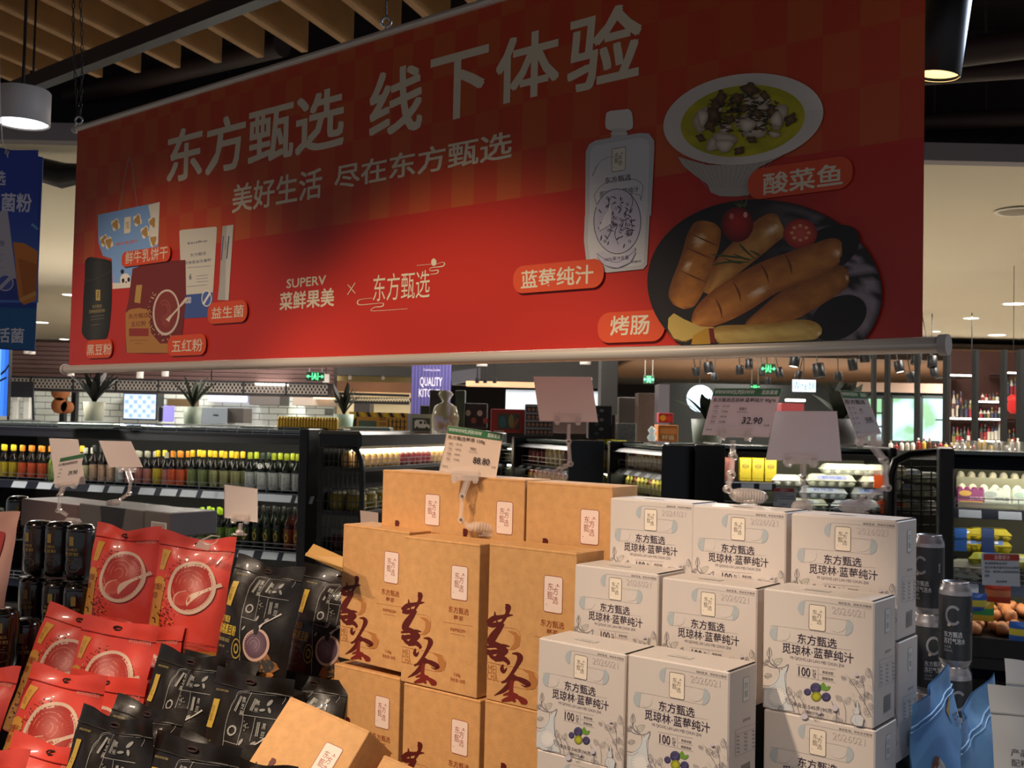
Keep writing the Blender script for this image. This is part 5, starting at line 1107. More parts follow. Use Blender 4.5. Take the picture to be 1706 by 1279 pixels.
for i in range(150):
    a = rl.uniform(0, 2*PI); q = math.sqrt(rl.uniform(0, .6)); x, y = c3(915+260*q*math.cos(a), 300+130*q*math.sin(a)); an = rl.uniform(-1, 1); k.line([(x-7*math.cos(an), y-4*math.sin(an)), (x, y+rl.uniform(-1, 1)), (x+6*math.cos(an), y+4*math.sin(an))], [.6, rl.uniform(1.5, 3.5), .6], rl.choice(['#2e2414', '#453418', '#5e3c24', '#3a3a14']), sm=3)
for (x, y, r_) in ((770, 260, 11), (800, 210, 12), (960, 165, 15), (890, 215, 12), (740, 360, 12), (760, 300, 13), (1000, 300, 10), (1080, 290, 12), (1180, 330, 12), (850, 330, 9), (930, 270, 9), (690, 430, 8), (900, 500, 9), (1040, 200, 9), (970, 440, 8)):
    X, Y = c3(x, y); k.blob(X, Y, r_, r_*.7, None, 3, 14, rot=x*.01, rf=lambda t: 1+.25*math.sin(4*t+y), colf=lambda q, t: mixc('#7a5a34', '#2c1e12', q*.8+.5*vnoise(t*3, q*5)-.2))
for (x, y, rx, ry) in ((820, 470, 16, 11), (945, 360, 14, 11), (700, 320, 9, 15), (1105, 330, 10, 13)):
    X, Y = c3(x, y); k.blob(X, Y, rx, ry, None, 4, 16, rf=lambda t: 1+.14*math.sin(3*t+x), colf=lambda q, t: mixc('#cfc0ae', '#92806a', q*q))
# plate of sausages (clipped at the bottom rail)
cx0, cy0 = 1277, 480
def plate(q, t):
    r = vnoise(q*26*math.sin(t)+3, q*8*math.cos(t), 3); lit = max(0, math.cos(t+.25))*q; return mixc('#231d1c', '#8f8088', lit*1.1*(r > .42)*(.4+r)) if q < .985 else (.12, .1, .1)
pts_ok = lambda X, Y: Y < 598-(X-960)*.032 - 0
vs_n = []
def add_clip(cx, cy, rx, ry, col, nr=16, na=80, rot=0):
    mp = k.map; k.map = lambda x, y: mp(x, min(y, 576.5-(x-1100)*.0315)); k.blob(cx, cy, rx, ry, None, nr, na, rot=rot, colf=col); k.map = mp
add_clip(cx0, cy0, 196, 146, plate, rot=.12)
mp_ = k.map; k.map = lambda x, y: mp_(x, min(y, 576.0-(x-1100)*.0315))
for L, wd in (([(1190, 120), (1290, 60), (1400, 0)], 0),): pass
k.blob(1365+15, 340+190/3.281+20, 60, 36, '#1d1615', 2, 30, rot=-.5); k.blob(1400, 530, 50, 34, '#191312', 2, 30, rot=-.5)
def saus(L, W, c0='#8a4c20', c1='#c98a45', seed=1, hl=()):
    pts, ws = smooth_path(S6(L), [w_/3.281 for w_ in W], 6)
    def cf(s, t):
        n_ = .6*vnoise(s*14, t*5, seed)+.4*vnoise(s*40, t*13, seed+1); sh = 1-(abs(t-.42)*2)**2; c_ = mixc(c0, c1, sh*.8+.9*(n_-.5))
        for (hs, ht, hr, hw) in hl:
            d = ((s-hs)/hr)**2+((t-ht)/hw)**2
            if d < 1: c_ = mixc(c_, '#e8d2bc', (1-d)*.8*(.5+vnoise(s*60, t*30, seed)))
        return c_
    k.line(pts, ws, None, nw=12, colf=cf)
def rnd_w(n, w_): return [w_*max(.12, math.sin(PI*min(max(i/(n-1), .0), 1)))**.28 for i in range(n)]
saus([(1130, 105), (1100, 120), (1040, 160), (960, 230), (870, 310), (800, 380), (735, 470), (725, 490)], [90, 150, 165, 160, 145, 130, 90, 20], '#8a5224', '#c08a48', 2, ((.2, .45, .12, .15),))
saus([(735, 98), (728, 125), (705, 200), (680, 280), (650, 370), (615, 460), (585, 530), (570, 565)], [60, 150, 185, 180, 182, 180, 150, 60], '#7d4820', '#b9752f', 3, ((.3, .6, .08, .2), (.55, .7, .06, .1)))
k.blob(*[(960+890/3.281), (340+115/3.281)], 27, 29, None, 5, 30, colf=lambda q, t: mixc('#a32019', '#5a100d', q*q+.1*math.sin(t)))
k.blob(960+935/3.281, 340+62/3.281, 3.5, 5, '#d98a80', 1, 10); k.blob(960+860/3.281, 340+70/3.281, 4, 5, '#b8655a', 1, 10)
for a in (-2.6, -2.0, -1.3, -.6, -.2): k.line([(960+905/3.281, 340+18/3.281), (960+905/3.281+13*math.cos(a), 340+18/3.281+11*math.sin(a)-2)], [2.4, .5], '#4d5a22')
k.line(S6([(930, 20), (945, -25), (935, -45)]), 1.6, '#5a6428')
k.blob(960+1235/3.281, 340+165/3.281, 28, 25, None, 5, 30, colf=lambda q, t: mixc('#c0503a', '#8a2318', q*q)); 
for a in np.linspace(0, 2*PI, 9)[:-1]: k.blob(960+1235/3.281+14*math.cos(a), 340+160/3.281+12*math.sin(a), 3.4, 2.6, '#d8906a', 1, 8)
saus([(1500, 395), (1470, 400), (1400, 420), (1290, 480), (1180, 550), (1060, 620), (960, 670), (940, 680)], [60, 130, 175, 185, 175, 130, 70, 20], '#7a4420', '#b0702f', 5, ((.07, .4, .05, .2),))
saus([(1462, 250), (1425, 255), (1330, 300), (1200, 350), (1050, 410), (900, 500), (780, 570), (690, 630), (650, 655)], [70, 140, 170, 178, 190, 200, 180, 120, 40], '#85491f', '#bd7a38', 7, ((.1, .35, .06, .2), (.55, .3, .05, .1)))
for (x, y, an) in ((1040, 380, 1.1), (890, 480, 1.15), (790, 570, 1.2), (1170, 330, 1.2)): k.line([(960+(x-55*math.cos(an))/3.281, 340+(y-60*math.sin(an))/3.281), (960+(x+8)/3.281, 340+y/3.281), (960+(x+50*math.cos(an))/3.281, 340+(y+60*math.sin(an))/3.281)], [.6, 4, .6], '#6d3716', sm=4)
for (x, y, an) in ((680, 270, .45), (655, 400, .4), (715, 200, .3)): k.line([(960+(x-75)/3.281, 340+(y-35)/3.281), (960+x/3.281, 340+y/3.281), (960+(x+70)/3.281, 340+(y+30)/3.281)], [.5, 2.6, .5], '#6d3716', sm=4)
saus([(1352, 700), (1320, 695), (1240, 690), (1100, 705), (950, 715), (800, 722), (770, 730), (765, 735)], [30, 90, 115, 105, 110, 110, 60, 20], '#9c7638', '#c9ab62', 9, ((.08, .3, .05, .2),))
k.poly(S6([(545, 598), (515, 625), (512, 680), (545, 735), (610, 755), (690, 720), (770, 675), (690, 670), (600, 630)]), '#b99b52'); k.line(S6([(513, 690), (545, 738), (600, 752), (650, 735)]), 1.6, '#6a4420', sm=3)
k.poly(S6([(640, 770), (650, 720), (720, 680), (745, 680), (760, 750), (740, 770)]), '#b0832c'); k.poly(S6([(735, 680), (760, 680), (775, 760), (745, 760)]), '#6d1f18')
for L in ([(750, 278), (860, 290), (970, 305)], [(755, 335), (850, 318), (960, 320)], [(900, 215), (930, 250), (990, 305)], [(960, 255), (1000, 275), (1020, 290)], [(820, 300), (880, 320), (920, 325)], [(870, 275), (930, 300), (960, 310)]):
    k.line(S6(L), [1, 3.4, 1], '#3d4a22', sm=4)
k.map = mp_
k.build('picture', tb, mtl=print_mat('banner_ink', .42), step=.00001)
# rounded name tags
k = Ink(bp)
for s_, (a0, b0, a1, b1), (c0, d0, c1, d1), bo in (('蓝莓纯汁', (857, 490, 1009, 430), (870.9, 481.3, 991, 441), .03), ('烤肠', (997.7, 572, 1110.4, 515.5), (1019.6, 559, 1084.4, 523.7), .03), ('酸菜鱼', (1248, 335, 1423, 258.5), (1274, 325.5, 1405.6, 272), .03),
        ('鲜牛乳饼干', (204.7, 446, 287, 408), (211.2, 441, 282.3, 409.5), .02), ('黑豆粉', (145, 597.3, 190.3, 564.5), (147, 592.2, 188.6, 572), .02), ('五红粉', (281, 593.5, 346.6, 555.7), (288.6, 587.2, 340.3, 564), .02), ('益生菌', (347.9, 540.6, 415.4, 499), (355, 531.7, 408.9, 507.8), .02)):
    k = Ink(bp); (u0, v0), (u1, v1) = bp(a0, b0), bp(a1, b1); k.rrect(a0, b0, a1, b1, abs(v1-v0)*.45, '#cc4a26', 8); k.text(s_, c0, d0, c1, d1, WT, bo)
    k.build('name_tag', tb, mtl=print_mat('banner_ink', .42), base=.0046, step=.00003)
# chains holding the banner
for i, (px, py, z1) in enumerate(((131, 205, 0), (643, 44, 0))):
    s_, t_ = bp(px, py+6); p = BO+BU*s_; p = Vector((p.x, p.y, BO.z+BH+.012)); t = thing('hanging_chain', ('thin black chain and hook holding the left end of the banner', 'thin black chain and hook holding the middle of the banner')[i], 'chain', p)
    k = MB(); k.tube([(0, 0, .0)]+[(.010*math.cos(a), 0, .016+.010*math.sin(a)) for a in np.linspace(-PI/2, 1.4*PI, 12)], .003, 6); k.build('hook', STEEL, t)
    k = MB(); top = 3.14-p.z if i else 2.86-p.z
    tgt = Vector((-.02, .0, 0)) if i == 0 else Vector((0, 0, 0))
    n = 26 if not i else 14
    for j in range(n):
        z = .03+j*(top-.03)/n; l_ = (top-.03)/n
        for sg in ((-1, 1) if not i else (0,)):
            x = sg*.012*math.sin(PI*min(1, j/n+.1))-.03*(j/n)*(i == 0); ax = (.0035, 0) if j % 2 else (0, .0035)
            k.tube([(x+ax[0]*math.cos(a), ax[1]*math.cos(a), z+l_*.5+l_*.62*math.sin(a)) for a in np.linspace(0, 2*PI, 9)[:-1]], .0013, 4, closed=True)
    k.build('links', BLACK, t)['kind'] = 'stuff'
# ---- blue banner at the far left
cs = [(-60, 232), (72, 262), (58, 585), (-60, 578)]
pY = 3.6; t = thing('banner', 'blue hanging banner with a sachet and orange picture at the left edge', 'banner', PX(0, 420, pY)); o0 = t.location
k = MB(); k.slab([PX(x, y, pY)-o0 for x, y in cs], (0, 1, 0), .002); k.build('cloth', mat('banner_blue', '#1f3f8f', .5), t)
k = Ink(lambda x, y: (PX(x, y, pY).x-o0.x, PX(x, y, pY).z-o0.z))
k.grid(-60, 250, 64, 504, None, 8, 12, colf=lambda a, b: mixc('#20399a', '#4f7fc4', max(0, b-.3)*1.3))
k.poly([(22, 403), (40, 405), (63, 418), (60, 500), (40, 508), (30, 498), (26, 440)], '#d07a2a'); k.poly([(30, 430), (62, 440), (60, 490), (40, 500)], '#b5631c'); k.line([(34, 500), (60, 488)], 7, '#d99a4c')
k.line([(53, 373), (63, 382)], 4, '#6fa0c0')
k.poly([(-60, 510), (61, 514), (58, 583), (-60, 576)], '#1c5f96'); k.poly([(-60, 352), (13, 352), (32, 500), (-60, 498)], '#b9b4bc'); k.poly([(-60, 462), (27, 464), (32, 500), (-60, 498)], '#27378c'); k.blob(9, 471, 14, 14, '#b9b4bc', 1, 24); k.blob(9, 471, 12, 12, '#4a5aa8', 1, 24); k.line([(0, 480), (18, 462)], 6, '#b9b4bc')
k.text('粉', -4, 410, 8, 400, '#35407a', .01)
k.lines([[(-10, 424), (6, 424)], [(-10, 434), (4, 434)], [(-10, 446), (7, 446)]], 1, '#8a8798')
k.text('选', -8, 308, 10, 285, '#c9c9d6', .03); k.text('菌粉', 2, 352, 53, 323, '#c9c9d6', .04); k.text('活菌', -6, 570, 40, 547, '#d9d9e0', .04)
k.build('print', t, base=.0006)
k = MB(); k.tube([PX(13, 262, pY-.003)-o0, PX(11, 250, pY-.003)-o0, PX(4, 236, pY)-o0, PX(0, 180, pY)-o0, PX(-2, 20, pY)-o0], .002, 5); k.build('cord', mat('cord_white', '#bdb9b0'), t)
k = MB(); k.tube([PX(11.5+3.2*math.cos(a), 253.5+3.2*math.sin(a), pY-.004)-o0 for a in np.linspace(0, 2*PI, 13)[:-1]], .0018, 5, closed=True); k.build('eyelet', STEEL, t)

# ================================================================== THE PROMOTION STAND
# ---- kraft tea boxes
KS = 1.25
KW, KH, KD = .1615*KS, .2334*KS, .0702*KS
def zmap(c, w, h):
    """homography from a picture's front-face corners TL TR BR BL to metres"""
    return homography(c, [(0, h), (w, h), (w, 0), (0, 0)])
t0 = thing('kraft_box', 'kraft tea box', 'box')
k = MB(); k.box((0, 0, 0), (KW, KD, KH), 0, .0012); kb_body = k.build('carton', KRAFT, t0)
k = MB(); k.box((.002, .002, KH-.0004), (KW-.002, .012, KH+.0006), 0); k.box((.0, -.0006, KH-.0035), (KW, .001, KH-.0025), 0); k.build('lid_flap', KRAFT, t0)
q = Ink(zmap([(530, 130), (1040, 185), (1018, 1205), (522, 1090)], KW, KH))
CH_, BR_ = '#5a1a14', '#9c4a2a'
# pale cloud band behind the brush lettering
for L in ([(528, 650), (640, 655), (700, 672), (715, 715), (705, 765), (660, 790), (540, 762)], [(518, 865), (620, 885), (720, 905), (800, 930), (818, 975), (800, 1020), (760, 1030), (640, 1005)]): q.line(L, 2.2, '#a8683a', sm=5)
q.poly([(640, 672), (690, 680), (716, 715), (710, 770), (672, 790), (655, 788), (680, 750), (680, 705)], '#b4753f'); q.poly([(722, 905), (790, 925), (818, 975), (806, 1020), (770, 1032), (745, 1028), (768, 985), (762, 935)], '#b4753f')
q.lines([[(518, 865), (625, 890)], [(518, 965), (610, 985)]], 2, '#a8683a')
q.text('MEI', 532, 928, 580, 890, '#a86a3c', .0); q.text('CHA', 528, 972, 588, 935, '#a86a3c', .0)
for L, W in (([(525, 628), (560, 600), (600, 590), (640, 580), (672, 576)], [16, 22, 16, 12, 3]), ([(566, 555), (570, 585), (582, 625)], [2, 9, 5]), ([(628, 510), (642, 525), (640, 560), (622, 600), (598, 640)], [3, 22, 15, 12, 6]),
        ([(528, 632), (560, 640), (600, 628), (618, 626)], [18, 20, 12, 5]), ([(612, 628), (590, 665), (560, 710), (545, 745), (556, 770)], [18, 24, 30, 26, 8]), ([(520, 775), (570, 768), (620, 765), (655, 770)], [8, 14, 12, 3]),
        ([(555, 740), (600, 775), (640, 800), (590, 835), (575, 860)], [8, 26, 10, 22, 6]), ([(524, 812), (560, 805), (610, 800), (640, 798)], [14, 20, 12, 5]), ([(610, 780), (598, 815), (585, 850), (570, 860)], [16, 16, 14, 4]), ([(530, 790), (550, 830), (585, 850), (620, 845), (650, 870), (640, 880)], [8, 14, 16, 20, 12, 3]),
        ([(618, 880), (612, 905), (622, 925), (640, 900)], [4, 14, 12, 4]), ([(668, 812), (700, 815), (715, 838), (700, 880), (665, 940), (630, 985)], [3, 14, 22, 16, 12, 10]),
        ([(610, 990), (650, 975), (700, 965), (745, 985), (768, 1000), (745, 1012), (720, 1000)], [8, 12, 16, 22, 14, 6, 2]), ([(690, 945), (670, 975), (630, 1030), (570, 1068)], [16, 18, 18, 2])): q.line(L, [x_*1.55 for x_ in W], CH_, sm=6)
for L, W in (([(672, 975), (665, 1030), (668, 1075), (690, 1105)], [12, 16, 20, 8]), ([(612, 1100), (660, 1085), (700, 1075), (740, 1105), (748, 1120)], [8, 22, 14, 26, 8]), ([(620, 1065), (660, 1055), (705, 1062)], [5, 14, 4])): q.line(L, [x_*1.55 for x_ in W], '#7a241c', sm=6)
plaque(q, 850, 548, 958, 340, '#eed3c4', '#a05a44', '#93352c')
q.text('东方甄选', 832, 638, 968, 618, BR_, 0); q.text('莓茶', 866, 690, 932, 668, BR_, 0)
q.lines([[(798, 705), (995, 733)]], 1.4, BR_); q.text('茅岩莓精选芽叶', 845, 762, 948, 757, BR_, 0); q.lines([[(848, 780), (945, 797)]], 1.4, BR_); q.text('净含量:128克', 848, 1088, 945, 1085, BR_, 0); q.text('128g', 872, 1062, 915, 1045, BR_, 0)
q.build('front_print', t0)
K0 = t0
def box_at(proto, first, px, py, v, h, label, roll=0, lean=0, dyaw=0, cat='box', grp=None, z=None):
    p = on_v(px, py, v); o = proto if first else copy_tree(proto)
    R = Matrix.Rotation(DY+dyaw, 3, 'Z') @ Matrix.Rotation(roll, 3, 'Y') @ Matrix.Rotation(-lean, 3, 'X')
    o.location = p - R @ Vector((0, 0, h)); o.rotation_euler = R.to_euler(); o['label'] = label; o['category'] = cat
    if grp: o['group'] = grp
    return o
kf = True
tops = {}
for nm, px, py, v, rl_, lb in (
    ('B0a', 638, 782.5, 1.352, 0, 'kraft tea box in the back row, leftmost, behind the other kraft boxes'),
    ('B0b', 748.5, 791.5, 1.350, 0, 'middle kraft tea box of the back row, behind the green headed card stand'),
    ('B0c', 877.8, 801.5, 1.346, 0, 'rightmost kraft tea box of the back row, next to the white boxes'),
    ('B1', 572.5, 872.5, 1.300, .012, 'kraft tea box at the left end of the second row, beside the black pouches'),
    ('B2', 673.5, 892.5, 1.262, 0, 'kraft tea box in the middle of the second row, card stand on top'),
    ('B3', 815.5, 905.0, 1.258, 0, 'kraft tea box at the right of the second row, touching the white boxes'),
    ('B4', 557, 1105, 1.298, 0, 'kraft tea box at the left of the lower row, behind the tipped box'),
    ('B5', 673, 1137.5, 1.262, 0, 'kraft tea box in the middle of the lower row'),
    ('B6', 808, 1165, 1.258, 0, 'kraft tea box at the right of the lower row, half behind the white box')):
    o = box_at(K0, kf, px, py, v*KS, KH, lb, rl_, grp='kraft tea boxes'); kf = False; tops[nm] = o.location.copy()
for i, (px, py, Y, lb) in enumerate(((484, 1160, 1.60, 'kraft tea box lying tipped back in front of the others'), (640, 1257, 1.50, 'kraft tea box at the bottom edge just right of the tipped one'))):
    o = copy_tree(K0); R = Matrix.Rotation(DY+.05, 3, 'Z') @ Matrix.Rotation(.13, 3, 'Y') @ Matrix.Rotation(-.68, 3, 'X')
    o.rotation_euler = R.to_euler(); o.location = PX(px, py, Y*KS) - R @ Vector((0, 0, KH)); o['label'] = lb; o['group'] = 'kraft tea boxes'
# ---- white juice boxes
WW, WH, WD = .1704, .18, .0879
t0 = thing('juice_box', 'white juice box', 'box')
k = MB(); k.box((0, 0, 0), (WW, WD, WH), 0, .002); k.build('carton', WHITEC, t0)
k = MB(); k.box((.003, .003, WH-.001), (WW-.004, WD-.004, WH+.0008), 0); k.build('lid_flap', WHITEC, t0)
k = MB(); k.box((WW-.0045, .002, WH-.001), (WW-.0015, WD-.002, WH+.0009), 0); k.build('slot', mat('slot_dark', '#3c352e', .8), t0)
TLc, TRc, BRc, BLc = (137, 170), (918, 270), (910, 1172), (132, 1022)
q = Ink(zmap([TLc, TRc, BRc, BLc], WW, WH))
gy, dk, teal = '#5e5a68', '#3b2c3e', '#bcc9c8'
def cloud(L, w_): q.line(L, w_, '#c6c9c8', sm=6)
# the broad cloud band
q.blob(425, 310, 45, 52, '#b4babd', 2, 20, a0=PI/2, a1=3*PI/2, rot=.1); q.blob(720, 450, 50, 60, '#b4babd', 2, 20, a0=-PI/2, a1=PI/2, rot=.1); q.blob(235, 492, 52, 54, '#b4babd', 2, 20, a0=PI/2, a1=3*PI/2, rot=.1)
q.blob(475, 320, 50, 42, '#d8ccc5', 2, 20); q.blob(665, 440, 55, 45, '#d8ccc5', 2, 20); q.blob(285, 498, 42, 45, '#d8ccc5', 2, 20)
for L in ([(425, 258), (500, 262), (900, 320)], [(580, 378), (700, 395), (755, 415), (768, 455), (745, 495), (700, 505)], [(700, 505), (240, 440), (195, 455), (190, 500), (215, 535), (270, 548), (760, 612)]): q.line(L, 1.6, '#a9a6a6', sm=5)
plaque(q, 462, 462, 574, 300, '#f2e2cf', '#5c4540', '#46302e')
q.text('美好生活，尽在东方甄选', 665, 281, 898, 295, '#5a4a50', 0); q.text('2026021', 622, 350, 850, 330, '#cdbfba', 0)
q.text('东方甄选', 380, 560, 655, 532, dk, .012); q.text('觅琼林·蓝莓纯汁', 273, 628, 773, 634, dk, .012)
q.text('MI QIONG LIN LAN MEI CHUN ZHI', 330, 676, 706, 712, '#8a7f86', 0)
q.text('100', 388, 790, 470, 740, dk, .02); q.text('果汁', 486, 765, 512, 752, dk, 0); q.text('含量', 486, 784, 512, 772, dk, 0); q.text('%', 488, 806, 510, 790, dk, 0)
q.lines([[(375, 713), (645, 748)], [(375, 795), (648, 842)], [(526, 735), (526, 818)], [(530, 782), (648, 798)]], 1.6, '#8a7f86')
q.text('果香浓郁', 555, 775, 632, 768, '#5a4a50', .01); q.text('酸甜清爽', 555, 818, 632, 812, '#5a4a50', .01)
for L in ([(575, 900), (545, 890), (540, 860), (565, 838), (580, 860), (580, 890)], [(580, 903), (575, 880), (595, 865), (615, 868), (605, 890)]): q.poly(L, '#6f9a3c')
for x, y, r in ((452, 908, 25), (510, 880, 38), (583, 943, 32)):
    q.blob(x, y, r, r*.98, None, 4, 22, colf=lambda g, t: mixc(mixc('#6a6496', '#2c2440', g*.9), '#8a86b0', max(0, -math.sin(t)*.35*g))); q.blob(x-r*.1, y-r*.2, r*.34, r*.3, '#221a36', 1, 7); q.blob(x-r*.1, y-r*.2, r*.2, r*.18, '#5a5484', 1, 7)
q.blob(514, 940, 36, 35, None, 4, 22, colf=lambda g, t: mixc('#c9c43a', '#6d7420', g*g)); q.lines([[(490, 920), (535, 962)], [(538, 918), (495, 958)]], 1.5, '#8a8424')
q.text('净含量:540克(90克×6)', 345, 1012, 676, 1036, '#6d6468', 0); q.text('图片仅供参考', 445, 1058, 572, 1060, '#6d6468', 0)
def leaf(x, y, a, l_, w_=.32, c=gy):
    ca, sa = math.cos(a), math.sin(a); P = lambda s_, t: (x+(s_*ca-t*sa)*l_, y+(s_*sa+t*ca)*l_)
    q.line([P(0, 0), P(.3, w_), P(.7, w_*.7), P(1, 0), P(.7, -w_*.7), P(.3, -w_), P(0, 0)], 2.4, c, sm=3); q.line([P(0, 0), P(.9, 0)], 1.6, c)
    for s_ in (.3, .5): q.line([P(s_, 0), P(s_+.15, w_*.5)], .7, c); q.line([P(s_, 0), P(s_+.15, -w_*.5)], .7, c)
# deer
q.poly([(150, 900), (200, 860), (245, 800), (255, 770), (290, 745), (315, 715), (300, 790), (300, 880), (330, 1000), (355, 1045), (200, 1030), (150, 1000)], '#d3d6d8')
q.line([(140, 700), (180, 725), (215, 735), (250, 738), (290, 730), (312, 712), (318, 722), (305, 760), (296, 775), (292, 800), (298, 860), (310, 920), (345, 1000), (360, 1050)], 3, gy, sm=4)
q.line([(250, 740), (255, 790), (230, 840), (190, 865), (140, 862)], 2.6, gy, sm=4); q.line([(150, 700), (175, 690), (200, 715), (240, 735)], 2.4, gy, sm=3); q.line([(175, 660), (190, 700), (230, 730)], 3, gy, sm=3); q.line([(200, 670), (215, 700), (240, 730)], 2.4, gy, sm=3); q.blob(270, 745, 4, 3, gy, 1, 8); q.blob(307, 722, 5, 4, gy, 1, 8)
q.line([(180, 600), (182, 660), (185, 690)], 2.2, gy); leaf(182, 665, -1.55, 75, .22); leaf(215, 710, -.6, 70, .3, '#7c9080'); leaf(145, 720, -1.0, 50); q.line([(140, 790), (175, 800), (205, 795)], 1.4, '#8a9a86', sm=3); leaf(150, 800, -.3, 50)
q.line([(138, 880), (170, 890), (200, 880), (230, 860)], 1.2, gy, sm=3)
q.blob(243, 943, 66, 66, '#e9e3df', 1, 30); q.line([(243+66*math.cos(t), 943+66*math.sin(t)) for t in np.linspace(0, 2*PI, 40)], 1.6, '#8f8a92'); 
for t in np.linspace(0, 2*PI, 19)[:-1]: q.blob(243+54*math.cos(t), 943+54*math.sin(t), 4, 3, '#8f8a92', 1, 5)
# flowers and leaves along the bottom
rl = random.Random(21)
for (x0, y0, x1, y1) in ((330, 900, 400, 1080), (360, 905, 350, 950), (740, 800, 900, 1080), (830, 790, 850, 1000), (700, 960, 720, 1120), (390, 930, 440, 1050), (880, 740, 915, 900), (620, 970, 660, 1120)):
    q.line([(x0, y0), ((x0+x1)/2+10, (y0+y1)/2), (x1, y1)], 2.4, gy, sm=4)
for (x, y, a, l_) in ((330, 930, -1.8, 60), (385, 945, -1.2, 55), (720, 815, -2.6, 35), (745, 830, .1, 60), (790, 840, .3, 60), (830, 830, -1.2, 45), (850, 930, -.7, 40), (815, 940, .1, 60), (690, 965, -2.4, 50), (720, 985, -.9, 55), (885, 800, -1.7, 65), (900, 950, -2.2, 45), (345, 985, -2.5, 55), (480, 1075, -2.2, 45), (420, 1060, -.4, 45), (560, 1090, -2.4, 45), (640, 1110, -1, 45), (500, 1100, -.4, 40), (250, 1030, -.5, 45), (700, 1120, -2.3, 40), (880, 1070, -2.0, 60), (905, 1030, -1.8, 50)): leaf(x, y, a, l_)
for (x, y) in ((725, 795), (800, 785), (650, 1005), (870, 990), (770, 925), (420, 955), (885, 870), (590, 1075)): q.line([(x+12*math.cos(t), y+12*math.sin(t)) for t in np.linspace(-2.4, 1.8, 10)], 1.3, '#8d8494')
for (x, y, w_, h_) in ((797, 785, 16, 10), (650, 1020, 20, 22), (435, 1080, 25, 20), (540, 1050, 12, 14)): q.blob(x, y, w_, h_, '#cfc6d2', 1, 14)
# rabbit
q.poly([(790, 1020), (785, 975), (775, 965), (778, 990), (790, 1025), (770, 1060), (765, 1110), (790, 1140), (840, 1145), (850, 1090), (820, 1060), (822, 1035), (810, 985), (800, 965), (800, 1000)], '#d6d6d8')
q.line([(792, 1020), (780, 975), (776, 962), (786, 965), (797, 1015)], 2.4, gy, sm=3); q.line([(800, 1015), (798, 975), (806, 965), (814, 985), (812, 1020)], 2.4, gy, sm=3); q.line([(785, 1025), (775, 1040), (785, 1060), (815, 1062), (822, 1040), (812, 1022)], 2.6, gy, sm=3)
q.line([(785, 1060), (765, 1085), (762, 1120), (790, 1142), (835, 1145), (855, 1110), (840, 1075), (815, 1062)], 2.6, gy, sm=3); q.blob(792, 1038, 2.5, 2.5, gy, 1, 6); q.line([(790, 1085), (795, 1120), (810, 1130)], 1.2, gy, sm=3)
q.build('front_print', t0)
# side panel
q = Ink(zmap([(918, 270), (1085, 210), (1070, 1075), (910, 1172)], WD, WH))
q.rrect(1000, 492, 1036, 308, .001, '#dcdad6', 3, outline='#4a4448', ow=.0004); q.text('东方', 1008, 400, 1028, 345, '#3a3238', 0); q.text('甄选', 1008, 460, 1028, 405, '#3a3238', 0)
q.text('营养成分表', 998, 640, 1042, 598, '#6d6a72', 0); gl = [[(955, 690), (1080, 645)], [(955, 725), (1080, 680)], [(955, 878), (1076, 822)], [(955, 690), (953, 878)]]; q.lines(gl, 1.4, '#8a8790')
for r_ in range(5):
    for c_ in range(3): x = 962+c_*45; y = 742+r_*27-c_*17; q.grid(x, y, x+16, y-10, '#9a98a2')
for i in range(13): x = 988+i*4.2; q.line([(x, 940-(x-988)*.6+0), (x-2, 1058-(x-988)*.7)], 2.2 if i % 3 else 1.2, '#4a484e')
o = q.build('side_print', t0, warp=lambda a, b, h: (WW+h, a, b))
q = Ink(); q.grid(.05, .03, .09, .045, '#c9c2ba'); q.text('开启', .06, .032, .08, .043, '#b0a49a', 0); q.build('top_print', t0, warp=lambda a, b, h: (a, b, WH+.001+h))
J0 = t0; jf = True
for nm, px, py, v, dy, lb in (
    ('T1', 1016.8, 829.3, 1.640, 0, 'white juice box at the left of the back row, beside the kraft boxes'),
    ('T2', 1154.3, 841.8, 1.640, 0, 'middle white juice box of the back row, under the price card stand'),
    ('R0', 1318.3, 855.2, 1.638, 0, 'rightmost white juice box of the back row, its blue lit side in view'),
    ('S1', 957.6, 939.8, 1.556, 0, 'white juice box at the left of the second row'),
    ('S2', 1103, 961.8, 1.552, 0, 'middle white juice box of the second row'),
    ('R1', 1272.3, 979.9, 1.530, 0, 'white juice box at the right of the second row, its whole front in view'),
    ('F1', 897.4, 1062.2, 1.425, 0, 'front white juice box on the left with its whole front in view'),
    ('F2', 1046.4, 1089.4, 1.405, 0, 'front white juice box on the right, cut by the bottom edge')):
    o = box_at(J0, jf, px, py, v, WH, lb, .012 if nm == 'F1' else 0, grp='white juice boxes'); jf = False; tops[nm] = o.location.copy()
for nm, src, lb in (('F1b', 'F1', 'white juice box under the front left one, only its top strip in view'), ('R1b', 'R1', 'white juice box under the right one of the second row, bottom right'), ('R0b', 'R0', 'white juice box under the rightmost back one, seen from its side'), ('F2b', 'F2', None)):
    if lb is None: continue
    o = copy_tree(J0); o.location = tops[src]-Vector((0, 0, WH+.001))+DU*.003; o.rotation_euler = (0, 0, DY); o['label'] = lb; o['group'] = 'white juice boxes'; tops[nm] = o.location.copy()
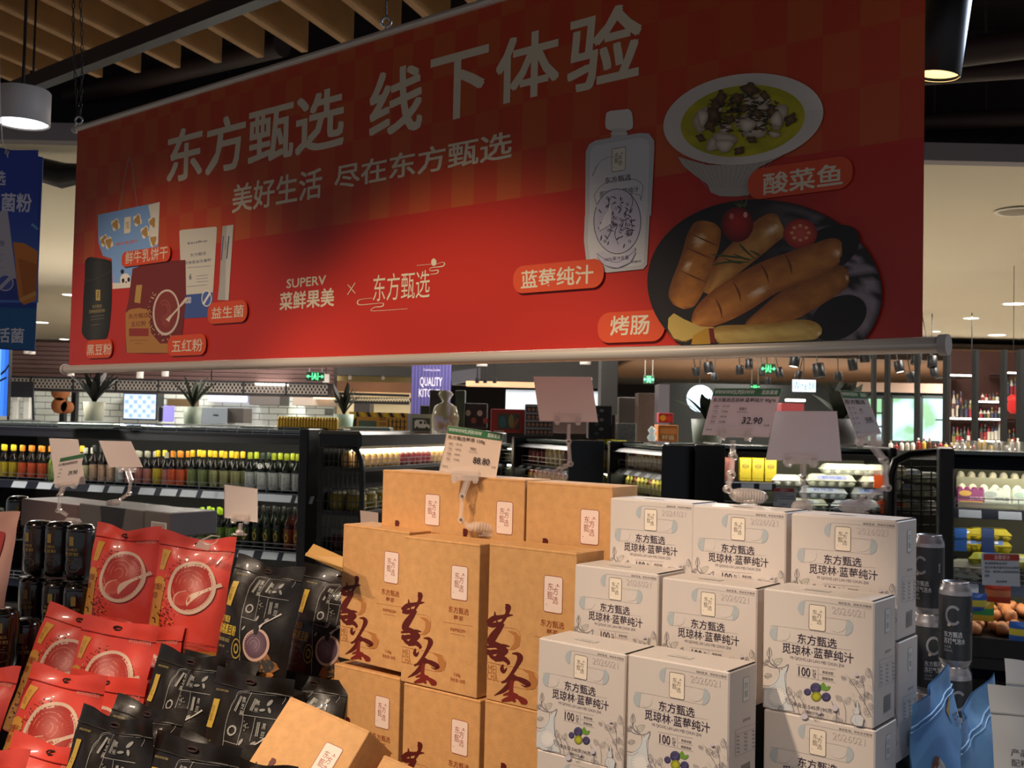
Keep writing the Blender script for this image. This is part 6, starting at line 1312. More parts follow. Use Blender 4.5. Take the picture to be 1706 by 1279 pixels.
# boxes seen only edge on behind R1 at the far right of the block
# ---- stepped stand below everything
ts = thing('display_stand', 'black stepped stand carrying the boxes and pouches', 'stand', (0, 0, 0), (0, 0, DY))
def tier(u0, u1, v0, v1, z): k = MB(); k.box((u0, v0, 0), (u1, v1, z), 0, .003); k.build('tier', mat('stand_black', '#141110', .6), ts)
def uv(P): return P.dot(DU), P.dot(DV)
for nm, w_, d_ in (('B0a', KW, KD), ('B0b', KW, KD), ('B0c', KW, KD), ('B4', KW, KD), ('B5', KW, KD), ('B6', KW, KD), ('T1', WW, WD), ('T2', WW, WD), ('S1', WW, WD), ('S2', WW, WD), ('R1b', WW, WD), ('F1b', WW, WD), ('F2', WW, WD), ('R0b', WW, WD)):
    u, v = uv(tops[nm]); tier(u+.004, u+w_-.004, v+.003, v+d_-.002, tops[nm].z-.001)
# ---- red and black pouches
def pouch(kind, seed, W=.16, H=.24, T=.05):
    rnd = random.Random(seed); ph = [rnd.uniform(0, 6.28) for _ in range(8)]; dip = rnd.uniform(.004, .016); cr = rnd.uniform(.6, 1.2)
    def sm(a, b, x): x = max(0, min(1, (x-a)/(b-a))); return x*x*(3-2*x)
    def S(u, v, side, off=0):
        th = T/2*(1-sm(.35, .93, v)*.93)*(max(0, 1-abs(2*u-1)**2.6))**.62
        if v < .12: th *= .75+.25*sm(0, .12, v)
        wr = .0026*cr*(math.sin(9*u+ph[0]+5*v)*math.sin(11*v+ph[1]+3*u)+.6*math.sin(19*u-8*v+ph[2])*sm(.3, .8, v))*(1 if 0 < u < 1 else .4)
        fold = .012*math.sin(3.1*u+ph[3])*sm(.72, 1, v) + .006*math.sin(8*u+ph[4])*sm(.85, 1, v)
        dent = -.008*math.exp(-((u-.5-.2*math.sin(ph[5]))**2/.02+(v-.76)**2/.012))
        x = W*(u-.5)*(1-.03*math.sin(PI*v))+W*.5; z = H*v - dip*math.sin(PI*u)**2*sm(.8, 1, v) - .012*(2*u-1)**2*(1-sm(0, .2, v))*0
        y = (-1 if side == 0 else 1)*th*1.0 + wr + fold + dent*(side == 0) + T*.15*(1-v)
        return (x, y-off if side == 0 else y+off, z)
    return S
PM = {}
def red_mat():
    return mat('pouch_red', '#d8473a', .42, coat=.35, bump=.25, bscale=38)
def pouch_mesh(S, nm, mtl, edge=None):
    nu, nv = 22, 28; k = MB(); vs = []
    for side in (0, 1):
        for j in range(nv+1):
            for i in range(nu+1): vs.append(S(i/nu, j/nv, side))
    n = (nu+1)*(nv+1); fs = []
    for s_ in (0, 1):
        for j in range(nv):
            for i in range(nu):
                a = s_*n+j*(nu+1)+i; q = (a, a+1, a+nu+2, a+nu+1); fs.append(q if s_ == 0 else q[::-1])
    k.add(vs, fs, 0, True)
    for i in range(nu): k.add([S(i/nu, 0, 0), S((i+1)/nu, 0, 0), S((i+1)/nu, 0, 1), S(i/nu, 0, 1)], [(3, 2, 1, 0)])
    return k.mesh(nm, [mtl])
def red_print(S):
    C4 = [(880, 175), (1522, 175), (1480, 1400), (852, 1345)]; hm = zmap(C4, 1, 1); q = Ink(hm)
    gold, red, pale = '#c98f3c', '#b8251c', '#d6b8a0'
    q.grid(852, 1340, 1490, 1290, None, 24, 2, colf=lambda a, b: mixc('#c08a44', '#b8762f', b))
    for i in range(26):   # strew of red grain and gold at the foot
        pass
    pts = []
    q.blob(1200, 1290, 310, 85, None, 3, 30, colf=lambda g, t: mixc('#c9604a', '#b5382a', g+.3*vnoise(t*5, g*6))); 
    q.grid(858, 1340, 985, 700, None, 4, 14, colf=lambda a, b: mixc('#c9913f', '#b97c34', b)); q.blob(924, 700, 62, 75, gold, 3, 16, a0=PI, a1=2*PI)
    q.quad((905, 560), (955, 565), (1000, 375), (915, 362), '#cf9a44')
    q.text('东方', 922, 455, 960, 400, '#8a5a28', 0); q.text('甄选', 916, 520, 945, 462, '#8a5a28', 0)
    q.text('东方甄选', 866, 748, 962, 690, '#8a3020', .02); q.text('五红粉', 866, 830, 935, 775, '#8a3020', .02); q.grid(866, 915, 925, 870, '#b5402c'); q.lines([[(868, 880), (922, 880)], [(868, 895), (922, 895)]], 3, '#d99a60')
    q.text('美好生活 尽在东方甄选', 1302, 360, 1488, 325, '#e2a090', 0)
    rr = random.Random(3)
    for i in range(55):
        t = rr.uniform(1.9, 4.4); g = rr.uniform(1.0, 1.22); x, y = 1222+208*g*math.cos(t), 705+255*g*math.sin(t); q.blob(x, y, rr.uniform(4, 7), rr.uniform(3, 6), rr.choice(['#6a2018', '#d9a860', '#7a2a20', '#4a1812']), 1, 6)
    for i in range(70):
        x, y = rr.uniform(900, 1120), rr.uniform(900, 1250)
        if (x-1222)**2/208**2+(y-705)**2/255**2 > 1.05: q.blob(x, y, rr.uniform(6, 11), rr.uniform(5, 9), rr.choice(['#3a1610', '#c9913f', '#6a2a18']), 1, 6)
    q.blob(1222, 705, 206, 252, pale, 3, 40, inner=.82)
    q.blob(1222, 702, 178, 222, None, 6, 40, colf=lambda g, t: mixc('#b8402f', '#a5281f', g))
    for r_, a0, a1 in ((.22, -3, 1.4), (.42, -3.4, .9), (.6, -3.2, -.2), (.78, 1.2, 2.9)): q.line([(1190+178*r_*math.cos(t), 670+215*r_*math.sin(t)) for t in np.linspace(a0, a1, 14)], [2]+[8]*12+[2], '#cf6b57')
    q.blob(1160, 810, 78, 68, None, 4, 24, rot=-.2, colf=lambda g, t: mixc('#b83a2c', '#c4523f', g)); q.line([(1100, 860), (1090, 810), (1120, 760), (1190, 735)], [3, 8, 8, 4], '#d9bda6', sm=4)
    q.line([(1215, 875), (1240, 800), (1330, 730), (1465, 652)], [8, 60, 28, 38], pale, sm=6)
    return q.mesh('front_print', warp=lambda a, b, h: S(min(1, max(0, a)), min(1, max(0, b)), 0, h), mtl=print_mat('pouch_ink', .4, .3), step=.000012, base=.0011)
def black_print(S):
    C4 = [(590, 150), (1275, 290), (1050, 1290), (440, 1110)]; q = Ink(zmap(C4, 1, 1)); g1, wh = '#c9a83c', '#9a9894'
    for L in ([(728, 1110), (728, 690), (742, 480), (775, 410), (840, 352), (1165, 398), (1150, 470)], [(700, 1115), (960, 1185)], [(728, 700), (840, 735)], [(728, 640), (728, 1110)], [(860, 530), (1120, 580)], [(865, 530), (840, 740)], [(960, 555), (930, 720)], [(930, 365), (880, 480), (862, 530)]): q.line(L, 4, wh, sm=5)
    q.line([(742, 500), (775, 425), (845, 365), (1150, 410)], 2, wh, sm=4)
    for (s_, x0, y0, x1, y1) in (('黑', 850, 440, 890, 400), ('芝', 840, 485, 880, 447), ('麻', 830, 530, 870, 492), ('黑', 960, 465, 995, 430), ('米', 945, 515, 985, 478), ('黑', 1010, 640, 1045, 598), ('豆', 1000, 700, 1040, 658)): q.text(s_, x0, y0, x1, y1+8, '#a9a7a0', 0)
    for L in ([(845, 395), (790, 500)], [(965, 420), (925, 505)], [(990, 590), (975, 690)]): q.line(L, 22, '#8f8d88'); q.line(L, 8, '#55534f')
    for i in range(8): a = i*.8; q.blob(785+28*math.cos(a), 635+30*math.sin(a), 7, 15, wh, 1, 8, rot=a)
    for x, y, a, r_ in ((1065, 455, .4, 30), (1010, 505, 1.2, 22), (1060, 510, -.6, 22), (865, 720, .2, 26), (955, 735, .8, 22), (760, 790, .3, 20)): q.blob(x, y, r_, r_*.45, '#8f8d88', 1, 12, rot=a-1.2)
    for i in range(9): q.blob(885+16*math.cos(i*2.4)*(i/5), 610+26*math.sin(i*2.4)*(i/5), 6, 6, '#77756f', 1, 6)
    q.quad((542, 590), (600, 605), (642, 405), (590, 395), '#b8973c'); q.line([(612, 408), (576, 588)], 44, '#8a6f2c', nw=1) if False else None
    q.text('东方', 575, 490, 610, 445, '#5a4418', 0); q.text('甄选', 565, 550, 600, 500, '#5a4418', 0)
    q.text('美好生活 尽在东方甄选', 600, 335, 705, 342, '#a8955c', 0)
    q.text('东方甄选', 500, 712, 622, 690, g1, .03); q.text('核桃黑豆粉', 490, 800, 696, 775, g1, .035)
    q.lines([[(485, 830), (640, 858)], [(485, 940), (630, 965)]], 3, '#7d7048'); q.text('0添加蔗糖 高蛋白', 510, 865, 632, 868, '#a8955c', 0); q.text('独立小袋', 530, 915, 590, 912, '#a8955c', 0)
    q.text('净含量:500克', 470, 1005, 600, 1010, '#77724f', 0)
    q.blob(695, 945, 42, 78, '#a88d3c', 2, 24, inner=.86); q.blob(695, 945, 22, 42, '#a88d3c', 1, 8, inner=.6)
    q.blob(920, 1080, 110, 80, '#8a5a34', 2, 14, rf=lambda t: 1+.3*math.sin(3*t)); q.blob(940, 1095, 75, 55, '#3a3734', 2, 14); q.blob(950, 1165, 60, 22, '#c07a3c', 2, 12); q.blob(835, 1110, 25, 55, '#9a5234', 2, 10)
    q.blob(870, 928, 112, 126, '#c9a494', 3, 34, rot=.1, inner=.8); q.blob(866, 925, 94, 108, None, 5, 34, colf=lambda g, t: mixc('#7d6470', '#5a3f4a', g)); 
    for r_ in (.3, .55): q.line([(850+94*r_*math.cos(t), 925+104*r_*math.sin(t)) for t in np.linspace(-3, 1.2, 14)], 4, '#9a8490')
    q.blob(868, 800, 24, 52, '#1d1b1a', 2, 16); q.line([(890, 795), (925, 765), (990, 735), (1068, 692)], [26, 12, 9, 14], '#c4bab2', sm=5); q.line([(868, 790), (855, 870)], 4, '#2a2624')
    return q.mesh('front_print', warp=lambda a, b, h: S(min(1, max(0, a)), min(1, max(0, b)), 0, h), mtl=print_mat('pouch_ink_dark', .42, .2), step=.000012, base=.0011)
VAR = {}
def variant(kind, i):
    if (kind, i) in VAR: return VAR[kind, i]
    if kind == 'red': S = pouch('red', 40+i); b = pouch_mesh(S, 'pouch', red_mat()); p = red_print(S)
    else: S = pouch('black', 70+i, .155, .215, .045); b = pouch_mesh(S, 'pouch', mat('pouch_black', '#1a1410', .4, coat=.25, bump=.35, bscale=34)); p = black_print(S)
    k = MB(); Hh, Ww = (.24, .16) if kind == 'red' else (.215, .155)
    P = [S(x/12, .88, 0, .0012) for x in range(13)]; k.tube(P, .0012, 5)
    c = S(.5, .95, 0, .001); k.tube([(c[0]+.009*math.cos(a), c[1]-.0005, c[2]+.003*math.sin(a)) for a in np.linspace(0, 2*PI, 11)[:-1]], .0016, 5, mi=1, closed=True)
    z = k.mesh('seal_line', [mat('seal_'+kind, '#9c1c16' if kind == 'red' else '#26221f', .4), mat('hole_dark', '#2a0d0b', .7)])
    VAR[kind, i] = (b, p, z, Hh, Ww); return VAR[kind, i]
PR = []
def put_pouch(kind, var, px, py, Y, roll, lean, dyaw, lb, grp, sc=KS):
    Y *= KS; dyaw += .42 if kind == 'red' else .25
    b, p, z, H, W = variant(kind, var); o = bpy.data.objects.new(kind+'_pouch', b); link(o)
    R = Matrix.Rotation(DY+dyaw, 3, 'Z') @ Matrix.Rotation(roll, 3, 'Y') @ Matrix.Rotation(-lean, 3, 'X')
    o.rotation_euler = R.to_euler(); o.scale = (sc, sc, sc); o.location = PX(px, py, Y) - R @ Vector((0, 0, H*sc)); tag(o, lb, 'pouch', grp)
    for me in (p, z): link(bpy.data.objects.new(me.name.split('.')[0], me), o)
    u, v = uv(o.location); PR.append(o); return o
RG, KG = 'red food pouches', 'black food pouches'
for a in (
    ('red', 0, 158, 868, 2.20, .02, .14, 0, 'red pouch standing at the left of the top row, its bowl picture in full view'),
    ('red', 1, 270, 880, 2.12, .06, .14, .03, 'top row red pouch beside the black ones, a clear card clip on its top'),
    ('red', 2, 80, 1000, 2.06, .16, .30, 0, 'red pouch leaning right in the second row, left one'),
    ('red', 3, 142, 1022, 2.00, .08, .30, 0, 'red pouch in the middle of the second row, its gold name plate in view'),
    ('red', 0, 190, 1028, 2.10, .04, .30, 0, 'red pouch mostly hidden behind the second row, right one'),
    ('red', 1, -95, 1085, 1.88, .08, .32, 0, 'red pouch cut by the left edge in the third row'),
    ('red', 2, 52, 1100, 1.86, .10, .34, 0, 'red pouch in the third row with its bowl rim just above the bottom edge'),
    ('red', 3, 120, 1112, 1.95, .06, .34, 0, 'red pouch behind the black pouches in the third row'),
    ('red', 0, -95, 1222, 1.62, .05, .36, 0, 'red pouch at the bottom left corner'),
    ('red', 2, 20, 1215, 1.70, .10, .36, 0, 'red pouch at the bottom edge left of the black pouches')):
    put_pouch(*a, RG)
for a in (
    ('black', 0, 392, 920, 1.96, .10, .16, .02, 'black pouch standing next to the top red pouch, its grid picture in full view'),
    ('black', 1, 510, 936, 2.06, .10, .16, 0, 'black pouch partly hidden behind the left kraft boxes'),
    ('black', 2, 264, 1070, 1.80, .05, .26, 0, 'black pouch at the left of the middle row, in front of the red ones'),
    ('black', 3, 362, 1108, 1.72, .03, .26, 0, 'black pouch in the middle of the middle row with its gold plate at the left'),
    ('black', 1, 312, 1082, 1.92, .03, .30, 0, 'black pouch lying half hidden behind the middle row'),
    ('black', 0, 190, 1152, 1.74, .05, .34, 0, 'black pouch of which only the top corner shows between red and black ones'),
    ('black', 2, 134, 1170, 1.60, .03, .28, 0, 'black pouch in the front row, leftmost, with its gold plate in view'),
    ('black', 3, 262, 1214, 1.54, .03, .30, 0, 'black pouch at the bottom edge in the middle of the front row'),
    ('black', 0, 296, 1212, 1.64, .03, .34, 0, 'black pouch behind the bottom one, only its crumpled top in view'),
    ('black', 1, 462, 1112, 1.95, .04, .30, 0, 'black pouch squeezed between the middle row and the tipped kraft box'),
    ('black', 2, 360, 1240, 1.56, .06, .34, 0, 'black pouch at the bottom edge left of the tipped kraft box')):
    put_pouch(*a, KG)
for o in PR:
    Mx = o.matrix_basis; Z = [Mx @ vv.co for vv in list(o.data.vertices)[:23]]; lo_ = min(Z, key=lambda p: p.z); u, v = uv(lo_); tier(u-.03, u+.03, v+.0, v+.04, max(.1, lo_.z-.003))
# tan folded strip on the right black pouch
k = MB(); P = [PX(508, 925, 2.33), PX(522, 906, 2.37), PX(572, 928, 2.30), PX(570, 948, 2.28)]; c = P[0].copy(); k.slab([p-c for p in P], (DV.x, DV.y, 0), .002); k.slab([p-c for p in (PX(508, 925, 2.33), PX(510, 920, 2.33), PX(572, 946, 2.27), PX(570, 952, 2.28))], (DV.x, DV.y, .2), .001)
o = k.build('folded_flap', mat('tan_paper', '#c09354', .6)); o.location = c; tag(o, 'tan folded paper flap on top of the right black pouch beside the kraft box', 'flap')
# ---- dark shrink wrapped canisters on the left
k = MB(); prof = [(.018, 0), (.025, .003), (.029, .012), (.030, .03), (.0285, .045), (.030, .06), (.030, .098), (.028, .110), (.022, .117), (.012, .119)]
k.lathe(prof, 20, mi=0); cm = k.mesh('canister', [mat('canister_black', '#0f0d0b', .22, coat=.8, bump=.25, bscale=70)])
q = Ink(lambda x, y: (x*.029, y)); q.rrect(-.22, .075, .12, .094, .001, '#7d6a34'); q.text('东方甄选', -.5, .064, .4, .070, '#8a763e', 0); q.text('黑豆粉', -.6, .054, .5, .061, '#8a763e', .02); q.lines([[(-.5, .048), (.4, .048)], [(-.5, .044), (.3, .044)]], .0008, '#5c5238')
q.blob(.15, .03, .45, .010, '#4a4438', 1, 16, inner=.85)
cpm = q.mesh('label_print', warp=lambda a, b, h: ((.0302+h)*math.sin(a/.03), -(.0302+h)*math.cos(a/.03), b))
ccap = MB(); ccap.lathe([(.0285, .104), (.0292, .106), (.0285, .109)], 20, cap=False); ccm = ccap.mesh('lid_ring', [mat('lid_black', '#060505', .15, coat=1)])
for i, (px, py, Y, lb) in enumerate(((62, 957, 2.32, 'dark canister at the left of the upper layer, left of the top red pouch'), (97, 960, 2.28, 'dark canister in the middle of the upper layer'), (132, 966, 2.24, 'dark canister at the right of the upper layer, touching the red pouch'),
        (54, 1052, 2.28, 'dark canister at the left of the second layer'), (92, 1060, 2.24, 'dark canister in the middle of the second layer'), (128, 1066, 2.20, 'dark canister at the right of the second layer behind the red pouches'),
        (40, 1130, 2.10, 'dark canister low behind the left red pouch, its lid in view'), (2, 1115, 2.05, 'dark canister cut by the left edge above the red pouches'), (28, 878+20, 2.9, 'dark wrapped canister far back beside the pink pouch'))):
    o = bpy.data.objects.new('dark_canister', cm); link(o); o.location = PX(px, py, Y*KS); o.rotation_euler = (0, 0, DY*.6+.1*i); o.scale = (KS*.98,)*3; tag(o, lb, 'canister', 'dark shrink wrapped canisters')
    link(bpy.data.objects.new('label_print', cpm), o); link(bpy.data.objects.new('lid_ring', ccm), o)
    if i in (3, 4, 5, 6, 7): 
        u, v = uv(o.location); tier(u-.035, u+.035, v-.035, v+.035, o.location.z-.002)
# film wrapped cartons behind them
fm = mat('film', '#d8cfc8', .08, alpha=.12, bump=.5, bscale=25)
vF = PX(150, 850, 3.3).dot(DV)
for i, (c4, mt, lb) in enumerate((((36, 832), (131, 840), 46, '#6b3c34'), ((131, 840), (285, 856), 46, '#4c4640'), ((38, 880), (131, 890), 110, '#3c201e'))) if False else []: pass
for i, (a_, b_, hh, colr, lb) in enumerate((((36, 830), (131, 838), 46, '#5c3029', 'brown red film wrapped carton behind the canisters, upper left'), ((132, 838), (240, 850), 46, '#3a3632', 'dark grey film wrapped carton behind the canisters, upper right'), ((241, 850), (284, 855), 40, '#45423f', 'small clear wrapped carton end with a barcode right of the grey one'),
        ((38, 877), (125, 885), 80, '#4a2826', 'dark red brown carton under the film wrapped ones'), ((30, 960), (120, 968), 90, '#2c1a18', 'dark brown carton lowest behind the canisters'))):
    P = on_v(*a_, vF); Q = on_v(*b_, vF); L = (Q-P).dot(DU); h = P.z-on_v(a_[0], a_[1]+hh, vF).z
    t = thing('wrapped_carton', lb, 'carton', P-Vector((0, 0, h)), (0, 0, DY)); k = MB(); k.box((0, 0, 0), (L-.002, .16, h), 0, .003); k.build('carton', mat('wc'+colr, colr, .5, noise=.3, nscale=12), t)
    if i < 3:
        k = MB(); k.box((-.001, -.0015, .001), (L-.001, .1615, h+.0015), 0, .004); k.build('film', mat('film', '#d8cfc8', .1, alpha=.12), t)
        k = Ink(); [k.line([(x, h*.2), (x+L*.25, h*.2+.002)], .0012, '#8a6a60') for x in np.linspace(L*.1, L*.6, 4)]
        if i == 2:
            k.grid(L*.3, h*.1, L*.9, h*.6, '#c9c5bf'); [k.grid(L*(.35+.05*j), h*.15, L*(.37+.05*j), h*.55, '#3a3636') for j in range(10)]
        k.build('print', t, base=.002)
    if i == 4: u, v = uv(t.location); tier(u-.05, u+L+.3, v-.01, v+.17, t.location.z-.001)
# ---- pale pink pouch at the left edge
S_ = pouch('pink', 91, .17, .25, .045); o = bpy.data.objects.new('pink_pouch', pouch_mesh(S_, 'pouch', mat('pouch_pink', '#d3a08e', .4, coat=.3, bump=.2, bscale=30))); link(o)
R = Matrix.Rotation(-.25, 3, 'Z') @ Matrix.Rotation(.10, 3, 'Y') @ Matrix.Rotation(-.1, 3, 'X'); o.rotation_euler = R.to_euler(); o.scale = (KS,)*3; o.location = PX(36, 852, 2.7)-R@Vector((.17, 0, .25))*KS; tag(o, 'pale pink pouch with a red and gold label at the left edge', 'pouch')
q = Ink(); q.rrect(.5, .56, .86, .82, .03, '#b03a34'); q.poly([(.66, .60), (.80, .60), (.84, .78), (.72, .78)], '#d09a3c'); q.text('东方', .55, .70, .66, .78, '#e2b0a0', .02); q.text('美味', .70, .64, .8, .74, '#8a4a20', 0); q.text('e', .62, .38, .7, .44, '#5a3030', .02)
link(bpy.data.objects.new('front_print', q.mesh('front_print', warp=lambda a, b, h: S_(a, b, 0, h), step=.00003, base=.0013)), o)
u, v = uv(o.location); tier(u-.02, u+.14, v+.01, v+.06, o.location.z-.003)
# ---- soda cans in shrink film, right side
k = MB(); k.lathe([(.021, 0), (.023, .003), (.0265, .010), (.0265, .126), (.0255, .130), (.0215, .139), (.0215, .1425), (.0205, .1428), (.020, .139), (.001, .139)], 26, cap=False, mi=0); canm = k.mesh('can', [mat('can_silver', '#a8a5a8', .28, metal=.7)])
k = MB(); k.lathe([(.0267, .012), (.0267, .121)], 26, cap=False); slm = k.mesh('sleeve', [mat('sleeve_slate', '#1a1e24', .35, metal=.2, noise=.1)])
q = Ink(); tw = '#d5d8dc'
q.blob(-.006, .088, .013, .017, '#8f9096', 2, 22, a0=.7, a1=5.6, inner=.72); q.blob(-.0125, .072, .003, .003, '#c9b89a', 1, 10); q.line([(-.026, .0645), (.018, .0645)], .0009, '#8f9298')
q.text('东方甄选', -.021, .051, .009, .0605, tw, .02); q.text('苏打气泡水', -.021, .040, .014, .0495, tw, .02); q.text('净含量', -.021, .0325, -.009, .037, '#9a9da2', 0); q.text('330mL', -.021, .0265, -.006, .031, '#9a9da2', 0)
q.blob(.027, .085, .0085, .032, '#0e0b0c', 2, 24); q.text('苏打气泡水 0糖0脂', .020, .083, .036, .0865, '#d5d8dc', .02, rot=PI/2)
q.grid(-.065, .03, -.045, .07, '#c9cacc'); [q.grid(-.064+i*.0018, .033, -.0632+i*.0018, .067, '#2a2a2e') for i in range(10)]
q.blob(-.075, .075, .012, .014, '#b9a06a', 2, 20, a0=.7, a1=5.6, inner=.72)
cprint = q.mesh('can_print', warp=lambda a, b, h: ((.0270+h)*math.sin(a/.0268), -(.0270+h)*math.cos(a/.0268), b), base=.0002)
film2 = mat('shrink_film', '#dfe3ea', .06, alpha=.04, bump=.8, bscale=45)
cst = []
for i, (px, ytop, Y, n, rz, lb) in enumerate(((1592, 968, 1.86, 4, -.30, 'stack of shrink wrapped soda cans in front, beside the blue pouches'), (1548, 890, 1.98, 4, -.7, 'taller stack of shrink wrapped soda cans just behind the white boxes'))):
    for j in range(n):
        p = PX(px, ytop, Y); z = p.z-.1428*(j+1)
        lb_ = ('top', 'second', 'third', 'lowest')[j]+' can of the '+('front' if i == 0 else 'rear taller')+' stack of shrink wrapped soda cans'
        o = bpy.data.objects.new('soda_can', canm); link(o); o.location = (p.x, p.y, z); o.rotation_euler = (0, 0, rz+(.9*j if i else .35*(j % 2))); tag(o, lb_, 'can', 'shrink wrapped soda cans')
        for me in (slm, cprint): link(bpy.data.objects.new(me.name.split('.')[0], me), o)
        rr = random.Random(j+9*i); k = MB(); k.lathe([(.0235, -.0002), (.0278, .008), (.0285, .05), (.0279, .1), (.0280, .128), (.0232, .1434), (.012, .1437)], 26, cap=False)
        k.v = [(x*(1+.012*vnoise(x*300, z_*120, j)), y*(1+.012*vnoise(y*300, z_*120, 3+j)), z_) for x, y, z_ in k.v]; f_ = k.build('shrink_film', film2, o)
    tier(*(lambda u, v: (u-.03, u+.03, v-.03, v+.03))(*uv(Vector((p.x, p.y, 0)))), z-.001)
# ---- blue pouches and white pouch
for i, (px, py, Y, yaw, roll, lean, lb) in enumerate(((1503, 1172, 1.62, .80, -.20, .10, 'pale blue pouch with a cut bread window standing right of the white boxes'), (1588, 1205, 1.50, .84, -.24, .10, 'second pale blue pouch at the bottom edge beside the white pouch'))):
    S_ = pouch('blue', 120+i, .16, .25, .05); o = bpy.data.objects.new('blue_pouch', pouch_mesh(S_, 'pouch', mat('pouch_blue', '#6f9fd0', .45, bump=.2, bscale=30, noise=.05))); link(o)
    R = Matrix.Rotation(yaw, 3, 'Z') @ Matrix.Rotation(roll, 3, 'Y') @ Matrix.Rotation(-lean, 3, 'X'); o.rotation_euler = R.to_euler(); o.scale = (1.14,)*3; o.location = PX(px, py, Y)-R@Vector((0, 0, .25*1.14)); tag(o, lb, 'pouch', 'pale blue pouches')
    q = Ink(); q.poly([(.68, .80), (.86, .84), (.99, .50), (.90, .46)], '#a8854c'); q.text('东方', .78, .68, .88, .76, '#6a4a2a', .0); q.text('甄选', .83, .58, .93, .66, '#6a4a2a', .0)
    q.blob(.26, .42, .13, .23, '#7a4a30', 3, 30); q.blob(.30, .42, .09, .21, '#d9d5cc', 3, 30); q.blob(.22, .42, .06, .19, '#b5795a', 2, 24)
    q.text('东方甄选', .52, .30, .88, .40, '#2c4a66', .0); q.text('全麦吐司', .52, .20, .8, .27, '#2c4a66', .0); q.poly([(.6, .05), (.95, .12), (.95, .2), (.6, .14)], '#5a7a4a')
    link(bpy.data.objects.new('front_print', q.mesh('front_print', warp=lambda a, b, h: S_(a, b, 0, h), step=.00003, base=.0013)), o)
    k = MB(); k.tube([S_(x/12, .87, 0, .001) for x in range(13)], .0016, 5); k.tube([S_(x/12, .84, 0, .001) for x in range(13)], .0012, 5); link(bpy.data.objects.new('zip_line', k.mesh('zip_line', [mat('zip_blue', '#8fb8dd', .4)])), o)
    tier(*(lambda u, v: (u+.0, u+.05, v+.02, v+.1))(*uv(o.location)), o.location.z-.004)
for i, (px, py, Y, lb) in enumerate(((1650, 1140, 1.45, 'white pouch covered with small dark print at the bottom right corner'), (1672, 1096, 1.62, 'silvery white pouch behind the printed one at the right edge'))):
    S_ = pouch('white', 150+i, .2, .26, .04); o = bpy.data.objects.new('white_pouch', pouch_mesh(S_, 'pouch', mat('pouch_white', '#d8d6d4', .45, bump=.15, bscale=30))); link(o)
    R = Matrix.Rotation(-.12, 3, 'Z') @ Matrix.Rotation(.02, 3, 'Y') @ Matrix.Rotation(-.16, 3, 'X'); o.rotation_euler = R.to_euler(); o.location = PX(px, py, Y)-R@Vector((0, 0, .26)); tag(o, lb, 'pouch')
    if i == 0:
        q = Ink()
        for j, s_ in enumerate(('产品名称：东方甄选', '配料：见包装', '净含量：合格', '生产许可证编号：见袋', '产品标准代号：GB', '类型：冷冻即食', '贮存：阴凉干燥处', '保质期：12个月')): q.text(s_, .10, .66-j*.05, .10+.055*len(s_), .695-j*.05, '#3a3c40', .0)
        link(bpy.data.objects.new('front_print', q.mesh('front_print', warp=lambda a, b, h: S_(min(1, a), b, 0, h), step=.00003, base=.0013)), o)
    k = MB(); k.tube([S_(x/12, .86, 0, .001) for x in range(13)], .0014, 5); link(bpy.data.objects.new('zip_line', k.mesh('zip_line', [mat('zip_white', '#b9b7b5', .4)])), o)
    tier(*(lambda u, v: (u+.03, u+.12, v+.08, v+.12))(*uv(o.location)), o.location.z-.004)

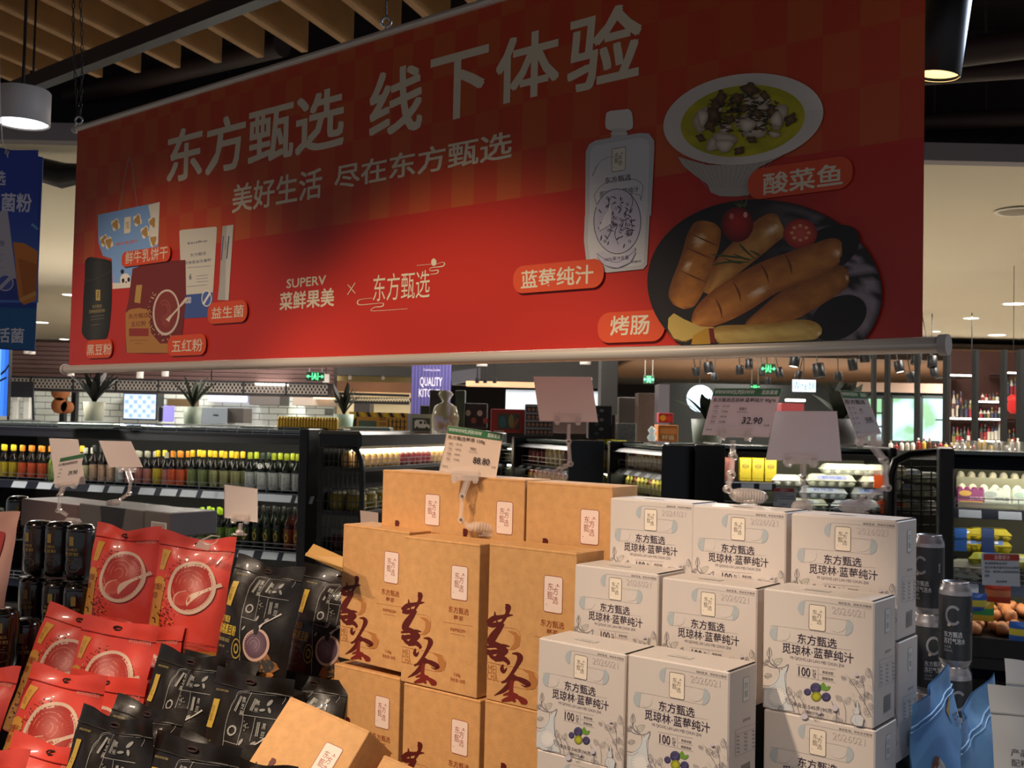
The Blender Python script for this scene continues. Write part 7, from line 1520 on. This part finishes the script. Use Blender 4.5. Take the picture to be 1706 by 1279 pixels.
# ================================================================== CLEAR CARD STANDS
cardm = mat('card_paper', '#f6e6da', .5)
def card_stand(card, Y, arm, clip, base, lb, cat='card stand', fr=None, cardlb=None, printed=None, cm_=None):
    g = Y/1.88
    """card: four pixel corners TL TR BR BL; arm: pixel path from clip to base; base: (pixel centre, half length m, radius m, angle)"""
    c = PX(*arm[-1], Y); t = thing('card_stand', lb, 'card stand', c)
    P = [PX(x, y, Y)-c for x, y in card]; k = MB(); k.slab(P, (0, 1, 0), .0012); k.build('card', cm_ or cardm, t)
    k = MB(); E = [p+Vector((0, -.0008, 0)) for p in P]
    for a, b in zip(E, E[1:]+E[:1]): k.tube([a, b], .0009, 5)
    k.build('card_sleeve', CLEAR, t)
    x0, y0, x1, y1 = clip; A, B = PX(x0, y1, Y)-c, PX(x1, y0, Y)-c; k = MB()
    k.box((A.x, -.006, A.z), (B.x, -.0025, B.z), 0, .001); k.box((A.x, .003, A.z), (B.x, .006, B.z), 0, .001)
    h = .006
    for q in (.12, .88): X = A.x+(B.x-A.x)*q; k.tube([(X, -.010, A.z+h*.4), (X, .010, A.z+h*.4)], .0065, 12); k.box((X-.005, -.004, A.z-.006), (X+.005, .006, A.z+.012), 0, .001)
    k.build('clip', CLEAR, t)
    k = MB(); pp = [PX(x, y, Y)-c for x, y in arm]
    for i, (a, b) in enumerate(zip(pp, pp[1:])):
        wd = .013 if i == 0 else .009; k.bar(a, b, .008, wd); k.bar(a+Vector((0, -.005, 0)), b+Vector((0, -.005, 0)), .002, wd*.4)
    for p in pp[1:-1]: k.tube([p+Vector((0, -.008, 0)), p+Vector((0, .008, 0))], .0072, 14); k.tube([p+Vector((0, -.010, 0)), p+Vector((0, .010, 0))], .0028, 8, mi=1)
    k.build('arm', [CLEAR, mat('pin_grey', '#8a7a70', .3, metal=.5)], t)
    (bx, by), hl, r, an, zs_ = base; bc = PX(bx, by, Y)-c; k = MB(); d = Vector((math.cos(an), 0, math.sin(an))); n = 14
    pts = [bc + d*(hl*(2*i/n-1)) for i in range(n+1)]; k.tube(pts, [max(.002, r*(1-abs(2*i/n-1)**3)**.5) for i in range(n+1)], 14)
    for i in range(2, n-1, 1): k.tube([pts[i]-d*.0012, pts[i]+d*.0012], r*1.04*(1-abs(2*i/n-1)**3)**.5, 14)
    k.bar(bc-Vector((0, 0, r*.6)), bc-Vector((0, 0, zs_)), .02, .02); k.bar(bc+Vector((-.018, 0, -zs_)), bc+Vector((.018, 0, -zs_)), .02, .003); k.build('base_clamp', CLEAR, t)
    if printed:
        hm = homography(card, [(0, 1), (1, 1), (1, 0), (0, 0)]); inv = homography([(0, 1), (1, 1), (1, 0), (0, 0)], card)
        def W(a, b, h): p = PX(*inv(a, b), Y)-c; return (p.x, p.y-.0015-h, p.z)
        q = Ink(hm); printed(q); o = q.build('card_print', t, warp=W, base=.0001, step=.00003)
    return t
GRN = '#3d7a4a'
def price_print(name, price, s1, wd=.9):
    def f(q):
        m = q.map; q.map = lambda x, y: (x, y)
        q.grid(0, .84, 1, 1, GRN); q.text('WWWWWSUPERVWW', .02, .88, .62, .965, '#dfe8dc', .03); q.text('菜鲜果美', .73, .87, .96, .965, '#dfe8dc', .03)
        q.text(name, .03, .70, wd, .80, '#3a2c2a', .02)
        for i, (a, b) in enumerate((('编码', '07170'), ('产地', '云南省'), ('规格', '袋装'), ('等级', '合格'))): q.text(a, .07, .60-i*.11, .14, .64-i*.11, '#6a5450', 0); q.text(b, .2, .60-i*.11, .3, .64-i*.11, '#6a5450', 0); q.line([(.07, .575-i*.11), (.15, .575-i*.11)], .006, '#a8908a')
        q.text('零售价', .46, .54, .57, .60, '#4a3834', .01); q.text('RETAIL PRICE', .44, .49, .6, .515, '#8a7470', 0)
        q.text(price, .55, .26, .84, .40, '#2a2226', .018); q.text('元/盒', .88, .22, .96, .26, '#4a3834', 0); q.text('电脑标签', .03, .10, .13, .135, '#6a5450', 0); q.map = m
    return f
card_stand([(747, 709), (838, 722), (826, 797), (732, 784)], 2.20, [(779, 800), (770, 826), (768, 865), (786, 882)], (752, 782, 798, 800), ((812, 880), .042, .012, -.12, .014), 'clear stand with the 88.80 price card on the second kraft row', printed=price_print('东方甄选莓茶 128g', '88.80', '', .70), cm_=mat('price_paper', '#f4d8c2', .55))
card_stand([(889, 627), (985, 628), (996, 703), (899, 701)], 2.32, [(948, 706), (947, 735), (950, 772), (932, 782), (915, 790)], (923, 689, 969, 703), ((918, 792), .037, .0135, -.03, .012), 'clear stand holding a blank white card above the back kraft boxes')
card_stand([(1190, 647), (1302, 647), (1281, 728), (1170, 724)], 1.88, [(1221, 733), (1221, 760), (1218, 790), (1212, 815), (1235, 824)], (1196, 712, 1253, 728), ((1247, 826), .034, .0135, -.05, .016), 'clear stand with the 32.90 price card on the white boxes', printed=price_print('东方甄选觅琼林·蓝莓纯汁 90g*6', '32.90', '', .96), cm_=mat('price_paper2', '#f0dcd6', .5))
card_stand([(1291, 685), (1394, 685), (1402, 768), (1276, 766)], 1.90, [(1338, 770), (1338, 795), (1340, 836)], (1306, 757, 1362, 772), ((1337, 842), .020, .010, .1, .008), 'clear stand holding a blank card in a shaded tone above the right white box', cm_=mat('card_shaded', '#e6dad6', .6))  # shade put into the card's colour, a darker copy of the plain paper
card_stand([(1399, 650), (1441, 653), (1468, 722), (1428, 730)], 1.92, [(1448, 735), (1472, 766), (1477, 812), (1440, 828), (1428, 836)], (1428, 722, 1468, 738), ((1428, 842), .034, .011, .12, .012), 'clear stand with a green headed card turned sideways at the right of the white boxes', printed=price_print('东方甄选', '19.90', '', .8), cm_=mat('card_cool', '#c3c4c6', .5))
card_stand([(82, 730), (130, 732), (142, 806), (92, 808)], 3.1, [(107, 808), (100, 825), (98, 850), (112, 858)], (92, 800, 128, 810), ((122, 868), .025, .010, -.1, .008), 'clear stand with two overlapping cards at the left above the canisters')
t = thing('price_card', 'slanted green headed price card in front of the left blank card', 'card', PX(110, 790, 3.04)); o0 = t.location
cc = [(101, 762), (141, 754), (128, 800), (88, 806)]; k = MB(); k.slab([PX(x, y, 3.04)-o0 for x, y in cc], (0, 1, 0), .001); k.build('sheet', cardm, t)
inv = homography([(0, 1), (1, 1), (1, 0), (0, 0)], cc); q = Ink(); q.grid(0, .84, 1, .97, GRN); q.text('东方甄选核桃黑豆粉', .0, .66, .8, .76, '#3a2c2a', .02); q.text('39.90', .55, .25, .9, .4, '#2a2226', .02); [q.text('规格', .1, .5-i*.14, .22, .55-i*.14, '#6a5450', 0) for i in range(3)]
q.build('card_print', t, warp=lambda a, b, h: tuple(PX(*inv(a, b), 3.04-.0012-h)-o0))
card_stand([(165, 734), (218, 735), (238, 778), (182, 778)], 3.2, [(212, 782), (218, 800), (215, 822), (200, 832)], (198, 777, 226, 784), ((190, 837), .026, .009, .15, .008), 'clear stand with a blank card lying on the film wrapped cartons')
card_stand([(374, 807), (429, 814), (429, 870), (374, 862)], 2.66, [(401, 872), (399, 888)], (386, 855, 415, 868), ((399, 886), .010, .006, 0, .006), 'small clear clip holding a blank card on the top red pouch')
t = thing('clear_clip', 'loose clear plastic clip resting on the top red pouch', 'clip', PX(345, 905, 2.56)); o0 = t.location; k = MB()
k.slab([PX(x, y, 2.56)-o0 for x, y in ((332, 900), (352, 908), (347, 917), (323, 911))], (0, 1, .1), .004); k.build('jaw', mat('clip_milky', '#d9b8ac', .3, alpha=.7), t)
k = MB(); k.tube([PX(x, y, 2.56)-o0 for x, y in ((335, 900), (352, 892), (366, 893), (360, 903), (349, 908))], .002, 6); k.build('handle', CLEAR, t)
k = MB(); P = [PX(x, y, 2.75) for x, y in ((600, 850), (630, 854), (630, 872), (601, 872))]; c = P[0].copy(); k.slab([p-c for p in P], (0, 1, 0), .001); o = k.build('blank_card', mat('card_cool2', '#c4b0a4', .6)); o.location = c; tag(o, 'small blank card corner behind the left back kraft box', 'card')

# lamps under the fridge canopies
def canopy_lamp(fr, a0, a1, z, power, b=-.03, tgt=.22, drop=.45):
    l = bpy.data.lights.new('canopy_lamp', 'AREA'); l.shape = 'RECTANGLE'; l.size = a1-a0; l.size_y = .03; l.energy = power; l.color = (1, .95, .84)
    o = bpy.data.objects.new('canopy_lamp', l); C.objects.link(o); P = fr.w((a0+a1)/2, b, z); T = fr.w((a0+a1)/2, tgt, z-drop); o.location = P
    zax = (P-T).normalized(); xax = fr.u.copy(); yax = zax.cross(xax).normalized(); M_ = Matrix((xax, yax, zax)).transposed().to_4x4(); M_.translation = P; o.matrix_world = M_
canopy_lamp(FA, a_l, -.02, zc_+.004, 16)
canopy_lamp(FE, .02, aR-.02, zE-.062, 4.5, drop=.3)
canopy_lamp(FR, .02, 1.35, zR-.082, 6, drop=.5)
canopy_lamp(FB, .05, 2.3, zB-.113, 5, b=.03, tgt=.12)
